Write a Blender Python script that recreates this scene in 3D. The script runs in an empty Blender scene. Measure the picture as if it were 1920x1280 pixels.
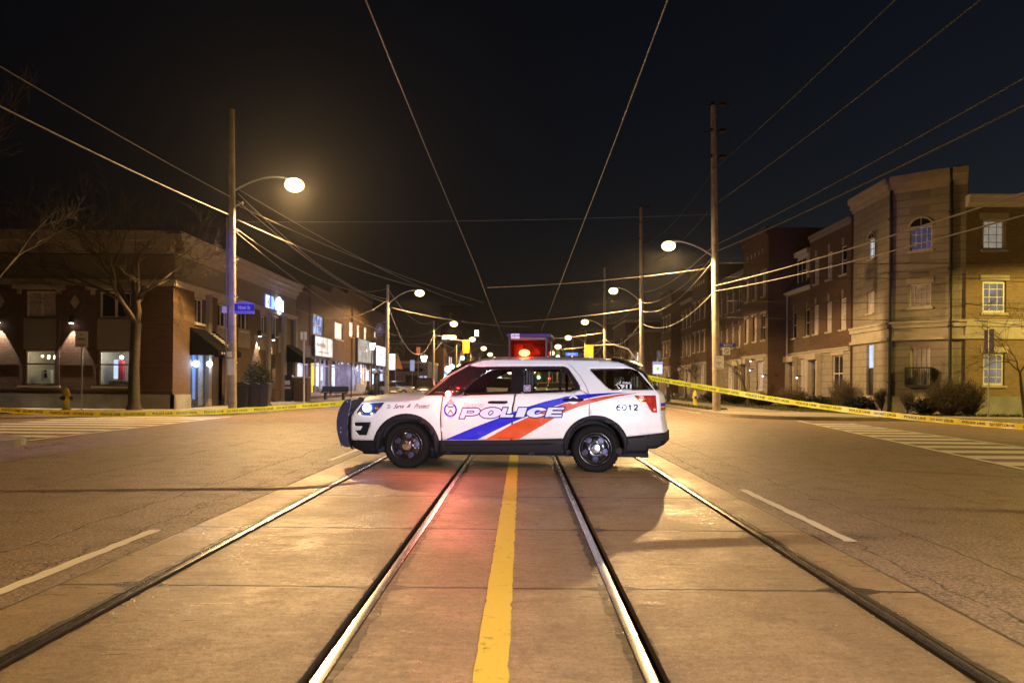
import bpy, bmesh, math, random
from math import radians, sin, cos, pi, sqrt
from mathutils import Vector, Matrix, geometry

S = bpy.context.scene
COL = S.collection
R = random.Random(7)

# ------------------------------------------------------------------ camera
CAM_H, F, VPX, VPY = 1.3, 1440.0, 978.0, 720.0
ROLL = radians(0.5)
RIGHT = Vector((cos(ROLL), 0, sin(ROLL)))
UP = Vector((-sin(ROLL), 0, cos(ROLL)))
FWD = Vector((0, 1, 0))
CAM = Vector((0, 0, CAM_H))
cam_d = bpy.data.cameras.new('camera')
cam_d.sensor_width = 36.0
cam_d.lens = 36.0 * F / 1920.0
cam_d.shift_x = -18.0 / 1920.0
cam_d.shift_y = 80.0 / 1920.0
cam_d.clip_start = 0.05
cam_d.clip_end = 3000
cam_d.dof.use_dof = True
cam_d.dof.focus_distance = 8.5
cam_d.dof.aperture_fstop = 2.8
cam_o = bpy.data.objects.new('camera', cam_d)
COL.objects.link(cam_o)
m = Matrix.Identity(4)
for i in range(3):
    m[i][0] = RIGHT[i]; m[i][1] = UP[i]; m[i][2] = -FWD[i]; m[i][3] = CAM[i]
cam_o.matrix_world = m
S.camera = cam_o


def P(px, py, Y):
    """photo pixel at distance Y -> world point"""
    return CAM + (RIGHT * (px - VPX) + UP * (VPY - py) + FWD * F) * (Y / F)


def G(px, py, z=0.0):
    """photo pixel on a level surface of height z -> world point"""
    d = RIGHT * (px - VPX) + UP * (VPY - py) + FWD * F
    return CAM + d * ((z - CAM_H) / d.z)


def PX(px, py, X):
    """photo pixel on the vertical plane x = X -> world point"""
    d = RIGHT * (px - VPX) + UP * (VPY - py) + FWD * F
    return CAM + d * (X / d.x)


# ------------------------------------------------------------------ sky and exposure
W = bpy.data.worlds.new('World')
S.world = W
W.use_nodes = True
wn = W.node_tree
wn.nodes.clear()
sky = wn.nodes.new('ShaderNodeTexSky')
sky.sky_type = 'NISHITA'
sky.sun_disc = False
sky.sun_elevation = radians(-4.3)
sky.sun_rotation = radians(72)
sky.air_density = 1.0
sky.dust_density = 0.6
sky.ozone_density = 1.2
bg = wn.nodes.new('ShaderNodeBackground')
bg.inputs[1].default_value = 0.15
wo = wn.nodes.new('ShaderNodeOutputWorld')
wn.links.new(sky.outputs[0], bg.inputs[0])
wn.links.new(bg.outputs[0], wo.inputs[0])

S.view_settings.view_transform = 'Standard'
S.view_settings.look = 'None'
S.view_settings.exposure = 0.55
S.view_settings.gamma = 1.0
S.cycles.use_denoising = True
S.cycles.denoising_prefilter = 'NONE'
S.cycles.max_bounces = 6
S.cycles.transparent_max_bounces = 16
S.cycles.sample_clamp_indirect = 3.0
S.cycles.caustics_reflective = False
S.cycles.caustics_refractive = False

WARM = (1.0, 0.60, 0.235)
BLUE = (0.16, 0.12, 1.0)


def light(name, kind, loc, color, power, target=None, size=0.15, angle=None, blend=0.5, parent=None):
    d = bpy.data.lights.new(name, kind)
    d.color = color
    d.energy = power
    d.shadow_soft_size = size
    if kind == 'SPOT':
        d.spot_size = radians(angle or 150)
        d.spot_blend = blend
    o = bpy.data.objects.new(name, d)
    COL.objects.link(o)
    o.location = loc
    if target is not None:
        o.rotation_euler = (Vector(target) - Vector(loc)).to_track_quat('-Z', 'Y').to_euler()
    if parent is not None:
        o.parent = parent
    return o


# other patrol cars stand behind the camera with their beacons on: blue-violet beams
light('patrol_beacon_light', 'SPOT', (-10.9, 3.5, 1.6), BLUE, 11000, (-11.6, 30, 5.0), 0.12, 11, 0.7)
light('patrol_beacon_light', 'SPOT', (-9.2, -2.0, 1.7), (0.26, 0.18, 1.0), 9000, (-9.4, 13.5, 0.0), 0.12, 9.5, 0.8)
light('patrol_beacon_light', 'SPOT', (8.9, -6, 1.6), (0.22, 0.12, 1.0), 6000, (9.6, 35, 7.5), 0.12, 26, 0.9)
light('patrol_headlight_light', 'SPOT', (2.5, -9, 1.5), (0.78, 0.80, 1.0), 12300, (0, 11.5, 1.3), 0.8, 34, 0.8)


# ------------------------------------------------------------------ materials
MATS = {}


class NT:
    """small helper around a node tree"""
    def __init__(s, name):
        s.m = bpy.data.materials.new(name)
        s.m.use_nodes = True
        s.t = s.m.node_tree
        s.t.nodes.clear()
        s.out = s.n('ShaderNodeOutputMaterial')

    def n(s, typ, **kw):
        x = s.t.nodes.new(typ)
        for k, v in kw.items():
            setattr(x, k, v)
        return x

    def l(s, a, b):
        s.t.links.new(a, b)

    def val(s, sock, v):
        if hasattr(v, 'node'):
            s.l(v, sock)
        elif isinstance(v, (tuple, list)) and len(v) == 3 and sock.type == 'RGBA':
            sock.default_value = (*v, 1)
        else:
            sock.default_value = v

    def math(s, op, a, b=None, clamp=False):
        x = s.n('ShaderNodeMath', operation=op)
        x.use_clamp = clamp
        s.val(x.inputs[0], a)
        if b is not None:
            s.val(x.inputs[1], b)
        return x.outputs[0]

    def mix(s, f, a, b):
        x = s.n('ShaderNodeMix', data_type='RGBA')
        s.val(x.inputs[0], f)
        s.val(x.inputs[6], a)
        s.val(x.inputs[7], b)
        return x.outputs[2]

    def ramp(s, v, lo, hi):
        x = s.n('ShaderNodeMapRange')
        s.val(x.inputs[0], v)
        x.inputs[1].default_value = lo
        x.inputs[2].default_value = hi
        return x.outputs[0]

    def obj(s, scale=(1, 1, 1)):
        c = s.n('ShaderNodeTexCoord')
        mp = s.n('ShaderNodeMapping')
        mp.inputs[3].default_value = scale
        s.l(c.outputs[3], mp.inputs[0])
        return mp.outputs[0]

    def noise(s, vec, scale, detail=4, rough=0.55, dist=0.0):
        x = s.n('ShaderNodeTexNoise')
        s.l(vec, x.inputs['Vector'])
        x.inputs['Scale'].default_value = scale
        x.inputs['Detail'].default_value = detail
        x.inputs['Roughness'].default_value = rough
        x.inputs['Distortion'].default_value = dist
        return x.outputs[0]

    def bsdf(s, color, rough=0.6, metal=0.0, bump=None, bstr=0.3, bdist=0.01, spec=0.5, emit=None, estr=0.0, coat=0.0):
        b = s.n('ShaderNodeBsdfPrincipled')
        s.val(b.inputs['Base Color'], color)
        s.val(b.inputs['Roughness'], rough)
        s.val(b.inputs['Metallic'], metal)
        s.val(b.inputs['Specular IOR Level'], spec)
        if coat:
            b.inputs['Coat Weight'].default_value = coat
            b.inputs['Coat Roughness'].default_value = 0.12
        if emit is not None:
            s.val(b.inputs['Emission Color'], emit)
            s.val(b.inputs['Emission Strength'], estr)
        if bump is not None:
            bp = s.n('ShaderNodeBump')
            bp.inputs['Strength'].default_value = bstr
            bp.inputs['Distance'].default_value = bdist
            s.l(bump, bp.inputs['Height'])
            s.l(bp.outputs[0], b.inputs['Normal'])
        s.l(b.outputs[0], s.out.inputs[0])
        return b


def simple(name, color, rough=0.6, metal=0.0, vary=0.25, scale=6.0, bstr=0.15, emit=None, estr=0.0, coat=0.0, spec=0.5):
    """a plain surface with mottling, so that nothing is perfectly uniform"""
    if name in MATS:
        return MATS[name]
    t = NT(name)
    v = t.obj()
    n1 = t.noise(v, scale, 5)
    n2 = t.noise(v, scale * 9, 3)
    f = t.math('ADD', t.math('MULTIPLY', n1, 0.7), t.math('MULTIPLY', n2, 0.3))
    lo = tuple(max(0, c * (1 - vary)) for c in color)
    hi = tuple(min(1, c * (1 + vary)) for c in color)
    c = t.mix(t.ramp(f, 0.3, 0.7), lo, hi)
    r = t.math('ADD', t.math('MULTIPLY', t.math('SUBTRACT', n1, 0.5), 0.25), rough, True)
    t.bsdf(c, r, metal, bump=n2 if bstr else None, bstr=bstr, bdist=0.004, emit=emit, estr=estr, coat=coat, spec=spec)
    MATS[name] = t.m
    return t.m


def glow(name, color, strength):
    if name in MATS:
        return MATS[name]
    t = NT(name)
    e = t.n('ShaderNodeEmission')
    e.inputs[0].default_value = (*color, 1)
    e.inputs[1].default_value = strength
    t.l(e.outputs[0], t.out.inputs[0])
    MATS[name] = t.m
    return t.m


def glass(name, tint, gloss=0.12):
    if name in MATS:
        return MATS[name]
    t = NT(name)
    tr = t.n('ShaderNodeBsdfTransparent')
    tr.inputs[0].default_value = (*tint, 1)
    gl = t.n('ShaderNodeBsdfGlossy')
    gl.inputs['Roughness'].default_value = 0.03
    fr = t.n('ShaderNodeFresnel')
    fr.inputs[0].default_value = 1.45
    mx = t.n('ShaderNodeMixShader')
    t.l(t.math('MAXIMUM', fr.outputs[0], gloss * 0.4), mx.inputs[0])
    t.l(tr.outputs[0], mx.inputs[1])
    t.l(gl.outputs[0], mx.inputs[2])
    t.l(mx.outputs[0], t.out.inputs[0])
    MATS[name] = t.m
    return t.m


def brick(name, c1, c2, mortar, bw=0.23, bh=0.075, diag=False):
    if name in MATS:
        return MATS[name]
    t = NT(name)
    tc = t.n('ShaderNodeTexCoord')
    sep = t.n('ShaderNodeSeparateXYZ')
    t.l(tc.outputs[3], sep.inputs[0])
    cmb = t.n('ShaderNodeCombineXYZ')
    t.l(t.math('ADD', sep.outputs[0], sep.outputs[1]), cmb.inputs[0])
    t.l(sep.outputs[2], cmb.inputs[1])
    b = t.n('ShaderNodeTexBrick')
    t.l(cmb.outputs[0], b.inputs['Vector'])
    b.inputs['Scale'].default_value = 1.0
    b.inputs['Brick Width'].default_value = bw
    b.inputs['Row Height'].default_value = bh
    b.inputs['Mortar Size'].default_value = bh * 0.11
    b.inputs['Mortar Smooth'].default_value = 0.3
    b.inputs['Bias'].default_value = -0.1
    b.inputs['Color1'].default_value = (*c1, 1)
    b.inputs['Color2'].default_value = (*c2, 1)
    b.inputs['Mortar'].default_value = (*mortar, 1)
    n = t.noise(tc.outputs[3], 0.7, 5)
    n2 = t.noise(tc.outputs[3], 14.0, 3)
    k = t.math('ADD', t.math('MULTIPLY', n, 0.5), t.math('ADD', t.math('MULTIPLY', n2, 0.5), 0.5))
    hsv = t.n('ShaderNodeHueSaturation')
    t.l(b.outputs[0], hsv.inputs['Color'])
    t.l(k, hsv.inputs['Value'])
    inv = t.math('SUBTRACT', 1.0, b.outputs['Fac'])
    t.bsdf(hsv.outputs[0], 0.85, bump=inv, bstr=0.6, bdist=0.012)
    MATS[name] = t.m
    return t.m


M = {}
M['brick_red'] = brick('brick_red', (0.115, 0.058, 0.030), (0.075, 0.039, 0.022), (0.12, 0.092, 0.066))
M['brick_dark'] = brick('brick_dark', (0.12, 0.06, 0.045), (0.085, 0.045, 0.035), (0.10, 0.085, 0.07))
M['brick_orange'] = brick('brick_orange', (0.105, 0.056, 0.020), (0.075, 0.040, 0.014), (0.12, 0.088, 0.05))
M['brick_brown'] = brick('brick_brown', (0.135, 0.082, 0.044), (0.095, 0.056, 0.032), (0.14, 0.108, 0.078))
M['brick_tan'] = brick('brick_tan', (0.24, 0.165, 0.085), (0.17, 0.115, 0.06), (0.22, 0.175, 0.12))
M['stone_block'] = brick('stone_block', (0.29, 0.26, 0.21), (0.25, 0.22, 0.175), (0.21, 0.185, 0.15), bw=0.9, bh=0.36)
M['stucco'] = simple('stucco', (0.21, 0.18, 0.135), 0.9, vary=0.12, scale=3)
M['stone'] = simple('stone', (0.40, 0.36, 0.29), 0.85, vary=0.18, scale=2.2)
M['panel_grey'] = simple('panel_grey', (0.23, 0.215, 0.20), 0.7, vary=0.1)
M['base_concrete'] = simple('base_concrete', (0.25, 0.25, 0.23), 0.9, vary=0.35, scale=1.7)
M['slate'] = simple('slate', (0.022, 0.022, 0.028), 0.7, vary=0.3)
M['white_paint'] = simple('white_paint', (0.62, 0.60, 0.56), 0.5, vary=0.08)
M['black_metal'] = simple('black_metal', (0.014, 0.014, 0.016), 0.45, vary=0.3)
M['dark_glass'] = simple('dark_glass', (0.02, 0.02, 0.024), 0.08, vary=0.2, bstr=0)
M['curtain_glass'] = simple('curtain_glass', (0.50, 0.46, 0.49), 0.2, vary=0.25, scale=3, bstr=0)
M['wood_pole'] = simple('wood_pole', (0.34, 0.30, 0.25), 0.85, vary=0.35, scale=4, bstr=0.4)
M['galv'] = simple('galv', (0.42, 0.42, 0.42), 0.4, metal=0.7, vary=0.15)
M['wire'] = simple('wire', (0.26, 0.24, 0.215), 0.5, metal=0.0, vary=0.1, bstr=0)
M['wire_dark'] = simple('wire_dark', (0.02, 0.02, 0.02), 0.6, vary=0.1, bstr=0)
M['bark'] = simple('bark', (0.05, 0.042, 0.033), 0.9, vary=0.4, scale=9, bstr=0.6)
M['twig'] = simple('twig', (0.085, 0.067, 0.045), 0.9, vary=0.3, scale=9, bstr=0)
M['evergreen'] = simple('evergreen', (0.010, 0.016, 0.010), 0.8, vary=0.4, scale=9, bstr=0)
M['grass'] = simple('grass', (0.06, 0.065, 0.02), 0.95, vary=0.5, scale=5, bstr=0.8)
M['sidewalk'] = simple('sidewalk', (0.30, 0.27, 0.22), 0.85, vary=0.25, scale=1.4)
M['kerb'] = simple('kerb', (0.34, 0.32, 0.28), 0.8, vary=0.2, scale=2)
M['hydrant_yellow'] = simple('hydrant_yellow', (0.80, 0.66, 0.08), 0.45, vary=0.12)
M['sign_white'] = simple('sign_white', (0.78, 0.78, 0.78), 0.35, vary=0.05, bstr=0)
M['sign_blue'] = simple('sign_blue', (0.03, 0.04, 0.50), 0.35, vary=0.08, bstr=0)
M['ink'] = simple('ink', (0.012, 0.012, 0.02), 0.5, vary=0.1, bstr=0)
M['signal_yellow'] = simple('signal_yellow', (0.80, 0.52, 0.03), 0.45, vary=0.08, bstr=0)
M['plastic_bin'] = simple('plastic_bin', (0.02, 0.022, 0.028), 0.4, vary=0.2)
M['wood'] = simple('wood', (0.24, 0.17, 0.10), 0.8, vary=0.25)
M['cloth_dark'] = simple('cloth_dark', (0.02, 0.02, 0.022), 0.9, vary=0.3)
M['skin'] = simple('skin', (0.45, 0.28, 0.20), 0.6, vary=0.1)
M['awning'] = simple('awning', (0.004, 0.004, 0.005), 0.9, vary=0.3, spec=.1)
M['lit_white'] = glow('lit_white', (0.80, 0.90, 1.0), 2.0)
M['lit_blue'] = glow('lit_blue', (0.45, 0.62, 1.0), 1.1)
M['lit_warm'] = glow('lit_warm', (1.0, 0.82, 0.5), 1.3)
M['lamp_bulb_hot'] = glow('lamp_bulb_hot', (1.0, 0.78, 0.42), 75)
M['lamp_far'] = glow('lamp_far', (1.0, 0.80, 0.36), 3.2)
M['lantern'] = glow('lantern', (1.0, 0.97, 0.85), 6)
M['bulb'] = glow('bulb', (1.0, 0.78, 0.42), 9)
M['sconce_lit'] = glow('sconce_lit', (1.0, 0.92, 0.85), 7)
M['globe_blue'] = glow('globe_blue', (0.62, 0.80, 1.0), 10)


t_ = NT('lamp_bowl')
e_ = t_.n('ShaderNodeEmission')
e_.inputs[0].default_value = (1.0, 0.76, 0.34, 1)
e_.inputs[1].default_value = 6.0
tp_ = t_.n('ShaderNodeBsdfTransparent')
mx_ = t_.n('ShaderNodeMixShader')
mx_.inputs[0].default_value = 0.45
t_.l(tp_.outputs[0], mx_.inputs[1]); t_.l(e_.outputs[0], mx_.inputs[2]); t_.l(mx_.outputs[0], t_.out.inputs[0])
M['lamp_bowl'] = t_.m


# ------------------------------------------------------------------ objects
def tag(o, label=None, cat=None, group=None, kind=None):
    if label: o['label'] = label
    if cat: o['category'] = cat
    if group: o['group'] = group
    if kind: o['kind'] = kind
    return o


def thing(name, label, cat, loc=(0, 0, 0), group=None, rz=0.0):
    o = bpy.data.objects.new(name, None)
    o.empty_display_size = 0.2
    COL.objects.link(o)
    o.location = loc
    o.rotation_euler = (0, 0, rz)
    return tag(o, label, cat, group)


class MB:
    """collects vertices and faces of one mesh"""
    def __init__(s):
        s.v, s.f, s.mi = [], [], []

    def add(s, vs, fs, mi=0):
        b = len(s.v)
        s.v += [tuple(v) for v in vs]
        s.f += [tuple(b + i for i in f) for f in fs]
        s.mi += [mi] * len(fs)
        return s

    def box(s, x0, x1, y0, y1, z0, z1, mi=0):
        vs = [(x, y, z) for z in (z0, z1) for y in (y0, y1) for x in (x0, x1)]
        return s.add(vs, [(0, 2, 3, 1), (4, 5, 7, 6), (0, 1, 5, 4), (2, 6, 7, 3), (0, 4, 6, 2), (1, 3, 7, 5)], mi)

    def quad(s, a, b, c, d, mi=0):
        return s.add([a, b, c, d], [(0, 1, 2, 3)], mi)

    def tube(s, pts, r, n=6, mi=0, cap=True):
        pts = [Vector(p) for p in pts]
        rs = r if isinstance(r, (list, tuple)) else [r] * len(pts)
        b = len(s.v)
        t0 = (pts[1] - pts[0]).normalized()
        a = t0.orthogonal().normalized()
        for i, p in enumerate(pts):
            t = (pts[min(i + 1, len(pts) - 1)] - pts[max(i - 1, 0)]).normalized()
            a = (a - t * a.dot(t))
            a = a.normalized() if a.length > 1e-6 else t.orthogonal().normalized()
            c = t.cross(a)
            for k in range(n):
                q = p + (a * cos(2 * pi * k / n) + c * sin(2 * pi * k / n)) * rs[i]
                s.v.append(tuple(q))
        for i in range(len(pts) - 1):
            for k in range(n):
                k2 = (k + 1) % n
                s.f.append((b + i * n + k, b + i * n + k2, b + (i + 1) * n + k2, b + (i + 1) * n + k))
                s.mi.append(mi)
        if cap and n > 2:
            e = b + (len(pts) - 1) * n
            s.f.append(tuple(b + k for k in range(n))[::-1]); s.mi.append(mi)
            s.f.append(tuple(e + k for k in range(n))); s.mi.append(mi)
        return s

    def lathe(s, prof, n=16, o=(0, 0, 0), axis='z', mi=0):
        """prof: (radius, height) pairs"""
        b = len(s.v)
        for (r, h) in prof:
            for k in range(n):
                x, y = r * cos(2 * pi * k / n), r * sin(2 * pi * k / n)
                if axis == 'z': q = (o[0] + x, o[1] + y, o[2] + h)
                elif axis == 'y': q = (o[0] + x, o[1] + h, o[2] + y)
                else: q = (o[0] + h, o[1] + x, o[2] + y)
                s.v.append(q)
        for i in range(len(prof) - 1):
            for k in range(n):
                k2 = (k + 1) % n
                s.f.append((b + i * n + k, b + i * n + k2, b + (i + 1) * n + k2, b + (i + 1) * n + k)); s.mi.append(mi)
        return s

    def prism(s, poly, y0, y1, mi=0):
        """poly of (x, z), extruded along y"""
        n = len(poly)
        b = len(s.v)
        s.v += [(x, y0, z) for x, z in poly] + [(x, y1, z) for x, z in poly]
        fs = [tuple(range(b, b + n)), tuple(range(b + 2 * n - 1, b + n - 1, -1))]
        fs += [(b + i, b + n + i, b + n + (i + 1) % n, b + (i + 1) % n) for i in range(n)]
        s.f += fs
        s.mi += [mi] * len(fs)
        return s

    def ball(s, c, r, n=10, sz=1.0, mi=0):
        prof = [(r * sin(pi * i / (n // 2)) + 1e-4, -r * sz * cos(pi * i / (n // 2))) for i in range(n // 2 + 1)]
        return s.lathe(prof, n, c, mi=mi)

    def build(s, name, mat, parent=None, smooth=False, mats=None, recalc=True):
        me = bpy.data.meshes.new(name)
        me.from_pydata(s.v, [], s.f)
        for mm in (mats or [mat]):
            me.materials.append(mm)
        if mats:
            me.polygons.foreach_set('material_index', s.mi)
        if recalc:
            bm = bmesh.new()
            bm.from_mesh(me)
            bmesh.ops.recalc_face_normals(bm, faces=bm.faces)
            bm.to_mesh(me)
            bm.free()
        if smooth:
            me.polygons.foreach_set('use_smooth', [True] * len(me.polygons))
        me.update()
        o = bpy.data.objects.new(name, me)
        COL.objects.link(o)
        if parent is not None:
            o.parent = parent
        return o


def autosmooth(o, deg=35):
    me = o.data
    me.polygons.foreach_set('use_smooth', [True] * len(me.polygons))
    me.set_sharp_from_angle(angle=radians(deg))
    return o


_text_cache = {}


def text_geo(body, bold=0.0, shear=0.0, spacing=1.0):
    """-> (verts2d, faces) of a word, box normalised to 0..1 in both directions, and its aspect"""
    key = (body, bold, shear, spacing)
    if key in _text_cache:
        return _text_cache[key]
    c = bpy.data.curves.new('lettering', 'FONT')
    c.body = body
    c.offset = bold
    c.shear = shear
    c.space_character = spacing
    c.resolution_u = 3
    o = bpy.data.objects.new('lettering', c)
    me = bpy.data.meshes.new_from_object(o)
    vs = [(v.co.x, v.co.y) for v in me.vertices]
    fs = [tuple(p.vertices) for p in me.polygons]
    bpy.data.objects.remove(o)
    bpy.data.curves.remove(c)
    bpy.data.meshes.remove(me)
    x0, x1 = min(v[0] for v in vs), max(v[0] for v in vs)
    y0, y1 = min(v[1] for v in vs), max(v[1] for v in vs)
    vs = [((x - x0) / (x1 - x0), (y - y0) / (y1 - y0)) for x, y in vs]
    _text_cache[key] = (vs, fs, (x1 - x0) / (y1 - y0))
    return _text_cache[key]


def text_on(mb, body, origin, du, dv, bold=0.0, shear=0.0, spacing=1.0, mi=0):
    """lettering mapped on the parallelogram origin, du (width), dv (height)"""
    vs, fs, _ = text_geo(body, bold, shear, spacing)
    o, du, dv = Vector(origin), Vector(du), Vector(dv)
    mb.add([o + du * a + dv * b for a, b in vs], fs, mi)
    return mb


def copy_tree(o, parent=None):
    c = o.copy()
    COL.objects.link(c)
    if parent is not None:
        c.parent = parent
    for ch in list(o.children):
        if ch.type in ('MESH', 'EMPTY', 'LIGHT'):
            copy_tree(ch, c)
    return c


def tri_poly(outer, holes=(), step=None):
    """triangulate a polygon with holes (2-D), with interior points every `step`"""
    def inside(p, poly):
        r = False
        x, y = p
        j = len(poly) - 1
        for i in range(len(poly)):
            xi, yi = poly[i]; xj, yj = poly[j]
            if (yi > y) != (yj > y) and x < (xj - xi) * (y - yi) / (yj - yi) + xi:
                r = not r
            j = i
        return r

    def dense(poly):
        if not step:
            return list(poly)
        out = []
        for i, a in enumerate(poly):
            b = poly[(i + 1) % len(poly)]
            n = max(1, int(math.hypot(b[0] - a[0], b[1] - a[1]) / step))
            out += [(a[0] + (b[0] - a[0]) * k / n, a[1] + (b[1] - a[1]) * k / n) for k in range(n)]
        return out
    outer = dense(outer)
    holes = [dense(h) for h in holes]
    vs, es = [], []
    for poly in [outer] + holes:
        b = len(vs)
        vs += [Vector(p) for p in poly]
        es += [(b + i, b + (i + 1) % len(poly)) for i in range(len(poly))]
    if step:
        x0, x1 = min(p[0] for p in outer), max(p[0] for p in outer)
        y0, y1 = min(p[1] for p in outer), max(p[1] for p in outer)
        ny = int((y1 - y0) / step) + 1
        nx = int((x1 - x0) / step) + 1
        for j in range(1, ny):
            for i in range(1, nx):
                p = (x0 + i * step, y0 + j * step)
                if inside(p, outer) and not any(inside(p, h) for h in holes):
                    vs.append(Vector(p))
    rv, _, rf, *_ = geometry.delaunay_2d_cdt(vs, es, [], 0, 1e-5)
    fs = []
    for f in rf:
        c = (sum(rv[i][0] for i in f) / len(f), sum(rv[i][1] for i in f) / len(f))
        if inside(c, outer) and not any(inside(c, h) for h in holes):
            fs.append(tuple(f))
    return [(v[0], v[1]) for v in rv], fs
# ------------------------------------------------------------------ ground
RAILS = (-2.39, -0.88, 0.585, 2.09)
SLAB_L, SLAB_R = -2.92, 2.53


def concrete_mat():
    t = NT('track_concrete')
    v = t.obj()
    sp = t.n('ShaderNodeSeparateXYZ')
    t.l(v, sp.inputs[0])
    x, y = sp.outputs[0], sp.outputs[1]
    big = t.noise(v, 0.55, 5, 0.6)
    fine = t.noise(v, 26, 7, 0.82)
    grit = t.noise(v, 80, 5, 0.85)
    mp = t.n('ShaderNodeMapping')
    mp.inputs[3].default_value = (2.6, 13.0, 1)
    t.l(v, mp.inputs[0])
    brush = t.noise(mp.outputs[0], 1.5, 7, 0.72, 0.8)
    wob = t.noise(v, 2.3, 4)
    # joints across the track, every 1.98 m
    jy = t.math('ADD', y, t.math('MULTIPLY', t.math('SUBTRACT', wob, 0.5), 0.05))
    jf = t.math('FRACT', t.math('ADD', t.math('DIVIDE', t.math('SUBTRACT', jy, 4.88), 1.98), 100.5))
    jd = t.math('MULTIPLY', t.math('ABSOLUTE', t.math('SUBTRACT', jf, 0.5)), 1.98)
    joint = t.math('SUBTRACT', 1.0, t.ramp(jd, 0.009, 0.026))
    # oil and rust beside the rails
    stain = None
    for xr in RAILS:
        dx = t.math('ABSOLUTE', t.math('SUBTRACT', x, xr))
        k = t.math('SUBTRACT', 1.0, t.ramp(t.math('ADD', dx, t.math('MULTIPLY', t.math('SUBTRACT', brush, 0.5), 0.16)), 0.07, 0.17))
        stain = k if stain is None else t.math('MAXIMUM', stain, k)
    base = t.mix(t.ramp(big, 0.3, 0.72), (0.235, 0.172, 0.107), (0.385, 0.288, 0.178))
    base = t.mix(t.math('MULTIPLY', t.ramp(fine, 0.50, 0.57), 0.5), base, (0.12, 0.095, 0.068))
    base = t.mix(t.math('MULTIPLY', t.ramp(grit, 0.54, 0.60), 0.7), base, (0.52, 0.45, 0.36))
    base = t.mix(t.math('MULTIPLY', stain, 0.55), base, (0.10, 0.085, 0.065))
    spot = t.ramp(t.noise(v, 7.0, 3), 0.70, 0.76)
    base = t.mix(t.math('MULTIPLY', spot, 0.5), base, (0.08, 0.065, 0.05))
    mid = t.noise(v, 3.4, 6, 0.7, 0.6)
    base = t.mix(t.math('MULTIPLY', t.ramp(mid, 0.52, 0.66), 0.45), base, (0.13, 0.10, 0.07))
    base = t.mix(t.math('MULTIPLY', t.ramp(mid, 0.44, 0.34), 0.35), base, (0.42, 0.35, 0.25))
    # the wheel paths and drip line are darker than the rest of the slab
    path = None
    for xc in (-2.0, -0.55, 0.28, 1.75):
        k = t.math('SUBTRACT', 1.0, t.ramp(t.math('ABSOLUTE', t.math('SUBTRACT', t.math('ADD', x, t.math('MULTIPLY', t.math('SUBTRACT', mid, 0.5), 0.5)), xc)), 0.05, 0.30))
        path = k if path is None else t.math('MAXIMUM', path, k)
    base = t.mix(t.math('MULTIPLY', path, 0.25), base, (0.11, 0.088, 0.062))
    # broken edges where the joints meet the rails, and a crumbling lip along them
    chip = None
    for xr in RAILS:
        dx = t.math('ABSOLUTE', t.math('SUBTRACT', x, xr))
        a_ = t.math('SUBTRACT', 1.0, t.ramp(t.math('ADD', dx, t.math('MULTIPLY', t.math('SUBTRACT', mid, 0.5), 0.12)), 0.075, 0.085))
        c_ = t.math('MULTIPLY', t.math('SUBTRACT', 1.0, t.ramp(t.math('ADD', t.math('ADD', dx, t.math('MULTIPLY', jd, 1.6)), t.math('MULTIPLY', t.math('SUBTRACT', wob, 0.5), 0.35)), 0.19, 0.21)), 1.0)
        k = t.math('MAXIMUM', a_, c_)
        chip = k if chip is None else t.math('MAXIMUM', chip, k)
    base = t.mix(t.math('MULTIPLY', chip, 0.85), base, (0.022, 0.018, 0.014))
    base = t.mix(joint, base, (0.03, 0.024, 0.018))
    polish = t.ramp(t.math('ADD', t.math('MULTIPLY', brush, 0.6), t.math('MULTIPLY', big, 0.4)), 0.47, 0.62)
    rough = t.math('ADD', t.math('SUBTRACT', 0.54, t.math('MULTIPLY', polish, 0.34)), t.math('MULTIPLY', t.math('SUBTRACT', fine, 0.5), 0.3), True)
    h = t.math('ADD', t.math('MULTIPLY', fine, 0.9), t.math('MULTIPLY', brush, 0.7))
    h = t.math('SUBTRACT', h, t.math('MULTIPLY', t.math('MAXIMUM', joint, chip), 2.0))
    t.bsdf(base, rough, bump=h, bstr=0.6, bdist=0.008)
    return t.m


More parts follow.
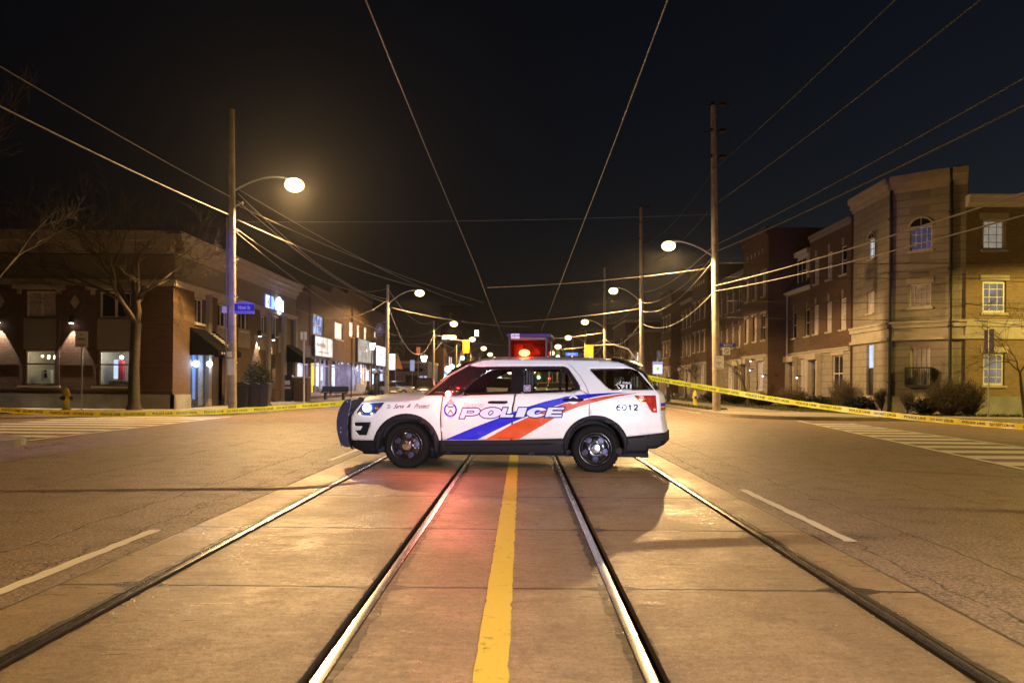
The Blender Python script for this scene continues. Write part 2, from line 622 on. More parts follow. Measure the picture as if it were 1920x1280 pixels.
def asphalt_mat():
    t = NT('asphalt')
    v = t.obj()
    sp = t.n('ShaderNodeSeparateXYZ')
    t.l(v, sp.inputs[0])
    x, y = sp.outputs[0], sp.outputs[1]
    big = t.noise(v, 0.22, 5, 0.6)
    mid = t.noise(v, 2.6, 5, 0.6)
    grit = t.noise(v, 34, 7, 0.88)
    vo = t.n('ShaderNodeTexVoronoi')
    t.l(v, vo.inputs['Vector'])
    vo.inputs['Scale'].default_value = 150
    w1 = t.noise(v, 0.9, 6, 0.65)
    w2 = t.noise(v, 4.5, 4, 0.6)
    wob = t.math('ADD', t.math('MULTIPLY', t.math('SUBTRACT', w1, 0.5), 0.5), t.math('MULTIPLY', t.math('SUBTRACT', w2, 0.5), 0.12))
    crack = None
    for x0, a, w in ((-3.9, 0.7, 0.016), (-3.3, 1.4, 0.012), (-5.9, 1.0, 0.014), (3.45, 0.35, 0.014), (2.78, 0.9, 0.012), (5.2, 1.0, 0.012), (-8.2, 1.5, 0.012), (7.0, 1.2, 0.012)):
        d = t.math('ABSOLUTE', t.math('SUBTRACT', t.math('ADD', x, t.math('MULTIPLY', wob, a)), x0))
        k = t.math('SUBTRACT', 1.0, t.ramp(d, w * 0.35, w))
        crack = k if crack is None else t.math('MAXIMUM', crack, k)
    for y0, a, w in ((8.9, 1.6, 0.014), (13.6, 1.3, 0.02), (18.2, 1.6, 0.02), (6.1, 2.2, 0.010)):
        d = t.math('ABSOLUTE', t.math('SUBTRACT', t.math('ADD', y, t.math('MULTIPLY', wob, a)), y0))
        k = t.math('SUBTRACT', 1.0, t.ramp(d, w * 0.35, w))
        k = t.math('MULTIPLY', k, t.ramp(t.noise(v, 0.31, 2), 0.48, 0.52))
        crack = t.math('MAXIMUM', crack, k)
    # alligator cracking near the slab edges
    v2 = t.n('ShaderNodeTexVoronoi', feature='DISTANCE_TO_EDGE')
    vv = t.n('ShaderNodeVectorMath', operation='ADD')
    t.l(v, vv.inputs[0])
    nz = t.n('ShaderNodeTexNoise')
    t.l(v, nz.inputs['Vector'])
    nz.inputs['Scale'].default_value = 2.5
    t.l(nz.outputs[1], vv.inputs[1])
    t.l(vv.outputs[0], v2.inputs['Vector'])
    v2.inputs['Scale'].default_value = 2.2
    al = t.math('SUBTRACT', 1.0, t.ramp(v2.outputs['Distance'], 0.006, 0.022))
    edge = t.math('SUBTRACT', 1.0, t.ramp(t.math('ABSOLUTE', t.math('ADD', x, 0.195)), 2.95, 3.7))
    al = t.math('MULTIPLY', al, t.math('MULTIPLY', edge, t.ramp(w1, 0.44, 0.56)))
    crack = t.math('MAXIMUM', crack, al)
    seam = t.math('SUBTRACT', 1.0, t.ramp(t.math('ABSOLUTE', t.math('SUBTRACT', t.math('ABSOLUTE', t.math('ADD', t.math('ADD', x, 0.195), t.math('MULTIPLY', t.math('SUBTRACT', w2, 0.5), 0.03))), 2.735)), 0.012, 0.035))
    crack = t.math('MAXIMUM', crack, seam)
    base = t.mix(t.ramp(big, 0.3, 0.7), (0.185, 0.138, 0.116), (0.285, 0.215, 0.182))
    base = t.mix(t.math('MULTIPLY', t.ramp(mid, 0.5, 0.64), 0.5), base, (0.085, 0.068, 0.055))
    base = t.mix(t.math('MULTIPLY', t.ramp(grit, 0.52, 0.57), 0.75), base, (0.56, 0.44, 0.35))
    base = t.mix(t.math('MULTIPLY', t.ramp(grit, 0.48, 0.43), 0.75), base, (0.03, 0.026, 0.022))
    base = t.mix(t.math('MULTIPLY', crack, 0.85), base, (0.018, 0.015, 0.012))
    rough = t.math('ADD', 0.42, t.math('MULTIPLY', mid, 0.28))
    h = t.math('SUBTRACT', t.math('ADD', grit, t.math('MULTIPLY', vo.outputs['Distance'], 0.5)), t.math('MULTIPLY', crack, 2.5))
    t.bsdf(base, rough, bump=h, bstr=0.55, bdist=0.008)
    return t.m


def paint_mat(name, color, wear=0.42, rough=0.55):
    """worn road paint: the asphalt shows through chips"""
    t = NT(name)
    v = t.obj()
    n = t.noise(v, 9, 6, 0.7)
    f = t.noise(v, 70, 3, 0.7)
    k = t.ramp(t.math('ADD', t.math('MULTIPLY', n, 0.7), t.math('MULTIPLY', f, 0.3)), wear - 0.05, wear + 0.02)
    c = t.mix(k, (0.13, 0.105, 0.08), color)
    c = t.mix(t.math('MULTIPLY', t.ramp(f, 0.55, 0.7), 0.25), c, tuple(q * 0.6 for q in color))
    t.bsdf(c, rough, bump=f, bstr=0.3, bdist=0.004)
    return t.m


CONC, ASPH = concrete_mat(), asphalt_mat()
M['paint_white'] = paint_mat('paint_white', (0.80, 0.77, 0.72), 0.38)
M['paint_yellow'] = paint_mat('paint_yellow', (0.84, 0.66, 0.085), 0.40)


def sheet(name, x0, x1, y0, y1, z, mat, nx=1, ny=1):
    b = MB()
    vs = [(x0 + (x1 - x0) * i / nx, y0 + (y1 - y0) * j / ny, z) for j in range(ny + 1) for i in range(nx + 1)]
    b.add(vs, [(j * (nx + 1) + i, j * (nx + 1) + i + 1, (j + 1) * (nx + 1) + i + 1, (j + 1) * (nx + 1) + i) for j in range(ny) for i in range(nx)])
    return tag(b.build(name, mat), kind='structure')


sheet('ground', -1500, 1500, -300, 2600, -0.12, simple('far_ground', (0.10, 0.085, 0.065), 0.9), 4, 4)
sheet('road_asphalt', -90, SLAB_L, -40, 700, 0.0, ASPH)
sheet('road_asphalt', SLAB_R, 90, -40, 700, 0.0, ASPH)

# the track slab, with a channel for each rail
prof = [(SLAB_L, -0.11), (SLAB_L, 0.004)]
for i, xr in enumerate(RAILS):
    s = 1 if i in (0, 2) else -1                      # the flange groove lies on the gauge side
    lo, hi = (xr - 0.037, xr + 0.076) if s > 0 else (xr - 0.076, xr + 0.037)
    prof += [(lo, 0.004), (lo + 0.004, -0.05), (hi - 0.004, -0.05), (hi, 0.004)]
prof += [(SLAB_R, 0.004), (SLAB_R, -0.11)]
b = MB()
ys = [-40, 0, 10, 30, 80, 200, 700]
for y in ys:
    b.v += [(x, y, z) for x, z in prof]
n = len(prof)
for j in range(len(ys) - 1):
    for i in range(n - 1):
        b.f.append((j * n + i, j * n + i + 1, (j + 1) * n + i + 1, (j + 1) * n + i)); b.mi.append(1 if prof[i][1] < 0 or prof[i + 1][1] < 0 else 0)
tag(b.build('track_slab', CONC, mats=[CONC, simple('groove_dirt', (.028, .022, .016), .8, vary=.5, scale=12, bstr=.5)]), kind='structure')

t = NT('rail_steel')
v = t.obj()
sp = t.n('ShaderNodeSeparateXYZ'); t.l(v, sp.inputs[0])
nn = t.noise(t.obj((40, 1.2, 1)), 2.0, 4)
t.bsdf(t.mix(nn, (0.80, 0.78, 0.74), (0.94, 0.92, 0.88)), t.math('ADD', 0.20, t.math('MULTIPLY', nn, 0.12)), 1.0)
RAIL = t.m
LBL = ('steel streetcar rail nearest the shops side of the road',
       'steel streetcar rail just on the shop side of the yellow line',
       'steel streetcar rail just on the townhouse side of the yellow line',
       'steel streetcar rail nearest the townhouse side of the road')
for xr, lab in zip(RAILS, LBL):
    b = MB()
    prof = [(-0.032, -0.05), (-0.032, -0.001)] + [(-0.027, 0.003), (-0.013, 0.0042), (0.0, 0.0046), (0.013, 0.0042), (0.027, 0.003)] + [(0.032, -0.001), (0.032, -0.05)]
    for y in ys:
        b.v += [(xr + x, y, z) for x, z in prof]
    n = len(prof)
    for j in range(len(ys) - 1):
        for i in range(n - 1):
            b.f.append((j * n + i, j * n + i + 1, (j + 1) * n + i + 1, (j + 1) * n + i)); b.mi.append(1 if min(prof[i][1], prof[i + 1][1]) < .002 else 0)
    o = b.build('streetcar_rail', RAIL, mats=[RAIL, MATS['groove_dirt']])
    autosmooth(o, 25)
    tag(o, lab, 'rail', 'rails of the two streetcar tracks')


def strip(name, pts_l, pts_r, z, mat):
    b = MB()
    n = len(pts_l)
    b.v = [(p[0], p[1], z) for p in pts_l] + [(p[0], p[1], z) for p in pts_r]
    b.f = [(i, i + 1, n + i + 1, n + i) for i in range(n - 1)]
    b.mi = [0] * (n - 1)
    return tag(b.build(name, mat), kind='structure')


# painted markings: ragged edges, worn paint
pl, pr = [], []
y = -2.0
while y < 60:
    pl.append((-0.203 + R.uniform(-.0035, .0035) + (R.random() < .05) * .008, y))
    pr.append((-0.046 + R.uniform(-.0035, .0035) - (R.random() < .08) * .010, y))
    y += 0.07 if y < 14 else 0.6
pl.append((-.2, 500)); pr.append((-.05, 500))
strip('yellow_centre_line', pl, pr, 0.0085, M['paint_yellow'])


def rag(x0, x1, y0, y1, name='white_lane_marking', z=0.005):
    n = max(3, int((y1 - y0) / 0.12))
    a = [(x0 + R.uniform(-.01, .01), y0 + (y1 - y0) * i / n) for i in range(n + 1)]
    c = [(x1 + R.uniform(-.01, .01), y0 + (y1 - y0) * i / n) for i in range(n + 1)]
    return strip(name, a, c, z, M['paint_white'])


for y in (3.6, 12.8, 22, 31, 40, 49, 58):
    rag(-3.23, -3.13, y, y + 3.1)
for y in (-2.7, 6.45, 34, 43, 52):
    rag(2.73, 2.83, y, y + 3.2)
rag(8.35, 8.47, 36, 120)

for i in range(9):                                     # crosswalk by the shops
    y = 17.4 + i * 1.22
    strip('crosswalk_stripe', [(-15.4, y), (-10.75, y)], [(-15.4, y + .6), (-10.75, y + .6)], 0.005, M['paint_white'])
strip('crosswalk_edge_line', [(-10.45, 16.3), (-10.7, 28.4)], [(-10.58, 16.3), (-10.83, 28.4)], 0.009, M['paint_white'])
for i in range(12):                                    # crosswalk by the townhouses
    y = 12.9 + i * 1.22
    xa, xb = 8.15 + (y - 12.3) * .14, 11.0 + (y - 16.9) * .06
    strip('crosswalk_stripe', [(xa, y), (xb, y)], [(xa, y + .62), (xb, y + .62)], 0.005, M['paint_white'])
strip('crosswalk_edge_line', [(7.85, 11.0), (8.0, 12.3), (10.4, 29.0)], [(7.97, 11.0), (8.12, 12.3), (10.52, 29.0)], 0.009, M['paint_white'])
strip('crosswalk_edge_line', [(10.75, 12.5), (11.6, 27.2)], [(10.87, 12.5), (11.72, 27.2)], 0.009, M['paint_white'])


def block(name, cx, cy, sx, sy, r, ext_x, ext_y):
    """pavement block with a rounded corner at (cx, cy); it extends to ext_x / ext_y"""
    arc = []
    for i in range(9):
        a = (pi / 2) * i / 8
        arc.append((cx + sx * r - sx * r * sin(a), cy + sy * r - sy * r * cos(a)))
    poly = [(ext_x, cy)] + arc + [(cx, ext_y), (ext_x, ext_y)]
    for nm, ins, z0, z1, mt in (('kerb', 0, -0.05, 0.14, M['kerb']), ('pavement', 0.17, 0.0, 0.145, M['sidewalk'])):
        q = [(x + (sx * ins if abs(x - ext_x) > 1 else 0), y + (sy * ins if abs(y - ext_y) > 1 else 0)) for x, y in poly]
        b = MB()
        n = len(q)
        b.v = [(x, y, z0) for x, y in q] + [(x, y, z1) for x, y in q]
        b.f = [tuple(range(n, 2 * n))] + [(i, (i + 1) % n, n + (i + 1) % n, n + i) for i in range(n)]
        b.mi = [0] * len(b.f)
        tag(b.build(nm, mt), kind='structure')


block('far_left', -10.35, 29.3, -1, 1, 2.5, -90, 700)
block('far_right', 8.7, 29.6, 1, 1, 3.2, 90, 700)
block('near_left', -9.85, 16.2, -1, -1, 1.3, -90, -40)
block('near_right', 8.9, 8.0, 1, -1, 1.3, 90, -40)

# boulevard grass on the townhouse side, with lawns before the houses
b = MB()
b.box(8.95, 9.95, 37.0, 300, 0.10, 0.158)
tag(b.build('boulevard_grass', M['grass']), kind='stuff')
b = MB()
b.v = [(12.2, 37.5, .16), (14.2, 33.2, .16), (17.5, 31.2, .16), (60, 31.2, .16), (60, 32.8, .16), (19.0, 32.8, .16), (16.8, 35.4, .16), (16.8, 300, .16), (12.2, 300, .16)]
b.f = [tuple(range(9))]; b.mi = [0]
tag(b.build('lawn_grass', M['grass']), kind='stuff')
# tufts that give the grass an uneven edge
b = MB()
for i in range(5200):
    q = R.random()
    if q < 0.35:
        x, y = R.uniform(8.95, 9.95), 37 + 50 * R.random() ** 2
    else:
        x, y = R.uniform(12.3, 16.6), 36.5 + 40 * R.random() ** 2
    if q > 0.75:
        x, y = R.uniform(15, 30), R.uniform(31.3, 32.7)
    a = R.uniform(0, pi); h = R.uniform(.04, .11); w = .03
    b.add([(x - w * cos(a), y - w * sin(a), .155), (x + w * cos(a), y + w * sin(a), .155), (x + R.uniform(-.05, .05), y + R.uniform(-.05, .05), .155 + h)], [(0, 1, 2)])
tag(b.build('grass_tufts', M['grass'], recalc=False), kind='stuff')

# gravelly dirt patches and leaf litter by the kerbs
b = MB()
for i in range(260):
    x, y = R.choice([(8.5 + R.uniform(-.25, .1), R.uniform(31, 60)), (-10.2 + R.uniform(-.1, .3), R.uniform(32, 60)), (R.uniform(-9.6, -9.2), R.uniform(9, 16))])
    s = R.uniform(.02, .06)
    b.add([(x - s, y, .006), (x, y - s, .006), (x + s, y, .012), (x, y + s, .008)], [(0, 1, 2, 3)])
tag(b.build('leaf_litter', M['twig'], recalc=False), kind='stuff')
# ------------------------------------------------------------------ lamps, poles and wires
def street_lamp(x, y, z_lamp, xl, z_arm, z_top, label, group, power, near=True, lean=0.0, bowl_r=0.27, pole_r=0.15, cone=166, rz=0.0, tilt=None):
    """wooden utility pole with a curved lamp arm; the head hangs over the road at xl"""
    t = thing('street_lamp', label, 'street lamp', (x, y, 0.14), group, rz=rz)
    b = MB()
    zt = z_top - 0.14
    b.tube([(lean * k, 0, zt * k) for k in (0, .25, .5, .75, 1)], [pole_r * 1.1, pole_r, pole_r * .92, pole_r * .8, pole_r * .66], 12 if near else 6)
    autosmooth(b.build('pole', M['wood_pole'], t), 40)
    sgn = 1 if xl > x else -1
    L = abs(xl - x)
    za, zl = z_arm - 0.14, z_lamp - 0.14
    b = MB()
    pts = []
    for k in range(9):
        q = k / 8
        pts.append((lean * za / zt + sgn * L * q * 0.86, 0, za + (zl + 0.22 - za) * (1 - (1 - q) ** 1.9)))
    b.tube(pts, 0.035 if near else 0.05, 6)
    autosmooth(b.build('lamp_arm', M['galv'], t))
    hx = sgn * L
    b = MB()
    b.lathe([(0.02, 0.17), (0.12, 0.16), (0.17, 0.09), (0.19, 0.02), (0.185, 0.0)], 12, (hx, 0, zl + .06))
    b.tube([(hx - sgn * L * .16, 0, zl + .20), (hx - sgn * .1, 0, zl + .15)], [.05, .09], 8)
    head = b.build('lamp_head', M['galv'], t)
    autosmooth(head)
    b = MB()
    b.ball((hx, 0, zl - .03), bowl_r, 16, .72)
    o = b.build('lamp_bowl', M['lamp_bowl'] if near else M['lamp_far'], t, smooth=True)
    if near:
        b = MB(); b.ball((hx, 0, zl - .02), bowl_r * .62, 14, .8)
        b.build('bulb', M['lamp_bulb_hot'], o, smooth=True)
    if power:
        p_ = Vector((hx, 0, zl - bowl_r * .72 - .09))
        light('street_lamp_light', 'SPOT', p_, WARM, power, None if tilt is None else p_ + Vector(tilt), .10, cone, .15, parent=t)
    return t


GL = 'street lamps on the shop side'
GR = 'street lamps on the townhouse side'
street_lamp(-11.4, 30.3, 9.45, -9.0, 8.75, 12.0, 'tall wooden lamp pole on the corner by the shop building, its lamp burning brightest', GL, 6400, True, -0.12, .40, cone=152, rz=.62, tilt=(.12, -.42, -.9))
street_lamp(-11.4, 65, 8.95, -8.7, 7.9, 9.6, 'second lamp pole along the shops, beside the round hanging sign', GL, 3400, True, 0, .40, .17)
street_lamp(-11.4, 99, 9.0, -8.8, 7.9, 9.4, 'third lamp pole along the shops, beside the small bare tree', GL, 3600, False, 0, .50, .2)
street_lamp(-11.4, 133, 9.0, -8.6, 7.9, 9.4, 'fourth lamp pole along the shops, just above the yellow signal box', GL, 2600, False, 0, .55, .2)
for i in range(12):
    street_lamp(-11.2, 167 + 34 * i, 9.0, -8.3, 8.1, 9.4, 'distant lamp pole in the row beyond the yellow signal on the shop side', GL, 2600 if i < 3 else 0, False, 0, .62 + .05 * i, .22)
street_lamp(9.0, 35.4, 7.75, 6.72, 7.2, 14.2, 'tall leaning utility pole with a lit lamp before the townhouses, street sign beside it', GR, 5000, True, -0.28, .32, .17)
street_lamp(8.95, 57, 8.3, 6.75, 7.4, 14.5, 'second lamp pole along the townhouses, beside the bare young trees', GR, 4200, True, -0.2, .34, .17)
street_lamp(8.95, 82, 8.0, 6.7, 7.3, 13.8, 'third lamp pole along the townhouses, beside the yellow signal box', GR, 3800, False, -0.2, .40, .18)
street_lamp(8.95, 108, 7.9, 6.5, 7.2, 9.0, 'fourth lamp pole along the townhouses, beside the blue lit street sign', GR, 2600, False, 0, .46, .2)
for i in range(14):
    street_lamp(8.9, 134 + 28 * i, 7.9, 6.3, 7.3, 9.2, 'distant lamp pole in the row beyond the yellow signal on the townhouse side', GR, 2600 if i in (0, 2, 4) else 0, False, 0, .56 + .05 * i, .22)
# the rows go on behind the camera; one more stands in the side street
street_lamp(-11.4, -6, 9.3, -8.9, 8.7, 13, 'lamp pole behind the camera on the shop side', GL, 3000, True, 0, .27, cone=142)
street_lamp(9.0, -4, 7.9, 6.6, 7.3, 13, 'lamp pole behind the camera on the townhouse side', GR, 4200, True, 0, .24, cone=142)
street_lamp(26.5, 25.5, 8.2, 26.5 - 1.6, 7.5, 9, 'lamp pole in the side street beside the stone corner house', GR, 4600, True, 0, .24)
for o in bpy.data.objects:
    if o.type == 'LIGHT' and o.parent and abs(o.parent.location.x - 26.5) < .1:
        o.data.color = (1.0, .70, .16)

# transformer gear and insulators at the top of the tall poles
for (x, y, zt, ln) in ((9.0, 35.4, 14.2, -0.28), (8.95, 57, 14.5, -.2), (8.95, 82, 13.8, -.2)):
    lab = {35.4: 'dark insulator arms on top of the tall leaning pole', 57: 'dark insulator arms on top of the second townhouse side pole', 82: 'dark insulator arms on top of the third townhouse side pole'}[y]
    g = thing('insulator_rack', lab, 'insulator rack', (x + ln, y, zt), 'insulator arms on pole tops')
    for k, dz in enumerate((-0.05, -1.25, -2.45)):
        b = MB()
        b.tube([(-.45, 0, dz), (.75, 0, dz + .12)], .03, 6)
        b.tube([(.30, 0, dz + .08), (.58, 0, dz + .11)], .10, 8)
        b.ball((-.04, 0, dz + .12), .12, 8)
        b.build('insulator_arm', M['black_metal'], g)
# hardware on the corner pole
g = thing('pole_conduit', 'grey conduit and boxes strapped to the corner lamp pole', 'conduit', (-11.62, 30.16, .14))
b = MB(); b.tube([(0, 0, .2), (0, 0, 7.6)], .035, 6); b.build('pipe', M['galv'], g)
b = MB(); b.box(-.13, .05, -.12, -.02, 3.85, 4.1); b.build('junction_box', M['sign_white'], g)
b = MB(); b.tube([(.22, 0, 8.0), (.6, -.1, 8.15)], .03, 6); b.ball((.62, -.1, 8.15), .06, 8); b.build('bracket', M['galv'], g)
b = MB()
for z in (1.9, 4.5, 6.0, 7.1):
    b.lathe([(.185, -.02), (.185, .02)], 12, (.22, .14, z))
b.build('strap', M['galv'], g)
for z0, z1, x0, x1 in ((1.42, 2.06, -.14, .13), (2.12, 2.34, -.16, .02)):
    b = MB()
    b.box(.22 + x0, .22 + x1, -.05, -.035, z0, z1)
    b.build('pasted_notice', M['sign_white'], g)


def wire(pts_a, pts_b, sag, r, label, mat='wire', n=24, name='overhead_wire', group='overhead wires'):
    a, c = Vector(pts_a), Vector(pts_b)
    pts = []
    for i in range(n + 1):
        q = i / n
        p = a.lerp(c, q)
        p.z -= sag * 4 * q * (1 - q)
        pts.append(p)
    b = MB()
    b.tube(pts, r * .85, 4)
    return tag(b.build(name, M[mat], smooth=True), label, 'wire', group)


def trolley(x, label):
    pts = []
    y = -20.0
    while y < 330:
        k = (y + 2) / 31.0
        s = abs(k - round(k)) * 2
        pts.append((x + .03 * (1 if int(round(k)) % 2 else -1) * (1 - s), y, 5.72 - .10 * s))
        y += 3.1
    b = MB(); b.tube(pts, .010, 4)
    t = tag(b.build('trolley_wire', M['wire'], smooth=True), label, 'wire', 'trolley wires over the tracks')
    return t


trolley(-1.80, 'trolley wire above the track on the shop side of the yellow line')
trolley(1.62, 'trolley wire above the track on the townhouse side of the yellow line')

PL, PR_ = (-11.5, 30.3), (8.85, 35.4)
wire((-11.5, 30.2, 8.55), (-11.3, -8, 8.5), .45, .018, 'upper cable from the corner lamp pole back over the side street by the shops')
wire((-11.55, 30.2, 7.85), (-11.3, -8, 7.5), .5, .026, 'lower cable from the corner lamp pole back over the side street by the shops')
wire((-11.3, 30.4, 8.75), (-11.3, 65, 8.4), .9, .020, 'highest cable running along the shops from the corner lamp pole')
wire((-11.3, 30.4, 8.45), (-11.3, 65, 8.1), .7, .022, 'second highest cable running along the shops from the corner lamp pole')
wire((-11.3, 30.4, 7.7), (-6.0, 45, 6.9), .25, .022, 'cable slanting from the corner lamp pole toward the tracks')
wire((-11.35, 30.4, 7.35), (-11.4, 65, 9.3), 1.1, .020, 'drooping cable from the corner lamp pole to the second shop side pole')
wire((-15.0, 44, 6.6), (-11.45, 65, 8.3), 1.6, .020, 'slack service cable looping from the two storey shop building to the second pole')
wire((-11.4, 65, 9.3), (-11.4, 99, 9.3), 1.3, .030, 'cable sagging between the second and third poles along the shops')
wire((-11.4, 65, 8.0), (-11.4, 99, 7.6), 3.4, .035, 'very slack cable hanging between the second and third poles along the shops')
wire((-11.4, 65, 7.75), (1.0, 71, 6.6), .4, .022, 'span wire from the second shop side pole toward the trolley wires')
wire((-11.4, 99, 8.7), (-11.4, 133, 8.4), 1.0, .035, 'cable sagging between the third and fourth poles along the shops')
wire((-11.4, 99, 7.8), (-11.3, 133, 7.9), 1.9, .035, 'slack cable hanging between the third and fourth poles along the shops')
wire((-11.4, 99, 7.6), (-1, 104, 6.5), .3, .03, 'span wire from the third shop side pole toward the trolley wires')
wire((-11.4, 133, 8.6), (-11.2, 200, 8.3), 1.2, .05, 'distant cable along the row of shop side poles')
wire((-11.35, 30.4, 7.62), (8.8, 33.5, 8.8), .12, .007, 'thin span wire crossing the whole road between the two tall poles')
wire((8.8, 35.5, 7.75), (9.0, -8, 6.6), .35, .022, 'upper cable from the tall leaning pole back over the road beside the townhouses', 'wire_dark')
wire((8.85, 35.3, 7.45), (9.1, -8, 6.0), .35, .028, 'second cable from the tall leaning pole back over the road beside the townhouses', 'wire_dark')
wire((8.85, 35.3, 5.9), (9.1, -8, 4.6), .45, .026, 'third cable from the tall leaning pole back over the road beside the townhouses')
wire((8.85, 35.3, 5.65), (9.1, -8, 4.15), .5, .022, 'lowest cable from the tall leaning pole back over the road beside the townhouses')
wire((8.85, 35.5, 7.8), (8.9, 57, 8.2), .5, .020, 'highest cable between the first two poles along the townhouses')
wire((8.85, 35.5, 7.3), (8.9, 57, 7.4), .6, .020, 'second cable between the first two poles along the townhouses')
wire((8.85, 35.5, 5.65), (8.9, 57, 5.9), .9, .026, 'lowest cable sagging between the first two poles along the townhouses')
wire((8.8, 35.4, 6.75), (-1.7, 37.5, 6.0), .15, .011, 'span wire from the tall leaning pole toward the trolley wires')
wire((8.9, 57, 7.0), (-1.7, 60, 6.1), .15, .028, 'span wire from the second townhouse side pole toward the trolley wires')
wire((8.9, 57, 6.1), (8.9, 82, 6.2), 1.1, .030, 'lowest cable sagging between the second and third poles along the townhouses')
wire((8.9, 57, 7.9), (8.9, 82, 7.9), .7, .024, 'upper cable between the second and third poles along the townhouses')
wire((8.9, 82, 6.9), (-1.5, 86, 6.0), .15, .032, 'span wire from the third townhouse side pole toward the trolley wires')
wire((8.9, 82, 6.2), (8.9, 108, 6.2), 1.2, .035, 'lowest cable sagging between the third and fourth poles along the townhouses')
wire((8.9, 108, 6.6), (-1.5, 112, 6.0), .15, .04, 'span wire from the fourth townhouse side pole toward the trolley wires')
for z, lab in ((6.95, 'highest'), (6.3, 'second highest'), (5.2, 'second lowest'), (4.45, 'lowest')):
    wire((8.95, 35.3, z), (45, 29.0, z + .25), .35, .016, lab + ' dark wire running level along the side street past the stone corner house', 'wire_dark')

for k, (dz, y2, x2, z2, sg, lab) in enumerate(((8.95, 62, -4.0, 7.6, .5, 'upper slanting cable from the corner lamp pole out over the far tracks'), (8.3, 50, -2.5, 6.6, .3, 'lower slanting cable from the corner lamp pole out over the near tracks'), (7.2, 99, -11.3, 8.2, 2.2, 'long slack cable from the corner lamp pole to the third shop side pole'))):
    wire((-11.35, 30.45, dz), (x2, y2, z2), sg, .017, lab)
for k, (dz, y2, x2, z2, sg, lab) in enumerate(((7.0, 57, 8.9, 6.8, .8, 'middle cable sagging between the first two poles along the townhouses'), (9.6, 57, 8.8, 10.2, .6, 'dark upper power cable between the first two poles along the townhouses'), (11.2, 57, 8.8, 11.6, .6, 'dark topmost power cable between the first two poles along the townhouses'))):
    wire((8.75, 35.5, dz), (x2, y2, z2), sg, .018, lab, 'wire' if k == 0 else 'wire_dark')
wire((8.7, 35.3, 11.2), (8.9, -8, 10.6), .5, .02, 'dark topmost power cable from the tall leaning pole back beside the townhouses', 'wire_dark')
wire((8.75, 35.3, 9.6), (8.9, -8, 9.0), .5, .02, 'dark upper power cable from the tall leaning pole back beside the townhouses', 'wire_dark')

# ------------------------------------------------------------------ signs
def plate(b, x, y, z0, z1, w, th=.02):
    b.box(x - w / 2, x + w / 2, y, y + th, z0, z1)


def street_sign(x0, y, z0, w, h, arched, label, text, name='street_sign', lit=False):
    s = thing(name, label, 'street sign', (x0, y, z0))
    b = MB()
    b.box(0, w, 0, .03, 0, h)
    b.build('sign_plate', M['sign_blue'], s)
    b = MB()
    if arched:
        poly = [(w * k / 10, h + .02 + .10 * sin(pi * k / 10)) for k in range(11)]
        b.prism([(0, h)] + poly + [(w, h)], -.002, .03)
        b.build('sign_crest', simple('sign_violet', (.28, .28, .62), .4), s)
        b = MB(); b.box(0, w, -.002, .03, -.12, -.002)
        b.build('sign_border', simple('sign_violet', (.28, .28, .62), .4), s)
    b = MB()
    text_on(b, text, (w * .2, -.004, h * .22), (w * .6, 0, 0), (0, 0, h * .56), .02)
    b.build('lettering', M['sign_white'], s, recalc=False)
    return s


p = P(449, 583, 30.1)
street_sign(-11.25, 30.0, p.z, .78, .26, True, 'arched blue street name sign on the corner lamp pole by the shops', 'Ninth St')
p = P(1350, 650, 35.2)
street_sign(9.08, 35.2, p.z, .72, .17, False, 'flat blue street name sign on the tall leaning pole by the townhouses', 'NINTH ST')


def scribble(b, o, w, h, n, du=(1, 0, 0), off=(0, -.0005, 0)):
    """lettering too small to read: strokes of unequal height"""
    rr = random.Random(int(w * 1000) + n)
    o, du, off, up = Vector(o), Vector(du), Vector(off), Vector((0, 0, 1))

    def q(x0, x1, x2, x3, z0, z1, k=0):
        b.quad(o + du * x0 + up * z0 + off * k, o + du * x1 + up * z0 + off * k, o + du * x2 + up * z1 + off * k, o + du * x3 + up * z1 + off * k)
    for k in range(n):
        wd = w / n
        x0 = wd * k
        for j in range(3):
            x = x0 + wd * (.05 + .27 * j)
            q(x, x + wd * .17, x + wd * .2, x, h * rr.uniform(0, .28), h * rr.uniform(.7, 1))
        q(x0, x0 + wd * .75, x0 + wd * .75, x0, h * .4, h * .55, 1)


def post_sign(x, y, zp, w, h, ztop, label, rows, post=True, mat='sign_white', ring=False, r=.03, cat='sign'):
    s = thing('notice_sign', label, cat, (x, y, .145))
    z0 = ztop - .145 - h
    if post:
        b = MB(); b.tube([(0, .03, 0), (0, .03, ztop - .145 + .03)], r, 6)
        b.build('post', M['galv'], s)
    b = MB(); b.box(-w / 2, w / 2, -.015, 0, z0, z0 + h)
    b.build('sign_plate', M[mat], s)
    b = MB()
    for (q, hh, ww, n) in rows:
        scribble(b, (-w * ww / 2, -.019, z0 + h * q), w * ww, h * hh, n)
    if ring:
        ro, ri = w * .36, w * .29
        n = 20
        c = z0 + h * .5
        vs = [(ro * cos(2 * pi * k / n), -.019, c + ro * sin(2 * pi * k / n)) for k in range(n)] + [(ri * cos(2 * pi * k / n), -.019, c + ri * sin(2 * pi * k / n)) for k in range(n)]
        b.add(vs, [(k, (k + 1) % n, n + (k + 1) % n, n + k) for k in range(n)])
        a = ri * .72
        b.add([(-a, -.0185, c + a + .02), (-a + .03, -.0185, c + a + .03), (a, -.0185, c - a), (a - .03, -.0185, c - a - .01)], [(0, 1, 2, 3)])
    if b.v:
        b.build('lettering', M['ink'], s, recalc=False)
    return s


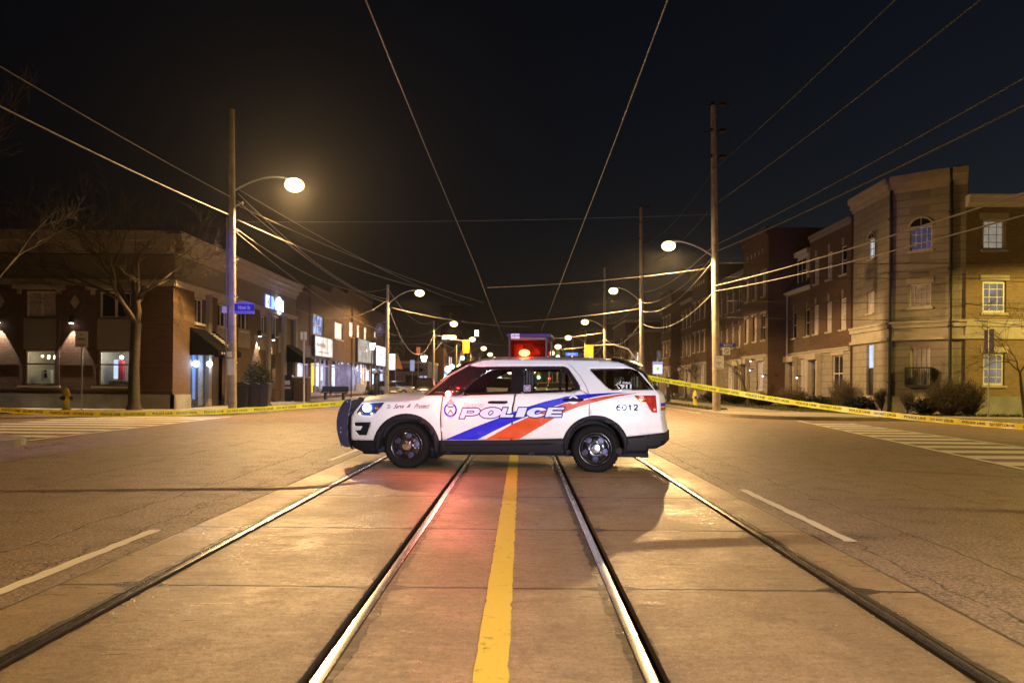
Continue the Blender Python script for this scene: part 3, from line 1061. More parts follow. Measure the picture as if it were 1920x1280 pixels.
q = P(145, 650, 29.9)
post_sign(q.x, 30.2, 0, .50, .62, P(145, 621, 30.2).z, 'white parking notice sign on a thin post beside the yellow hydrant', [(.74, .1, .2, 1), (.42, .17, .55, 5), (.1, .1, .7, 6)])
q = P(1342, 680, 35.2)
post_sign(9.02, 35.18, 0, .46, .60, P(1342, 667, 35.2).z, 'white notice sign strapped low on the tall leaning pole', [(.84, .05, .4, 4), (.45, .1, .5, 5), (.28, .12, .2, 2), (.06, .06, .6, 6)], post=False)
post_sign(9.36, 35.16, 0, .34, .34, P(1356, 651, 35.2).z, 'small white sign with a barred ring beside the tall leaning pole', [], post=False, ring=True)
# street edge sign seen from the side by the stone house
s = thing('notice_sign', 'dark sign seen edge on atop a post before the brick side wall', 'sign', (P(1842, 785, 31).x, 30.6, .145))
b = MB(); b.tube([(0, 0, 0), (0, 0, P(1842, 622, 30.6).z)], .03, 6); b.build('post', M['galv'], s)
z = P(1842, 622, 30.6).z
b = MB(); b.box(-.015, .015, -.3, .3, z - 1.0, z - .05); b.build('sign_plate', M['black_metal'], s)
# bus stop flag pole
q = G(570, 757, .145)
s = thing('stop_post', 'pale stop post with a small flag plate beside the brick planter', 'stop post', (q.x, q.y, .145))
b = MB(); b.tube([(0, 0, 0), (-.04, 0, P(565, 622, q.y).z - .145)], .055, 8); b.build('post', M['galv'], s)
z = P(565, 622, q.y).z - .145
b = MB(); b.box(-.20, .12, -.03, 0, z - .42, z); b.build('flag_plate', M['sign_white'], s)
b = MB(); b.box(.05, .32, -.03, 0, z - 1.35, z - .75); b.build('timetable', simple('timetable', (.25, .22, .2), .5), s)

# the lit transit sign beside the tape on the townhouse side
q = P(1233, 690, 52)
s = thing('transit_sign', 'lit blue and white transit sign with a green emblem behind the tape', 'sign', (q.x, 52, .145))
b = MB(); b.tube([(0, .05, 0), (0, .05, q.z + .4)], .05, 6); b.build('post', M['galv'], s)
zc = q.z - .145
b = MB(); b.box(-.34, .34, -.06, .03, zc - .42, zc + .44); b.build('sign_case', simple('sign_case', (.25, .32, .62), .4, emit=(.3, .4, 1), estr=.35), s)
b = MB(); b.box(-.29, .29, -.075, -.062, zc - .36, zc + .22); b.build('sign_face', glow('transit_face', (.80, .92, 1.0), 1.0), s)
b = MB()
n = 12
b.add([(.10 * cos(2 * pi * k / n) * (1.3 if k % 2 else .9), -.079, zc - .03 + .10 * sin(2 * pi * k / n) * (1.3 if k % 2 else .9)) for k in range(n)], [tuple(range(n))])
b.build('emblem', glow('emblem_green', (.42, .62, .08), .8), s)

# ------------------------------------------------------------------ signals over the next crossing
def signal(x, y, z, px_, label, w=.42, h=1.35):
    s = thing('traffic_signal', label, 'traffic signal', (x, y, z))
    b = MB(); b.box(-w / 2, w / 2, 0, .22, 0, h); b.build('housing', M['signal_yellow'], s)
    b = MB(); b.box(-w / 2 - .12, w / 2 + .12, -.03, -.005, -.12, h + .12); b.build('backplate', M['signal_yellow'], s)
    b = MB()
    L = px_ - x
    b.tube([(0, .1, h + .05), (L * .5, .1, h + .15), (L * .8, .1, h - .2), (L, .1, h - 1.2)], .06, 6)
    b.build('mast_arm', M['galv'], s)
    return s


q = P(874, 660, 101)
signal(q.x, 101, q.z, -11.4, 'yellow signal box seen from behind hanging on the shop side arm', .62, 1.45)
q = P(1105, 670, 59)
signal(q.x, 59, q.z, 8.95, 'yellow signal box seen from behind hanging on the townhouse side arm', .36, .86)
q = P(852, 632, 100)
s = thing('road_sign', 'long pale road sign hung on the signal arm over the shop side', 'road sign', (q.x - .9, 100.6, q.z - .25))
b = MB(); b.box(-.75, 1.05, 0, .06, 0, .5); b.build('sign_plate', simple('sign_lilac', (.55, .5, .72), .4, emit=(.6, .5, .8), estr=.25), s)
q = P(867, 668, 112)
s = thing('traffic_signal', 'signal head glowing blue green beneath the yellow box on the shop side', 'traffic signal', (q.x, 112, q.z))
b = MB(); b.box(-.3, .3, 0, .2, -.6, .8); b.build('housing', simple('signal_orange', (.45, .2, .04), .5), s)
b = MB(); b.ball((0, -.08, -.25), .30, 12); b.build('signal_lens', glow('signal_green', (.30, .68, 1.0), 6), s, smooth=True)
q = P(1046, 668, 120)
s = thing('traffic_signal', 'signal head glowing blue green just over the police car roof', 'traffic signal', (q.x, 120, q.z))
b = MB(); b.box(-.32, .32, 0, .2, -.3, .95); b.build('housing', M['signal_yellow'], s)
b = MB(); b.ball((0, -.08, -.15), .30, 12); b.build('signal_lens', glow('signal_green', (.30, .68, 1.0), 6), s, smooth=True)
q = P(1072, 664, 100)
s = thing('street_sign', 'lit blue street name sign hanging over the far crossing', 'street sign', (q.x - .8, 100, q.z - .2))
b = MB(); b.box(0, 1.6, 0, .1, 0, .42); b.build('sign_case', glow('sign_lit_blue', (.10, .20, .85), 1.0), s)
b = MB(); scribble(b, (.3, -.01, .12), 1.0, .2, 6); b.build('lettering', glow('sign_lit_white', (.5, .65, 1), 1.0), s, recalc=False)

for k, (px, py, Y, col, lab) in enumerate(((938, 706, 230, 'green', 'far green signal lamp seen through the front door window, upper one'), (922, 716, 300, 'green', 'far green signal lamp seen through the front door window, lower one'), (912, 700, 210, 'red', 'far red signal lamp seen through the front door window'), (1010, 704, 260, 'green', 'far green signal lamp seen through the rear door window'), (1030, 712, 330, 'red', 'far red signal lamp seen through the rear door window'))):
    q = P(px, py, Y)
    s = thing('traffic_signal', lab, 'traffic signal', tuple(q), 'far signals along the road')
    b = MB(); b.box(-.45, .45, 0, .3, -1.2, 1.2); b.build('housing', M['signal_yellow'], s)
    b = MB(); b.ball((0, -.1, -.6 if col == 'green' else .6), .55, 10); b.build('signal_lens', glow('far_signal_' + col, (.35, .9, .85) if col == 'green' else (1, .12, .06), 5), s, smooth=True)
    b = MB(); b.tube([(0, .2, 1.2), (0, .2, 2.2), (9 if px > 978 else -8, .2, 2.6)], .08, 5); b.build('mast_arm', M['galv'], s)
# ------------------------------------------------------------------ the police car
PSI = radians(6.5)
EX = Vector((cos(PSI), -sin(PSI), 0))          # toward the tail
EY = Vector((sin(PSI), cos(PSI), 0))           # away from the camera
HALF = 0.985
CAR0 = Vector((-0.30, 11.46, 0)) + EY * HALF

_WT = [(-.2, .86), (0.2, .90), (0.32, .945), (0.47, .970), (0.62, .982), (0.8, .985), (0.95, .982), (1.06, .972), (1.14, .955), (1.2, .928), (1.3, .885), (1.5, .80), (1.66, .725), (1.74, .66), (1.9, .52)]


def halfw(x, z):
    for i in range(len(_WT) - 1):
        if z <= _WT[i + 1][0]:
            (z0, w0), (z1, w1) = _WT[i], _WT[i + 1]
            q = max(0, min(1, (z - z0) / (z1 - z0)))
            w = w0 + (w1 - w0) * q
            break
    else:
        w = _WT[-1][1]
    # soft shoulder crease and lower body scallop
    w += .010 * math.exp(-((z - 1.10) / .075) ** 2) - .012 * math.exp(-((z - .62) / .10) ** 2)
    if x < -1.45:
        w -= .30 * ((-1.45 - x) / 1.0) ** 2.3
    if x > 1.55:
        w -= .17 * ((x - 1.55) / .95) ** 2.2
    return max(w, .3)


def _hit(px, py, w):
    d = RIGHT * (px - VPX) + UP * (VPY - py) + FWD * F
    k = (-w - (CAM - CAR0).dot(EY)) / d.dot(EY)
    p = CAM + d * k
    return (p - CAR0).dot(EX), p.z


_xa, _za = _hit(762, 878.7, .93)
_xb, _zb = _hit(1116, 887.4, .93)


def T(px, py, w=None):
    """photo pixel -> (x, z) on the near side of the car"""
    ww = HALF if w is None else w
    for _ in range(1 if w is not None else 6):
        x, z = _hit(px, py, ww)
        z -= _za + (_zb - _za) * (x - _xa) / (_xb - _xa)
        if w is None:
            ww = halfw(x, z)
    return x, z


def R1(x, y): return T(600 + x / 4.2675, 600 + y / 4.2675)
def R2(x, y): return T(900 + x / 4.2675, 600 + y / 4.2675)
def C8(x, y): return T(810 + x / 7.111, 720 + y / 7.111)
def C10(x, y): return T(1040 + x / 7.111, 720 + y / 7.111)


car = thing('police_car', 'white police car with blue and red stripes parked across the streetcar tracks', 'police car', tuple(CAR0), None, -PSI)

t = NT('police_white')
v = t.obj()
n1 = t.noise(v, 2.5, 5)
sp = t.n('ShaderNodeSeparateXYZ'); t.l(v, sp.inputs[0])
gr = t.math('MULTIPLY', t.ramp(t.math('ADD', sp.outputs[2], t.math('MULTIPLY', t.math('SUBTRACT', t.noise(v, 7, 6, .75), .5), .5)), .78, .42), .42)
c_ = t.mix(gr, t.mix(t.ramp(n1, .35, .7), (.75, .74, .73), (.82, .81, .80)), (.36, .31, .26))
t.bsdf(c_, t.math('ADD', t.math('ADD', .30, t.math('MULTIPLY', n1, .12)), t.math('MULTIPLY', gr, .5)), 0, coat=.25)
PW = t.m
PBLACK = simple('car_trim', (.009, .0085, .011), .6, vary=.2, scale=30, spec=.22)
PGLOSS = simple('car_gloss_black', (.016, .014, .015), .12, vary=.2, bstr=0, coat=.5)
PBLUE = simple('stripe_blue', (.018, .018, .58), .25, vary=.1, bstr=0, coat=.4)
PRED = simple('stripe_red', (.62, .075, .012), .25, vary=.1, bstr=0, coat=.4)
PINK = simple('decal_ink', (.012, .010, .12), .75, vary=.1, bstr=0, spec=.04)
PSCRIPT = simple('decal_crimson', (.11, .008, .05), .75, vary=.1, bstr=0, spec=.04)
PREFL = simple('decal_reflective', (.66, .70, .95), .3, vary=.06, bstr=0, coat=.3)
PDECALW = simple('decal_white', (.80, .80, .80), .3, vary=.04, bstr=0)
GAP = simple('car_gap', (.006, .006, .006), .8, vary=.1, bstr=0)
CGLASS = glass('car_glass', (.86, .88, .86))
CGLASSD = glass('car_glass_tinted', (.34, .34, .33), .14)
RUBBER = simple('rubber', (.007, .0065, .007), .8, vary=.25, scale=25, bstr=.5, spec=.15)
RIM = simple('rim_black', (.006, .006, .007), .22, vary=.2, bstr=0, coat=.3)
CHROME = simple('chrome', (.72, .72, .74), .16, metal=1.0, vary=.05, bstr=0)
STEEL = simple('brake_steel', (.055, .05, .11), .45, metal=.4, vary=.2)


def panel(name, outer, holes, off, mat, parent, both=True, step=.07, thick=.012, wfun=None):
    """a skin on the car's side: outline in (x, z), bent to the body's cross section"""
    vs, fs = tri_poly(outer, holes, step)
    res = []
    for sd in ((-1, 1) if both else (-1,)):
        b = MB()
        b.v = [(x, sd * ((wfun or halfw)(x, z) + off), z) for x, z in vs]
        b.f = [f if sd < 0 else f[::-1] for f in fs]
        b.mi = [0] * len(fs)
        o = b.build(name, mat, parent, smooth=True, recalc=False)
        if thick:
            md = o.modifiers.new('thick', 'SOLIDIFY')
            md.thickness = thick
            md.offset = -1
        res.append(o)
    return res


def shell(name, prof, bulge, mat, parent, p=2.0, dirv=None, inset=0.0, n=18, smooth=True):
    """skin from side to side along the outline prof [(x, z)], bulging outward in the middle"""
    b = MB()
    k = len(prof)
    for i, (x, z) in enumerate(prof):
        a, c = prof[max(0, i - 1)], prof[min(k - 1, i + 1)]
        tx, tz = c[0] - a[0], c[1] - a[1]
        L = math.hypot(tx, tz) or 1
        nx, nz = (-tz / L, tx / L) if dirv is None else dirv
        w = halfw(x, z) - inset
        bu = bulge[i] if isinstance(bulge, (list, tuple)) else bulge
        for j in range(n + 1):
            # finer near the edges
            q = -1 + 2 * j / n
            q = math.copysign(1 - (1 - abs(q)) ** 1.35, q)
            e = bu * (1 - abs(q) ** p)
            b.v.append((x + nx * e, q * w, z + nz * e))
    for i in range(k - 1):
        for j in range(n):
            b.f.append((i * (n + 1) + j, i * (n + 1) + j + 1, (i + 1) * (n + 1) + j + 1, (i + 1) * (n + 1) + j))
            b.mi.append(0)
    o = b.build(name, mat, parent, smooth=smooth)
    return o


def arc(cx, cy, r, a0, a1, n=18):
    """arch in photo pixels; angles in degrees, 0 = right, 90 = up"""
    return [T(cx + r * cos(radians(a0 + (a1 - a0) * i / n)), cy - r * sin(radians(a0 + (a1 - a0) * i / n))) for i in range(n + 1)]


FWx, FWy, RWx, RWy = 762, 837.5, 1116.3, 843
AF, AR = 57.5, 58.5
# ---- painted side skins
hood_seam = [T(*p) for p in ((681, 752), (700, 752.2), (722, 753), (742, 753), (762, 752), (785, 749.6), (799, 742))]
fender = [T(681, 752)] + hood_seam[1:] + [T(806, 741.6), T(829.5, 741.5), T(829, 745), T(826, 764), T(824.6, 787), T(826, 811), T(827.2, 825.5)] + [T(819.6, 825.5)] + arc(FWx, FWy, AF, 12, 168)[1:] + \
    [T(700.5, 825), T(659.5, 824.6), T(657.4, 801.5), T(658.6, 781), T(664, 772), T(670.3, 764)]
insert = [R1(*p) for p in ((275, 818), (407, 815), (372, 920), (310, 920), (278, 882), (322, 878), (335, 848), (278, 845))]
lampo = [R1(*p) for p in ((288, 742), (330, 672), (402, 664), (517, 658), (492, 690), (440, 750), (400, 764), (345, 762))]
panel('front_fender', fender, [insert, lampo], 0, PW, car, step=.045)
panel('bumper_insert', insert, [], -.012, PBLACK, car)
fdoor = [T(831.5, 742.8), T(867, 742.2), T(915, 740.8), T(964.5, 739.2), T(962.5, 752), T(959.8, 764), T(958.6, 790), T(957.8, 825), T(829.2, 825.6), T(828, 811), T(826.6, 787), T(828, 764), T(831, 745)]
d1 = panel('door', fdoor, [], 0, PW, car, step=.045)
rdoor = [T(967.5, 739.2), T(1020, 737.4), T(1079, 735.8), T(1087, 727), T(1088, 716), T(1082, 700), T(1084.5, 703.5), T(1092, 713), T(1098.5, 724), T(1103, 738), T(1103.6, 760), T(1103.2, 778)]
rdoor = [T(967.5, 739.2), T(1020, 737.4), T(1079, 735.9), T(1086, 732.4), T(1103.2, 740.6), T(1104.3, 760), T(1104.1, 781.5)] + \
    arc(RWx, RWy, AR, 103, 163)[0:] + [T(1058.6, 823), T(960.4, 825), T(961.4, 790), T(962.6, 764), T(965.3, 752)]
d2 = panel('door', rdoor, [], 0, PW, car, step=.045)
qglass = [R2(*p) for p in ((880, 393), (1040, 392), (1206, 392), (1260, 412), (1395, 565), (1230, 567), (1060, 567), (1030, 556), (1000, 530), (940, 470), (885, 412))]
taill = [C10(*p) for p in ((1058, 158), (1200, 159), (1348, 158), (1368, 392), (1300, 385), (1268, 345), (1240, 290), (1215, 250), (1165, 248), (1115, 228))]
roof_prof = [T(*p) for p in ((895, 677.6), (912, 675.8), (928, 674.6), (950, 674), (985, 673.6), (1017, 674.3), (1050, 674.8), (1087, 676), (1120, 677.3), (1146, 678.8), (1160, 680.4))]
quarter = roof_prof[::-1] + [T(881, 685.2), T(897, 687.6), T(930, 687.2), T(1000, 686.9), T(1058, 687.2), T(1066, 691.5), T(1078, 708.5), T(1087.2, 723.5), T(1087.4, 731.2), T(1104.4, 739.8), T(1105.4, 760), T(1105.2, 780.8)] + \
    arc(RWx, RWy, AR, 101, 22) + [T(1174.6, 819.8), T(1245, 812.3), T(1242, 801.5), T(1239.6, 787.5), T(1238.8, 765), T(1238.2, 750), T(1235.5, 738), T(1227.6, 731.5), T(1204, 701.5), T(1186, 691.5), T(1171, 684.5)]
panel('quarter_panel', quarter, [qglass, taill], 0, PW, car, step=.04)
# dark sheet standing in for the shade behind the shut lines
under = [T(800, 745), T(963, 741), T(1106, 738), T(1106, 778), T(1062, 800), T(1056, 822), T(824, 824), T(812, 790)]
panel('gap_shade_sheet', under, [], -.022, GAP, car, thick=0)
# ---- greenhouse
sur = [T(801, 741.5), T(843.5, 703.5), T(876.5, 685.6), T(881, 685.4), T(897, 687.8), T(972, 687.2), T(1058, 687.4), T(1066, 692), T(1078, 710), T(1087, 724), T(1087, 730), T(1079, 736), T(1020, 737.6), T(965, 739.4), T(915, 741), T(867, 742.4)]
g1 = [R1(*p) for p in ((1120, 586), (1165, 560), (1225, 500), (1300, 447), (1388, 404), (1470, 396), (1535, 394), (1530, 480), (1522, 574), (1300, 582))]
g2 = [R2(*p) for p in ((352, 400), (500, 398), (640, 398), (630, 566), (420, 572), (345, 574))]
g3 = [R2(*p) for p in ((660, 400), (676, 410), (735, 490), (772, 552), (735, 562), (652, 566))]
panel('window_surround', sur, [g1, g2, g3], -.006, PGLOSS, car, thick=.02)
for gg in (g1, g2, g3):
    panel('side_window', gg, [], -.014, CGLASS, car, thick=0)
panel('side_window', qglass, [], -.008, CGLASSD, car, thick=0)
# sticker beside the rear door glass
stk = [R2(*p) for p in ((350, 525), (404, 523), (405, 574), (351, 575))]
panel('sticker', stk, [], .004, simple('sticker_violet', (.42, .36, .48), .4, bstr=0), car, both=False, thick=0)


def ring2(c, ro, ri, n=24, ax=1.0):
    o = [(c[0] + ro * ax * cos(2 * pi * k / n), c[1] + ro * sin(2 * pi * k / n)) for k in range(n)]
    i = [(c[0] + ri * ax * cos(2 * pi * k / n), c[1] + ri * sin(2 * pi * k / n)) for k in range(n)]
    return o, i


c = R2(377, 549)
o_, i_ = ring2(c, .042, .034, 18)
panel('sticker_ring', o_, [i_], .0055, PINK, car, both=False, thick=0, step=None)
# ---- roof, hood, glass, tail
shell('roof', roof_prof, .06, PW, car, p=2.2, dirv=(0, 1))
hb = [.075, .10, .118, .128, .135, .13, .06]
shell('hood', hood_seam, hb, PW, car, p=5.0, dirv=(-.1, 1))
ws = [T(797, 741), T(820, 722), T(843.7, 703), T(862, 692.5), T(876.5, 685.5), T(895, 677.8)]
shell('windshield', ws, [.10, .13, .14, .13, .11, .06], glass('windshield_glass', (.45, .46, .45), .3), car, p=2.0, dirv=(-.45, .85))
rail = [T(797, 741), T(843.7, 703), T(876.5, 685.5), T(896, 677.6)]
for sd in (-1, 1):
    b = MB()
    b.tube([(x, sd * (halfw(x, z) - .012), z) for x, z in rail], .022, 8)
    b.build('windshield_pillar', simple('pillar_sheen_brown', (.16, .12, .08), .25, vary=.1, bstr=0, coat=.5), car, smooth=True)  # brown sheen of reflections on the windshield edge, put into the colour
rg = [T(1184, 690), T(1206, 704), T(1229, 733)]
shell('rear_window', rg, .10, CGLASSD, car, p=2.2, dirv=(1, .3))
tg = [T(1229, 733), T(1236, 740), T(1238, 752), T(1238.6, 787), T(1241.5, 801.5), T(1245, 812)]
shell('tailgate', tg, [.10, .11, .12, .12, .12, .10], PW, car, p=2.6, dirv=(1, 0))
# tail stripes
for z0, z1, mt in ((757, 763.5, PBLUE), (765.5, 771, PRED)):
    a0, a1 = T(1238.6, z0), T(1238.6, z1)
    shell('tail_stripe', [(a0[0] + .006, a0[1]), (a1[0] + .006, a1[1])], [.12, .12], mt, car, p=2.6, dirv=(1, 0))
sp = [T(1146, 678.2), T(1169, 681.2), T(1190, 684.8), T(1205.5, 688.4)]
shell('spoiler', [(x, z + .006) for x, z in sp], [.07, .07, .06, .04], PGLOSS, car, p=3, dirv=(0.2, 1), inset=.03)
b = MB()
for sd in (-1, 1):
    a_, c_ = T(1160, 681), T(1205, 688.8)
    d_ = T(1186, 692)
    y0 = sd * (halfw(*a_) - .05)
    b.add([(a_[0], y0, a_[1]), (c_[0], y0, c_[1]), (d_[0], y0 * 1.02, d_[1]), (a_[0] + .1, y0 * 1.05, d_[1])], [(0, 1, 2, 3)])
b.build('spoiler_end', PGLOSS, car)
fb = [T(663, 842), T(658.6, 826), T(657.4, 801.5), T(658.6, 780.5), T(664, 772), T(670.3, 764), T(676, 756), T(681, 752)]
shell('front_bumper', fb[:4], .22, PBLACK, car, p=2.2, dirv=(-1, 0))
shell('grille', fb[3:], [.22, .21, .19, .15, .11], PGLOSS, car, p=2.2, dirv=(-1, .1))
# ---- black lower trim
lowf = [T(701.5, 825.3), T(659, 825), T(663, 839), T(679.7, 846), T(682, 850.7), T(708, 851), T(706.5, 838)]
panel('front_valance', lowf, [], .006, PBLACK, car)
fa = arc(FWx, FWy, 62.5, 10, 170) + [T(700.2, 826), T(706.5, 851), T(712, 851)] + arc(FWx, FWy + 1, 52, 194, 0) + [T(816, 850), T(822.5, 852.4)]
panel('wheel_arch', fa, [], .018, PBLACK, car)
ra = arc(RWx, RWy, 63.5, 18, 161) + [T(1058, 852.6), T(1062, 853)] + arc(RWx, RWy + 1, 54.5, 190, -10) + [T(1166, 852), T(1175.5, 846)]
panel('wheel_arch', ra, [], .018, PBLACK, car)
rock = [T(821, 825.8), T(958, 825.2), T(1058.5, 822.8), T(1056, 836), T(1058, 852.8), T(960, 853), T(823, 852.6), T(824.5, 838)]
panel('rocker_trim', rock, [], .012, PBLACK, car)
mold = [T(837, 831.5), T(1030, 829.8), T(1040, 831), T(1030, 834), T(838, 835), T(834, 833)]
panel('side_molding', mold, [], .028, PBLACK, car, thick=.02)
rb = [T(1174.8, 820.2), T(1245.8, 812.6), T(1246.3, 829.6), T(1237.4, 838), T(1231, 842), T(1216, 842.8), T(1215, 848), T(1164.8, 852.3), T(1170, 840)]
panel('rear_bumper', rb, [], .010, PBLACK, car)
shell('rear_bumper', [T(1245.6, 812.4), T(1246.2, 829), T(1237.4, 838)], .12, PBLACK, car, p=2.4, dirv=(1, 0))
b = MB()
fl = T(900, 846)[1]
b.box(-1.9, 2.0, -.80, .80, fl - .02, fl + .03)
b.box(-2.2, 2.2, -.5, .5, fl - .09, fl - .03)
b.tube([(1.75, -.93, fl + .04), (1.75, .93, fl + .04)], .05, 8)
b.tube([(_xa, -.85, .35), (_xa, .85, .35)], .05, 8)
b.build('underbody', GAP, car)
# firewall, dash, seats: what shows through the glass
b = MB()
b.box(-1.22, -.62, -.74, .74, fl, 1.06)
b.box(-1.05, -.72, -.70, .70, 1.06, 1.13)
b.build('dashboard', PBLACK, car)
b = MB()
b.box(-2.1, -1.25, -.62, .62, .45, .95)
b.build('engine_block', GAP, car)
for sd in (-1, 1):
    for xs in (-.10, .92):
        st = thing('seat', None, None)
        st.parent = car
        b = MB()
        y = sd * .40
        b.box(xs - .52, xs + .02, y - .25, y + .25, fl + .1, .72)
        b.build('seat_cushion', M['cloth_dark'], st)
        b = MB()
        b.prism([(xs - .02, .66), (xs + .12, .66), (xs + .27, 1.22), (xs + .16, 1.25)], y - .25, y + .25)
        b.build('seat_back', M['cloth_dark'], st)
        b = MB()
        b.prism([(xs + .17, 1.27), (xs + .26, 1.27), (xs + .30, 1.46), (xs + .22, 1.48)], y - .13, y + .13)
        b.build('headrest', M['cloth_dark'], st)
b = MB()
b.lathe([(.165, -.012), (.18, 0), (.165, .012), (.155, 0), (.165, -.012)], 20, (0, 0, 0), 'x')
o = b.build('steering_wheel', PBLACK, car)
o.location = (-.52, .40, 1.02); o.rotation_euler = (0, radians(-22), 0)
b = MB()
b.box(.285, .305, -.72, .72, .8, 1.30)
for yy in (-.66, -.22, .22, .66):
    b.box(.285, .315, yy - .015, yy + .015, 1.30, 1.56)
b.box(.28, .32, -.66, .66, 1.55, 1.585)
b.build('partition', M['black_metal'], car)
# ---- lamps
hl = panel('headlight', lampo, [], -.035, simple('headlight_bowl', (.20, .24, .55), .15, metal=.7, vary=.3, scale=30, bstr=0), car, thick=0)
for sd, h_ in zip((-1, 1), hl):
    b = MB()
    x, z = R1(372, 702)
    b.ball((x, sd * (halfw(x, z) - .02), z), .066, 14)
    b.build('lamp_bulb', glow('headlight_blue', (.46, .64, 1.0), 9), h_, smooth=True)
    for xx, yy in ((316, 745), (412, 748)):
        x, z = R1(xx, yy)
        b = MB(); b.ball((x, sd * (halfw(x, z) - .01), z), .018, 8)
        b.build('marker_bulb', glow('headlight_amber', (1.0, .75, .35), 2.2), h_, smooth=True)
    x, z = R1(455, 705)
    b = MB(); b.ball((x, sd * (halfw(x, z) - .035), z), .04, 10)
    b.build('indicator', simple('indicator_amber', (.45, .20, .05), .2, metal=.5, bstr=0), h_, smooth=True)
    cov = panel('lens_cover', lampo, [], -.004, glass('clear_lens', (.9, .92, 1.0), .25), h_, both=False, thick=0)
    if sd > 0:
        for c_ in cov:
            c_.data.transform(Matrix.Scale(-1, 4, (0, 1, 0)))
tl = panel('taillight', taill, [], -.004, simple('taillight_red', (.36, .020, .012), .12, vary=.5, scale=18, bstr=0, coat=.8, emit=(1, .10, .05), estr=.03), car, thick=0)
for px_, py_, r_ in ((1155, 192, .040), (1328, 350, .022)):
    x, z = C10(px_, py_)
    b = MB(); b.lathe([(r_, 0), (r_ * .6, -.004), (.001, -.005)], 14, (x, -(halfw(x, z) - .004), z), 'y')
    b.build('reflector', simple('reflector_pink', (.85, .25, .18), .1, vary=.2, scale=60, bstr=0, emit=(1, .25, .15), estr=.25), tl[0], smooth=True)
# ---- mirrors with the red repeater lamp
for sd in (-1, 1):
    mr = thing('mirror', None, None); mr.parent = car
    x, z = R1(1085, 578)
    y = sd * (halfw(x, z) + .10)
    b = MB(); b.ball((0, 0, 0), 1.0, 14); b.v = [(p[0] * .150, p[1] * .115, p[2] * .082) for p in b.v]
    o = b.build('mirror_shell', PGLOSS, mr, smooth=True); o.location = (x + .02, y, z + .015)
    b = MB(); b.tube([(x, sd * (halfw(x, z) - .05), z - .06), (x + .01, y - sd * .03, z - .02)], .03, 8)
    b.build('mirror_arm', PBLACK, mr, smooth=True)
x, z = R1(1050, 590)
mred = thing('repeater_lamp', None, None); mred.parent = car
b = MB(); b.ball((x, -(halfw(x, z) + .225), z), .042, 12)
b.build('lamp_bulb', glow('repeater_red', (1.0, .30, .20), 22), mred, smooth=True)
b = MB(); b.lathe([(.055, .03), (.052, .0), (.03, -.01)], 14, (x, -(halfw(x, z) + .20), z), 'y')
b.build('lamp_bezel', simple('bezel_red', (.5, .03, .03), .2, bstr=0, emit=(1, .05, .05), estr=.8), mred, smooth=True)
light('repeater_glow', 'POINT', (x - .02, -(halfw(x, z) + .32), z), (1.0, .16, .10), 12, None, .03, parent=car)
light('repeater_beam', 'SPOT', (x - .02, -(halfw(x, z) + .34), z), (1.0, .20, .12), 62, (x - .8, -(halfw(x, z) + 3.2), z - 1.3), .03, 150, .6, parent=car)
light('cabin_red_glow', 'POINT', (x + .15, -.45, z + .14), (1.0, .03, .02), 26, None, .05, parent=car)  # added light without a lamp body, reddens the pillar from inside
light('pillar_red_glow', 'POINT', (x + .16, -(halfw(x, z) + .16), z + .20), (1.0, .04, .02), 5, None, .04, parent=car)  # added red light for the pillar, no lamp stands here
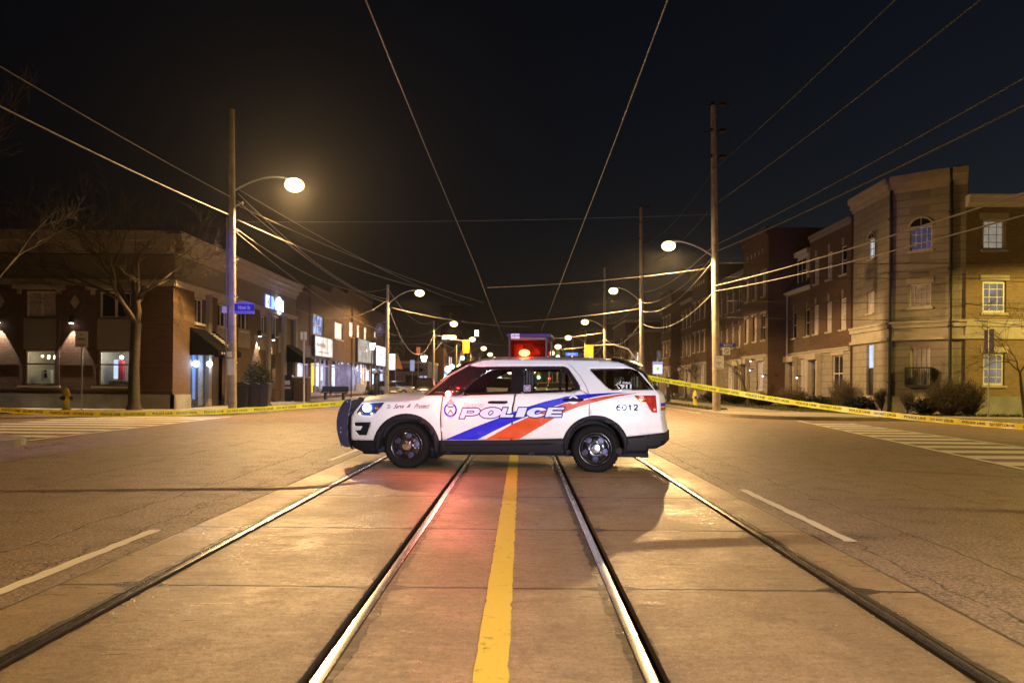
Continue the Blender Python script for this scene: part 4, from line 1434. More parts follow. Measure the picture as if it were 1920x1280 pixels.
# ---- wheels
def wheel(px, py, yside):
    x, _ = T(px, py, .93)
    rr = .352
    w = thing('wheel', None, None); w.parent = car
    w.location = (x, yside * .80, rr)
    s_ = yside
    b = MB()
    prof = [(.20, -.10), (.262, -.115), (.30, -.125), (.335, -.115), (.350, -.09), (.352, -.05), (.352, .05), (.350, .09), (.335, .115), (.30, .13), (.262, .12), (.238, .105), (.20, .10)]
    b.lathe([(r, h * s_) for r, h in prof], 40, axis='y')
    for k in range(40):                                 # tread blocks
        a = 2 * pi * k / 40
        for hh in (-.075, -.025, .025, .075):
            c_ = Vector((cos(a) * .353, hh, sin(a) * .353)); tt = Vector((-sin(a), 0, cos(a)))
            nn = Vector((cos(a), 0, sin(a)))
            q = [c_ + tt * .02 * i + Vector((0, .02 * j, 0)) for i, j in ((-1, -1), (1, -1), (1, 1), (-1, 1))]
            b.add(q + [p + nn * .005 for p in q], [(4, 5, 6, 7), (0, 1, 5, 4), (1, 2, 6, 5), (2, 3, 7, 6), (3, 0, 4, 7)])
    autosmooth(b.build('tyre', RUBBER, w), 45)
    b = MB()
    b.lathe([(.239, .112 * s_), (.245, .122 * s_), (.236, .124 * s_), (.226, .112 * s_), (.218, .085 * s_)], 40, axis='y')
    n = 32
    out = [(.222 * cos(2 * pi * k / n), .222 * sin(2 * pi * k / n)) for k in range(n)]
    holes = []
    for k in range(5):
        a = radians(80 + 72 * k) if px < 900 else radians(56 + 72 * k)
        cx, cz = .150 * cos(a), .150 * sin(a)
        hole = []
        for j in range(14):
            e = 2 * pi * j / 14
            rx, rz = .040 * cos(e), .050 * sin(e)
            hole.append((cx + rx * cos(a) - rz * sin(a), cz + rx * sin(a) + rz * cos(a)))
        holes.append(hole)
    vs, fs = tri_poly(out, holes, .03)
    def dish(u, v_):
        r = math.hypot(u, v_)
        return .098 - .028 * math.exp(-((r - .20) / .03) ** 2) + .012 * math.exp(-((r - .11) / .05) ** 2)
    b.add([(u, s_ * dish(u, v_), v_) for u, v_ in vs], fs)
    rim_o = b.build('rim', RIM, w, smooth=True)
    md = rim_o.modifiers.new('thick', 'SOLIDIFY'); md.thickness = .012; md.offset = 0
    b = MB()
    b.lathe([(.235, .03 * s_), (.19, .052 * s_), (.10, .052 * s_), (.001, .052 * s_)], 32, axis='y')
    b.build('brake_disc', STEEL, w, smooth=True)
    b = MB()
    b.lathe([(.080, .098 * s_), (.078, .118 * s_), (.066, .130 * s_), (.040, .134 * s_), (.001, .134 * s_)], 28, axis='y')
    for k in range(5):
        a = 2 * pi * k / 5 + .3
        b.lathe([(.011, .128 * s_), (.011, .142 * s_), (.001, .144 * s_)], 8, (.052 * cos(a), 0, .052 * sin(a)), 'y')
    autosmooth(b.build('hub_cap', CHROME, w), 30)
    return w


for px_, py_ in ((FWx, 836), (RWx, 844)):
    for sd in (-1, 1):
        wheel(px_, py_, sd)
# wheel wells
for px_ in (FWx, RWx):
    x, _ = T(px_, 837, .93)
    for sd in (-1, 1):
        b = MB()
        pr_ = []
        for k in range(13):
            a = radians(-5 + 190 * k / 12)
            pr_.append((x + .47 * cos(a), .36 + .47 * sin(a)))
        b.v = [(p[0], sd * .93, p[1]) for p in pr_] + [(p[0], sd * .55, p[1]) for p in pr_]
        b.f = [(i, i + 1, 14 + i, 13 + i) for i in range(12)] + [tuple(range(13, 26))]
        b.mi = [0] * 13
        b.build('wheel_well', GAP, car)
# ---- push bar
PBAR = simple('push_bar_black', (.022, .022, .05), .35, vary=.2)
def TB(x, y): return T(600 + x / 4.2675, 600 + y / 4.2675, .42)
pb = thing('push_bar', None, None); pb.parent = car
plate_ = [TB(*p) for p in ((222, 631), (250, 627), (260, 640), (257, 680), (243, 740), (236, 810), (236, 900), (244, 960), (253, 1008), (228, 1014), (196, 1008), (170, 985), (152, 930), (140, 870), (139, 800), (150, 740), (168, 695), (195, 652))]
for sd in (-1, 1):
    b = MB(); b.prism(plate_, sd * .42 - .05, sd * .42 + .05)
    o = b.build('side_plate', PBAR, pb)
    md = o.modifiers.new('bev', 'BEVEL'); md.width = .012; md.segments = 2
for (bx, bz) in (TB(195, 700), TB(172, 830), TB(190, 960)):
    b = MB(); b.tube([(bx, -.42, bz), (bx, .42, bz)], .032, 10)
    b.build('crossbar', PBAR, pb, smooth=True)
brk = [TB(*p) for p in ((248, 640), (300, 632), (318, 614), (338, 622), (330, 655), (298, 690), (270, 740), (250, 780), (240, 760), (246, 700))]
for sd in (-1, 1):
    b = MB(); b.prism(brk, sd * .40 - .025, sd * .40 + .025)
    b.build('mount_bracket', M['black_metal'], pb)
for xx, yy in ((232, 650), (162, 725), (180, 1000), (178, 858), (178, 893), (262, 712)):
    x, z = TB(xx, yy)
    b = MB(); b.ball((x, -.475, z), .016, 8)
    b.build('bolt', CHROME, pb, smooth=True)
# ---- door handles and shut-line details
for (cx, cy) in ((1424, 660), (1750, 643)):
    c_ = R1(cx, cy) if cx < 1500 else R2(748, 643)
    for sd, dd in zip((-1, 1), d1 if cx < 1500 else d2):
        b = MB()
        pts = [(c_[0] - .14, c_[1] - .005), (c_[0] - .10, c_[1]), (c_[0] + .10, c_[1]), (c_[0] + .14, c_[1] + .006)]
        b.tube([(x, sd * (halfw(x, z) + (.01 if k in (0, 3) else .035)), z) for k, (x, z) in enumerate(pts)], [.017, .021, .021, .017], 8)
        b.build('handle', PBLACK, dd, smooth=True)
        o_, i_ = ring2((c_[0] + .0, c_[1]), .062, .05, 20, 1.15)
        b = MB()
        b.add([(x, sd * (halfw(x, z) + .0045), z) for x, z in o_], [tuple(range(20))])
        b.build('handle_recess', PDECALW, dd)
# ---- livery on the near side (and its bands on the far side)
blue = [C8(165, 745), C8(560, 580), C8(900, 450), C8(1080, 378), C8(1290, 302), C8(1500, 240), C8(1640, 207), C8(1800, 176), C10(60, 192), C10(150, 172), C10(300, 152), C10(470, 138), C10(700, 126), C10(975, 121),
        C10(900, 130), C10(800, 138), C10(600, 165), C10(470, 191), C10(300, 224), C10(140, 256), C10(0, 300), C8(1620, 310), C8(1440, 375), C8(1280, 432), C8(1060, 518), C8(830, 628), C8(607, 741)]
red = [C8(715, 741), C8(890, 640), C8(1060, 546), C8(1290, 442), C8(1600, 322), C8(1760, 268), C10(200, 256), C10(330, 230), C10(470, 204), C10(700, 166), C10(900, 142), C10(1140, 124),
       C10(1000, 146), C10(800, 182), C10(640, 221), C10(470, 266), C10(330, 305), C10(200, 352), C10(110, 395), C8(1640, 456), C8(1400, 598), C8(1160, 739)]
panel('blue_stripe', blue, [], .0028, PBLUE, car, thick=0, step=.05)
panel('red_stripe', red, [], .0028, PRED, car, thick=0, step=.05)
# shut lines drawn across the bands: thin dark strips painted for the shade in the gaps
for ln in ([T(966, 738.5), T(964, 752), T(961.2, 764), T(960, 790), T(959.2, 853)], [T(1104.2, 738), T(1104.6, 760), T(1104.2, 779)], [T(896, 683.2), T(912, 682), T(940, 681.6), T(1000, 681.4), T(1052, 681.8), T(1066, 683.5), T(1074, 690), T(1086, 704), T(1097, 722), T(1104, 738)]):
    b = MB()
    w_ = .004
    for i in range(len(ln) - 1):
        (xa_, za_), (xb_, zb_) = ln[i], ln[i + 1]
        b.quad((xa_ - w_, -(halfw(xa_, za_) + .0135 if za_ < .42 else halfw(xa_, za_) + .0040), za_), (xa_ + w_, -(halfw(xa_, za_) + .0135 if za_ < .42 else halfw(xa_, za_) + .0040), za_),
               (xb_ + w_, -(halfw(xb_, zb_) + .0040), zb_), (xb_ - w_, -(halfw(xb_, zb_) + .0040), zb_))
    b.build('shut_line', GAP, car, recalc=False)


def decal_text(body, p0, p1, p2, off, mat, bold=0.0, shear=0.0, spacing=1.0, name='lettering', grow=0.0):
    """text on the near side: p0 lower left, p1 lower right, p2 upper left in (x, z)"""
    vs, fs, _ = text_geo(body, bold, shear, spacing)
    b = MB()
    gx = grow / max(1e-6, math.hypot(p1[0] - p0[0], p1[1] - p0[1])); gz = grow / max(1e-6, math.hypot(p2[0] - p0[0], p2[1] - p0[1]))
    pts = []
    for a, c_ in vs:
        a = a * (1 + 2 * gx) - gx; c_ = c_ * (1 + 2 * gz) - gz
        x = p0[0] + (p1[0] - p0[0]) * a + (p2[0] - p0[0]) * c_
        z = p0[1] + (p1[1] - p0[1]) * a + (p2[1] - p0[1]) * c_
        pts.append((x, -(halfw(x, z) + off), z))
    b.add(pts, fs)
    return b.build(name, mat, car, recalc=False)


# POLICE, cut as heavy extended slanted letters, each with its dark outline
LET = {
    'P': ([(0, 0), (.26, 0), (.26, .30), (.70, .30), (.88, .36), (.97, .50), (1, .65), (.97, .82), (.88, .95), (.70, 1), (0, 1)], [[(.28, .52), (.60, .52), (.69, .58), (.71, .65), (.69, .72), (.60, .78), (.28, .78)]]),
    'O': ([(.5 + .5 * cos(2 * pi * k / 28), .5 + .53 * sin(2 * pi * k / 28)) for k in range(28)], [[(.5 + .12 * cos(2 * pi * k / 16), .5 + .25 * sin(2 * pi * k / 16)) for k in range(16)]]),
    'L': ([(0, 0), (1, 0), (1, .27), (.36, .27), (.36, 1), (0, 1)], []),
    'I': ([(0, 0), (1, 0), (1, 1), (0, 1)], []),
    'C': ([(.5 + .5 * cos(radians(a)), .5 + .53 * sin(radians(a))) for a in range(24, 338, 12)] + [(.66, .36), (.58, .27), (.48, .26), (.40, .34), (.37, .5), (.40, .66), (.48, .74), (.58, .73), (.66, .64)], []),
    'E': ([(0, 0), (1, 0), (1, .22), (.32, .22), (.32, .395), (.93, .395), (.93, .60), (.32, .60), (.32, .78), (1, .78), (1, 1), (0, 1)], []),
}
# box of each letter in crop pixels: left and right at the baseline
YT, YB = 320, 452
SLANT = 44
spans = [('P', 368, 610, 458, 326), ('O', 620, 905, 452, 322), ('L', 905, 1075, 446, 320), ('I', 1112, 1225, 444, 320), ('C', 1245, 1510, 444, 320), ('E', 1508, 1722, 444, 318)]
def offset_poly(pts, d):
    n = len(pts); res = []
    area = sum(pts[i][0] * pts[(i + 1) % n][1] - pts[(i + 1) % n][0] * pts[i][1] for i in range(n))
    sg = 1 if area > 0 else -1
    for i in range(n):
        a_, b_, c_ = Vector(pts[i - 1]), Vector(pts[i]), Vector(pts[(i + 1) % n])
        e1, e2 = (b_ - a_).normalized(), (c_ - b_).normalized()
        n1 = Vector((e1.y, -e1.x)) * sg; n2 = Vector((e2.y, -e2.x)) * sg
        m_ = n1 + n2
        m_ = m_ / max(.5, m_.dot(n1)) if m_.length > 1e-6 else n1
        res.append(tuple(b_ + m_ * d))
    return res
for ch, xl_, xr_, yb_, yt_ in spans:
    outer, holes = LET[ch]
    def mp(q, xl_=xl_, xr_=xr_, yb_=yb_, yt_=yt_):
        return C8(xl_ + (xr_ - xl_) * q[0] + SLANT * q[1], yb_ + (yt_ - yb_) * q[1])
    oo = [mp(q) for q in outer]
    hh = [[mp(q) for q in h] for h in holes]
    panel('letter_outline', offset_poly(oo, .015), [offset_poly(h, -.013) for h in hh], .0042, PINK, car, both=False, thick=0, step=.06)
    panel('letter', oo, hh, .0058, PREFL, car, both=False, thick=0, step=.06)
decal_text('Toronto', C8(412, 306), C8(682, 304), C8(428, 262), .0042, simple('decal_grey', (.16, .14, .22), .3, bstr=0), .045, .12, grow=.006)
decal_text('Toronto', C8(412, 306), C8(682, 304), C8(428, 262), .0056, PDECALW, .012, .12)
sx = lambda x, y: T(630 + x / 7.53, 720 + y / 7.53)
for w_, x0, x1, y0, y1 in (('To', 712, 762, 352, 292), ('Serve', 812, 955, 346, 282), ('&', 995, 1050, 334, 282), ('Protect', 1100, 1318, 344, 278)):
    decal_text(w_, sx(x0, y0), sx(x1, y0 - 3), sx(x0 + 18, y1), .006, PSCRIPT, .012, .42)
for k, pl_ in enumerate(([(.86, .86), (.62, .97), (.34, .90), (.14, .62), (.10, .36), (.22, .10), (.50, .03), (.80, .13), (.90, .34), (.78, .54), (.50, .60), (.24, .52), (.12, .38)],
                      [(.5 + .40 * sin(2 * pi * j / 20), .5 + .47 * cos(2 * pi * j / 20)) for j in range(21)],
                      [(.22, .74), (.44, .84), (.54, 1.0), (.54, .02)],
                      [(.12, .72), (.20, .90), (.48, .98), (.80, .88), (.86, .68), (.70, .44), (.34, .22), (.12, .06), (.90, .06)])):
    b = MB()
    u0 = 822 + 76 * k
    p_ = [Vector(C10(u0 + 62 * u, 359 - 76 * v_)) for u, v_ in pl_]
    L_, R_ = [], []
    for j, q_ in enumerate(p_):
        d_ = (p_[min(j + 1, len(p_) - 1)] - p_[max(j - 1, 0)]).normalized()
        n_ = Vector((-d_.y, d_.x)) * .0095
        for lst, s_ in ((L_, q_ + n_), (R_, q_ - n_)):
            lst.append((s_.x, -(halfw(s_.x, s_.y) + .009), s_.y))
    n = len(p_)
    b.add(L_ + R_, [(j, j + 1, n + j + 1, n + j) for j in range(n - 1)])
    b.build('lettering', PINK, car, recalc=False)
decal_text('CALL', T(1167, 720.6), T(1183.5, 720.9), T(1167.3, 716.8), -.002, PDECALW, .03)
decal_text('911', T(1163, 729.4), T(1184, 729.6), T(1163.2, 721.8), -.002, PDECALW, .04)
b = MB()
for a_, c_ in (((1155.5, 722), (1160.5, 729.3)), ((1154.2, 723.3), (1158, 721.3)), ((1157.5, 718.8), (1163.5, 723.8)), ((1163.8, 714.6), (1162.4, 719.6)), ((1160.3, 717.6), (1163.2, 720.5)), ((1164.2, 731.6), (1184.5, 731.9))):
    (x0, z0), (x1, z1) = T(*a_), T(*c_)
    b.tube([(x0, -(halfw(x0, z0) - .006), z0), (x1, -(halfw(x1, z1) - .006), z1)], .006, 5)
b.build('wing_emblem', PDECALW, car)
# crest on the front door: ring, shield, chevron and crown
cc = C8(246, 345)
def crest(name, outer, holes, off, mat):
    return panel(name, outer, holes, off, mat, car, both=False, thick=0, step=None)
o_, i_ = ring2(cc, .108, .080, 30, .93)
crest('crest_disc', o_, [], .0040, PDECALW)
crest('crest_ring', o_, [i_], .0054, PBLUE)
k_ = lambda u, v_: (cc[0] + u, cc[1] + v_)
crest('crest_chevron', [k_(-.046, -.058), k_(-.028, -.062), k_(0, -.018), k_(.030, -.062), k_(.048, -.058), k_(.002, .012)], [], .0054, PRED)
crest('crest_bar', [k_(-.055, .045), k_(-.02, .034), k_(0, .038), k_(.02, .034), k_(.055, .045), k_(.05, .058), k_(-.05, .058)], [], .0056, PINK)
crest('crest_bar', [k_(-.05, .018), k_(.05, .018), k_(.05, .024), k_(-.05, .024)], [], .0056, simple('decal_grey', (.16, .14, .22), .3))
crest('crest_crown', [k_(-.052, .085), k_(.052, .085), k_(.062, .118), k_(.03, .125), k_(.022, .150), k_(0, .168), k_(-.022, .150), k_(-.03, .125), k_(-.062, .118)], [], .0058, simple('crest_pink', (.62, .30, .34), .35, vary=.3, scale=60, bstr=0))
crest('crest_scroll', [k_(-.05, -.088), k_(0, -.100), k_(.05, -.088), k_(.045, -.112), k_(0, -.122), k_(-.045, -.112)], [], .0058, simple('crest_blue', (.30, .36, .75), .35, bstr=0))
# ---- beacon frame on the roof
lb = thing('light_bar', None, None); lb.parent = car
def L(px, py, w=.52): return T(930 + px / 14.22, 610 + py / 14.22, w)
LENS = NT('beacon_lens')
tr = LENS.n('ShaderNodeBsdfTransparent'); tr.inputs[0].default_value = (.88, .13, .06, 1)
df = LENS.n('ShaderNodeBsdfPrincipled'); df.inputs['Base Color'].default_value = (.16, .012, .006, 1); df.inputs['Roughness'].default_value = .1
df.inputs['Emission Color'].default_value = (1, .07, .02, 1); df.inputs['Emission Strength'].default_value = .03
mx = LENS.n('ShaderNodeMixShader'); mx.inputs[0].default_value = .16
LENS.l(tr.outputs[0], mx.inputs[1]); LENS.l(df.outputs[0], mx.inputs[2]); LENS.l(mx.outputs[0], LENS.out.inputs[0])
x0, zt = L(400, 400); x1, zb = L(1310, 905)
b = MB(); b.box(x0, x1, -.50, .50, zb + .03, zt)
b.build('lens', LENS.m, lb)
b = MB(); b.box(x0 - .02, x1 + .02, -.53, .53, zb - .005, zb + .028)
b.build('base_tray', M['black_metal'], lb)
xa_, za_ = L(290, 225); xb_, zb_ = L(1440, 330)
b = MB(); b.box(xa_, xb_, -.56, .56, zb_, za_)
o = b.build('top_deck', simple('deck_violet', (.05, .014, .13), .5, vary=.3, spec=.2), lb)
md = o.modifiers.new('bev', 'BEVEL'); md.width = .012; md.segments = 2
b = MB(); b.box(xa_ + .05, xb_ - .06, -.52, .52, zt + .004, zb_ - .002)
b.build('deck_support', simple('deck_brown', (.10, .04, .02), .4), lb)
for pq in (360, 1345):
    xp, _ = L(pq, 500)
    for yy in (-.53, .53):
        b = MB(); b.box(xp - .014, xp + .014, yy - .02, yy + .02, zb, zb_)
        b.build('post', simple('beacon_post', (.035, .018, .018), .4, vary=.2, spec=.3), lb)
for pq in (625, 1148):
    xp, zf = L(pq, 1015)
    _, zf0 = L(pq, 880)
    for yy in (-.52, .52):
        b = MB(); b.box(xp - .040, xp + .040, yy - .04, yy + .04, zf - .01, zf0)
        b.build('mounting_foot', M['black_metal'], lb)
xl_, zl_ = L(735, 735)
b = MB(); b.ball((0, 0, 0), 1.0, 16); b.v = [(p[0] * .085 + xl_, p[1] * .05 - .40, p[2] * .052 + zl_) for p in b.v]
b.build('beacon_bulb', glow('beacon_hot', (1.0, .50, .16), 46), lb, smooth=True)
b = MB(); p_ = [L(1010, 640), L(1075, 610), L(1150, 700), L(1155, 785), L(900, 760), L(905, 735), L(1020, 720)]
b.prism(p_, -.44, -.40)
b.build('reflector', simple('beacon_reflector', (.85, .55, .50), .15, metal=.8, vary=.2, emit=(1, .30, .2), estr=.25), lb)
b = MB()
for k in range(3):
    xq, zq = L(1000 + 70 * k, 470)
    b.box(xq - .02, xq + .02, -.42, -.30, zq - .05, zq)
b.build('rotator', M['black_metal'], lb)
b = MB(); b.box(x0 + .03, x1 - .03, -.02, .02, zb + .03, zt - .02); b.box(x0 + .02, x0 + .16, -.3, -.1, zb + .03, zt - .05); b.box(x1 - .20, x1 - .03, -.35, -.05, zb + .03, zt - .08)
b.build('inner_baffle', simple('baffle_brown', (.06, .012, .007), .6, vary=.4), lb)
xq0, zq0 = L(412, 370); xq1, zq1 = L(640, 238)
b = MB(); b.box(xq0, xq1, -.585, -.562, zq0, zq1); b.build('label_plate', simple('label_lilac', (.70, .62, .85), .4), lb)
b = MB(); scribble(b, (xq0 + .02, -.588, zq0 + .028), .12, .035, 5); b.build('label_strokes', simple('label_ink', (.2, .1, .4), .4), lb, recalc=False)
# small things on the roof
x, z = T(1105, 675.5, .3)
b = MB(); b.tube([(x, -.2, z - .02), (x, -.2, z + .05)], .04, 10); b.build('antenna_puck', PW, car)
x, z = T(1142, 677.8, .2)
b = MB(); b.tube([(x, 0, z), (x, 0, z + .07)], [.018, .006], 6); b.build('antenna', simple('antenna_red', (.3, .05, .08), .4), car)
x, z = T(1095, 676, .45)
b = MB(); b.box(x - .14, x + .10, -.30, .30, z - .01, z + .018); b.build('roof_marking', PBLUE, car)
# ------------------------------------------------------------------ buildings
class Wall:
    """one flat wall: u runs along it, n points out of it"""
    def __init__(s, root, ox, oy, dx, dy):
        L_ = math.hypot(dx, dy)
        s.root, s.o, s.d = root, Vector((ox, oy, 0)), Vector((dx / L_, dy / L_, 0))
        s.n = Vector((s.d.y, -s.d.x, 0))

    def p(s, u, z, out=0.0):
        q = s.o + s.d * u + s.n * out
        return Vector((q.x, q.y, z)) - s.root.location

    def box(s, b, u0, u1, z0, z1, o0, o1, mi=0):
        vs = [s.p(u, z, o) for z in (z0, z1) for o in (o0, o1) for u in (u0, u1)]
        return b.add(vs, [(0, 2, 3, 1), (4, 5, 7, 6), (0, 1, 5, 4), (2, 6, 7, 3), (0, 4, 6, 2), (1, 3, 7, 5)], mi)

    def skin(s, name, u0, u1, z0, z1, holes, mat, deep=.20, out=0.0, arch=()):
        """wall face with openings; each opening gets its reveals"""
        us = sorted({u0, u1} | {h[0] for h in holes} | {h[1] for h in holes})
        zs = sorted({z0, z1} | {h[2] for h in holes} | {h[3] for h in holes})
        b = MB()
        for i in range(len(us) - 1):
            for j in range(len(zs) - 1):
                uc, zc = (us[i] + us[i + 1]) / 2, (zs[j] + zs[j + 1]) / 2
                if any(h[0] < uc < h[1] and h[2] < zc < h[3] for h in holes):
                    continue
                b.quad(s.p(us[i], zs[j], out), s.p(us[i + 1], zs[j], out), s.p(us[i + 1], zs[j + 1], out), s.p(us[i], zs[j + 1], out))
        for h in holes:
            a, c, e, g = h[:4]
            for (ua, za, ub, zb_) in ((a, e, a, g), (c, g, c, e), (a, g, c, g), (c, e, a, e)):
                b.quad(s.p(ua, za, out), s.p(ub, zb_, out), s.p(ub, zb_, out - deep), s.p(ua, za, out - deep))
        return b.build(name, mat, s.root, recalc=False)

    def window(s, u0, u1, z0, z1, pane, frame='white_paint', nx=2, nz=2, sill=True, deep=.14, fw=.055, bar=.025, header=None, arch=False, lit=None):
        """a window part: frame with bars, and the pane as its child"""
        b = MB()
        o0, o1 = -deep, -deep + .06
        s.box(b, u0, u0 + fw, z0, z1, o0, o1); s.box(b, u1 - fw, u1, z0, z1, o0, o1)
        s.box(b, u0 + fw, u1 - fw, z0, z0 + fw, o0, o1); s.box(b, u0 + fw, u1 - fw, z1 - fw, z1, o0, o1)
        for i in range(1, nx):
            u = u0 + (u1 - u0) * i / nx
            s.box(b, u - bar / 2, u + bar / 2, z0 + fw, z1 - fw, o0 + .01, o1 - .015)
        for j in range(1, nz):
            z = z0 + (z1 - z0) * j / nz
            k = bar if nz != 2 else bar * 1.8
            s.box(b, u0 + fw, u1 - fw, z - k / 2, z + k / 2, o0 + .015, o1 - .01)
        w = b.build('window', M[frame], s.root)
        b = MB()
        b.quad(s.p(u0 + .01, z0 + .01, o0 + .02), s.p(u1 - .01, z0 + .01, o0 + .02), s.p(u1 - .01, z1 - .01, o0 + .02), s.p(u0 + .01, z1 - .01, o0 + .02))
        b.build('pane', M[pane] if isinstance(pane, str) else pane, w)
        if sill:
            b = MB(); s.box(b, u0 - .08, u1 + .08, z0 - .10, z0 - .002, -.02, .07)
            b.build('sill', M['stone'], w)
        if header == 'key':
            b = MB(); m_ = (u0 + u1) / 2
            s.box(b, m_ - .07, m_ + .07, z1 + .05, z1 + .42, -.01, .05)
            b.build('keystone', M['stone'], w)
        elif header == 'lintel':
            b = MB(); m_ = (u0 + u1) / 2
            s.box(b, u0 - .12, u1 + .12, z1 + .004, z1 + .26, -.01, .04)
            b.build('lintel', M['stone'], w)
        elif header == 'dots':
            b = MB()
            for k in (-1, 0, 1):
                m_ = (u0 + u1) / 2 + k * (u1 - u0) * .55
                s.box(b, m_ - .14, m_ + .14, z1 + .05, z1 + .24, -.01, .05)
            b.build('lintel', M['stone'], w)
        if arch:
            b = MB()
            m_, r = (u0 + u1) / 2, (u1 - u0) / 2
            n = 14
            vs = [s.p(m_, z1, .006)] + [s.p(m_ + r * cos(pi * k / n), z1 + r * .85 * sin(pi * k / n), .006) for k in range(n + 1)]
            b.add(vs, [(0, k + 1, k + 2) for k in range(n)])
            b.build('fanlight', M['dark_glass'], w)
            b = MB()
            pts = [s.p(m_ + (r + .03) * cos(pi * k / n), z1 + (r + .03) * .85 * sin(pi * k / n), .03) for k in range(n + 1)]
            b.tube(pts, .05, 6)
            b.tube([s.p(m_, z1, .015), s.p(m_, z1 + r * .85, .015)], .018, 4)
            b.tube([s.p(u0, z1, .015), s.p(u1, z1, .015)], .03, 4)
            b.build('arch_trim', M['stone'], w)
        return w


def cornice(wall, u0, u1, z, mat, steps=((0, .25, .10), (.25, .45, .22), (.45, .62, .34)), name='cornice'):
    b = MB()
    for a, c, o in steps:
        wall.box(b, u0, u1, z + a + .002, z + c, -.1, o)
    return b.build(name, M[mat], wall.root)


def roof_box(root, x0, x1, y0, y1, z0, z1, mat='slate', name='roof'):
    b = MB()
    l = root.location
    b.box(x0 - l.x, x1 - l.x, y0 - l.y, y1 - l.y, z0 - l.z, z1 - l.z)
    return b.build(name, M[mat], root)


def sconce(wall, u, z, label, power=55, down=3.0, out=.16, color=(1.0, .80, .62)):
    p = wall.p(u, z, out) + wall.root.location
    s = thing('wall_sconce', label, 'wall lamp', tuple(p), 'downlight sconces on the shop building')
    b = MB()
    b.lathe([(.07, .0), (.085, .02), (.085, .30), (.05, .33)], 10, (0, 0, 0))
    b.tube([(0, 0, .2), tuple(-wall.n * out + Vector((0, 0, .2)))], .03, 6)
    b.build('sconce_body', M['black_metal'], s)
    b = MB(); b.lathe([(.078, .005), (.001, .005)], 10); b.lathe([(.078, .005), (.078, -.03), (.001, -.035)], 10)
    b.build('sconce_lens', M['sconce_lit'], s)
    light('sconce_light', 'SPOT', (0, 0, -.06), color, power, None, .02, 62, .22, parent=s)
    return s


# ======== two storey corner shop building (shops side)
KX, KY = -14.4, 31.7
K = thing('shop_building', 'two storey brick corner building with stone frieze and black awnings', 'building', (KX, KY, 0.145))
ks = Wall(K, -46, KY, 1, 0)                      # front to the side street
ke = Wall(K, KX, KY, 0, 1)                       # front to the main street
UX = lambda px: P(px, 720, KY).x + 46
ZY = lambda py, px=140: P(px, py, KY).z
# openings on the side street front
bays = [(42, 105), (180, 246)]
hs = []
b1 = []
for a, c in bays:
    u0, u1 = UX(a), UX(c)
    b1.append((u0, u1))
    hs.append((u0 + .10, u1 - .05, ZY(722), ZY(657)))
    hs.append((u0 + .12, u1 - .05, ZY(595), ZY(546)))
sp_ = b1[1][0] - b1[0][0]
u0, u1 = b1[0][0] - sp_, b1[0][1] - sp_
b1.insert(0, (u0, u1)); hs += [(u0 + .10, u1 - .05, ZY(722), ZY(657)), (u0 + .12, u1 - .05, ZY(595), ZY(546))]
ks.skin('wall', 0, 46 + KX, .145, 5.25, hs, M['brick_red'])
for (u0, u1) in b1:
    fr = MB()
    for (za, zb_) in ((ZY(655), ZY(597)),):
        ks.box(fr, u0 + .02, u1 + .02, za, zb_, -.1, .025)
    fr.build('spandrel_panel', M['panel_grey'], K)
    fr = MB(); ks.box(fr, u0 - .35, u1 + .35, ZY(543), ZY(535), -.05, .22); ks.box(fr, u0 - .18, u0 - .02, ZY(552), ZY(543), 0, .14); ks.box(fr, u1 + .04, u1 + .2, ZY(552), ZY(543), 0, .14)
    fr.build('window_hood', M['stone'], K)
    fr = MB(); ks.box(fr, u0 - .15, u1 + .20, ZY(727), ZY(723), -.1, .12)
    fr.build('sill', M['stone'], K)
    fr = MB(); ks.box(fr, u0 - .10, u0 + .04, ZY(723), ZY(543), 0, .06); ks.box(fr, u1 + .02, u1 + .16, ZY(723), ZY(543), 0, .06)
    fr.build('brick_pilaster', M['brick_dark'], K)
for k, (u0, u1) in enumerate(b1):
    w = ks.window(u0 + .12, u1 - .05, ZY(595), ZY(546), 'curtain_glass' if k == 1 else 'dark_glass', nx=2, nz=1, sill=False, fw=.07, bar=.10)
    lw = ks.window(u0 + .10, u1 - .05, ZY(722), ZY(657), glass('shop_glass', (.85, .87, .88), .2), nx=1, nz=1, sill=False, fw=.06)
# rooms behind the two lower windows
def room(wall, u0, u1, z0, z1, depth, back, name='room_interior'):
    b = MB()
    q = wall.p
    b.quad(q(u0, z0, -depth), q(u1, z0, -depth), q(u1, z1, -depth), q(u0, z1, -depth))
    b.quad(q(u0, z0, -.22), q(u0, z0, -depth), q(u0, z1, -depth), q(u0, z1, -.22))
    b.quad(q(u1, z0, -depth), q(u1, z0, -.22), q(u1, z1, -.22), q(u1, z1, -depth))
    b.quad(q(u0, z0, -.22), q(u1, z0, -.22), q(u1, z0, -depth), q(u0, z0, -depth))
    b.quad(q(u0, z1, -.22), q(u0, z1, -depth), q(u1, z1, -depth), q(u1, z1, -.22))
    return b.build(name, back, wall.root, recalc=False)


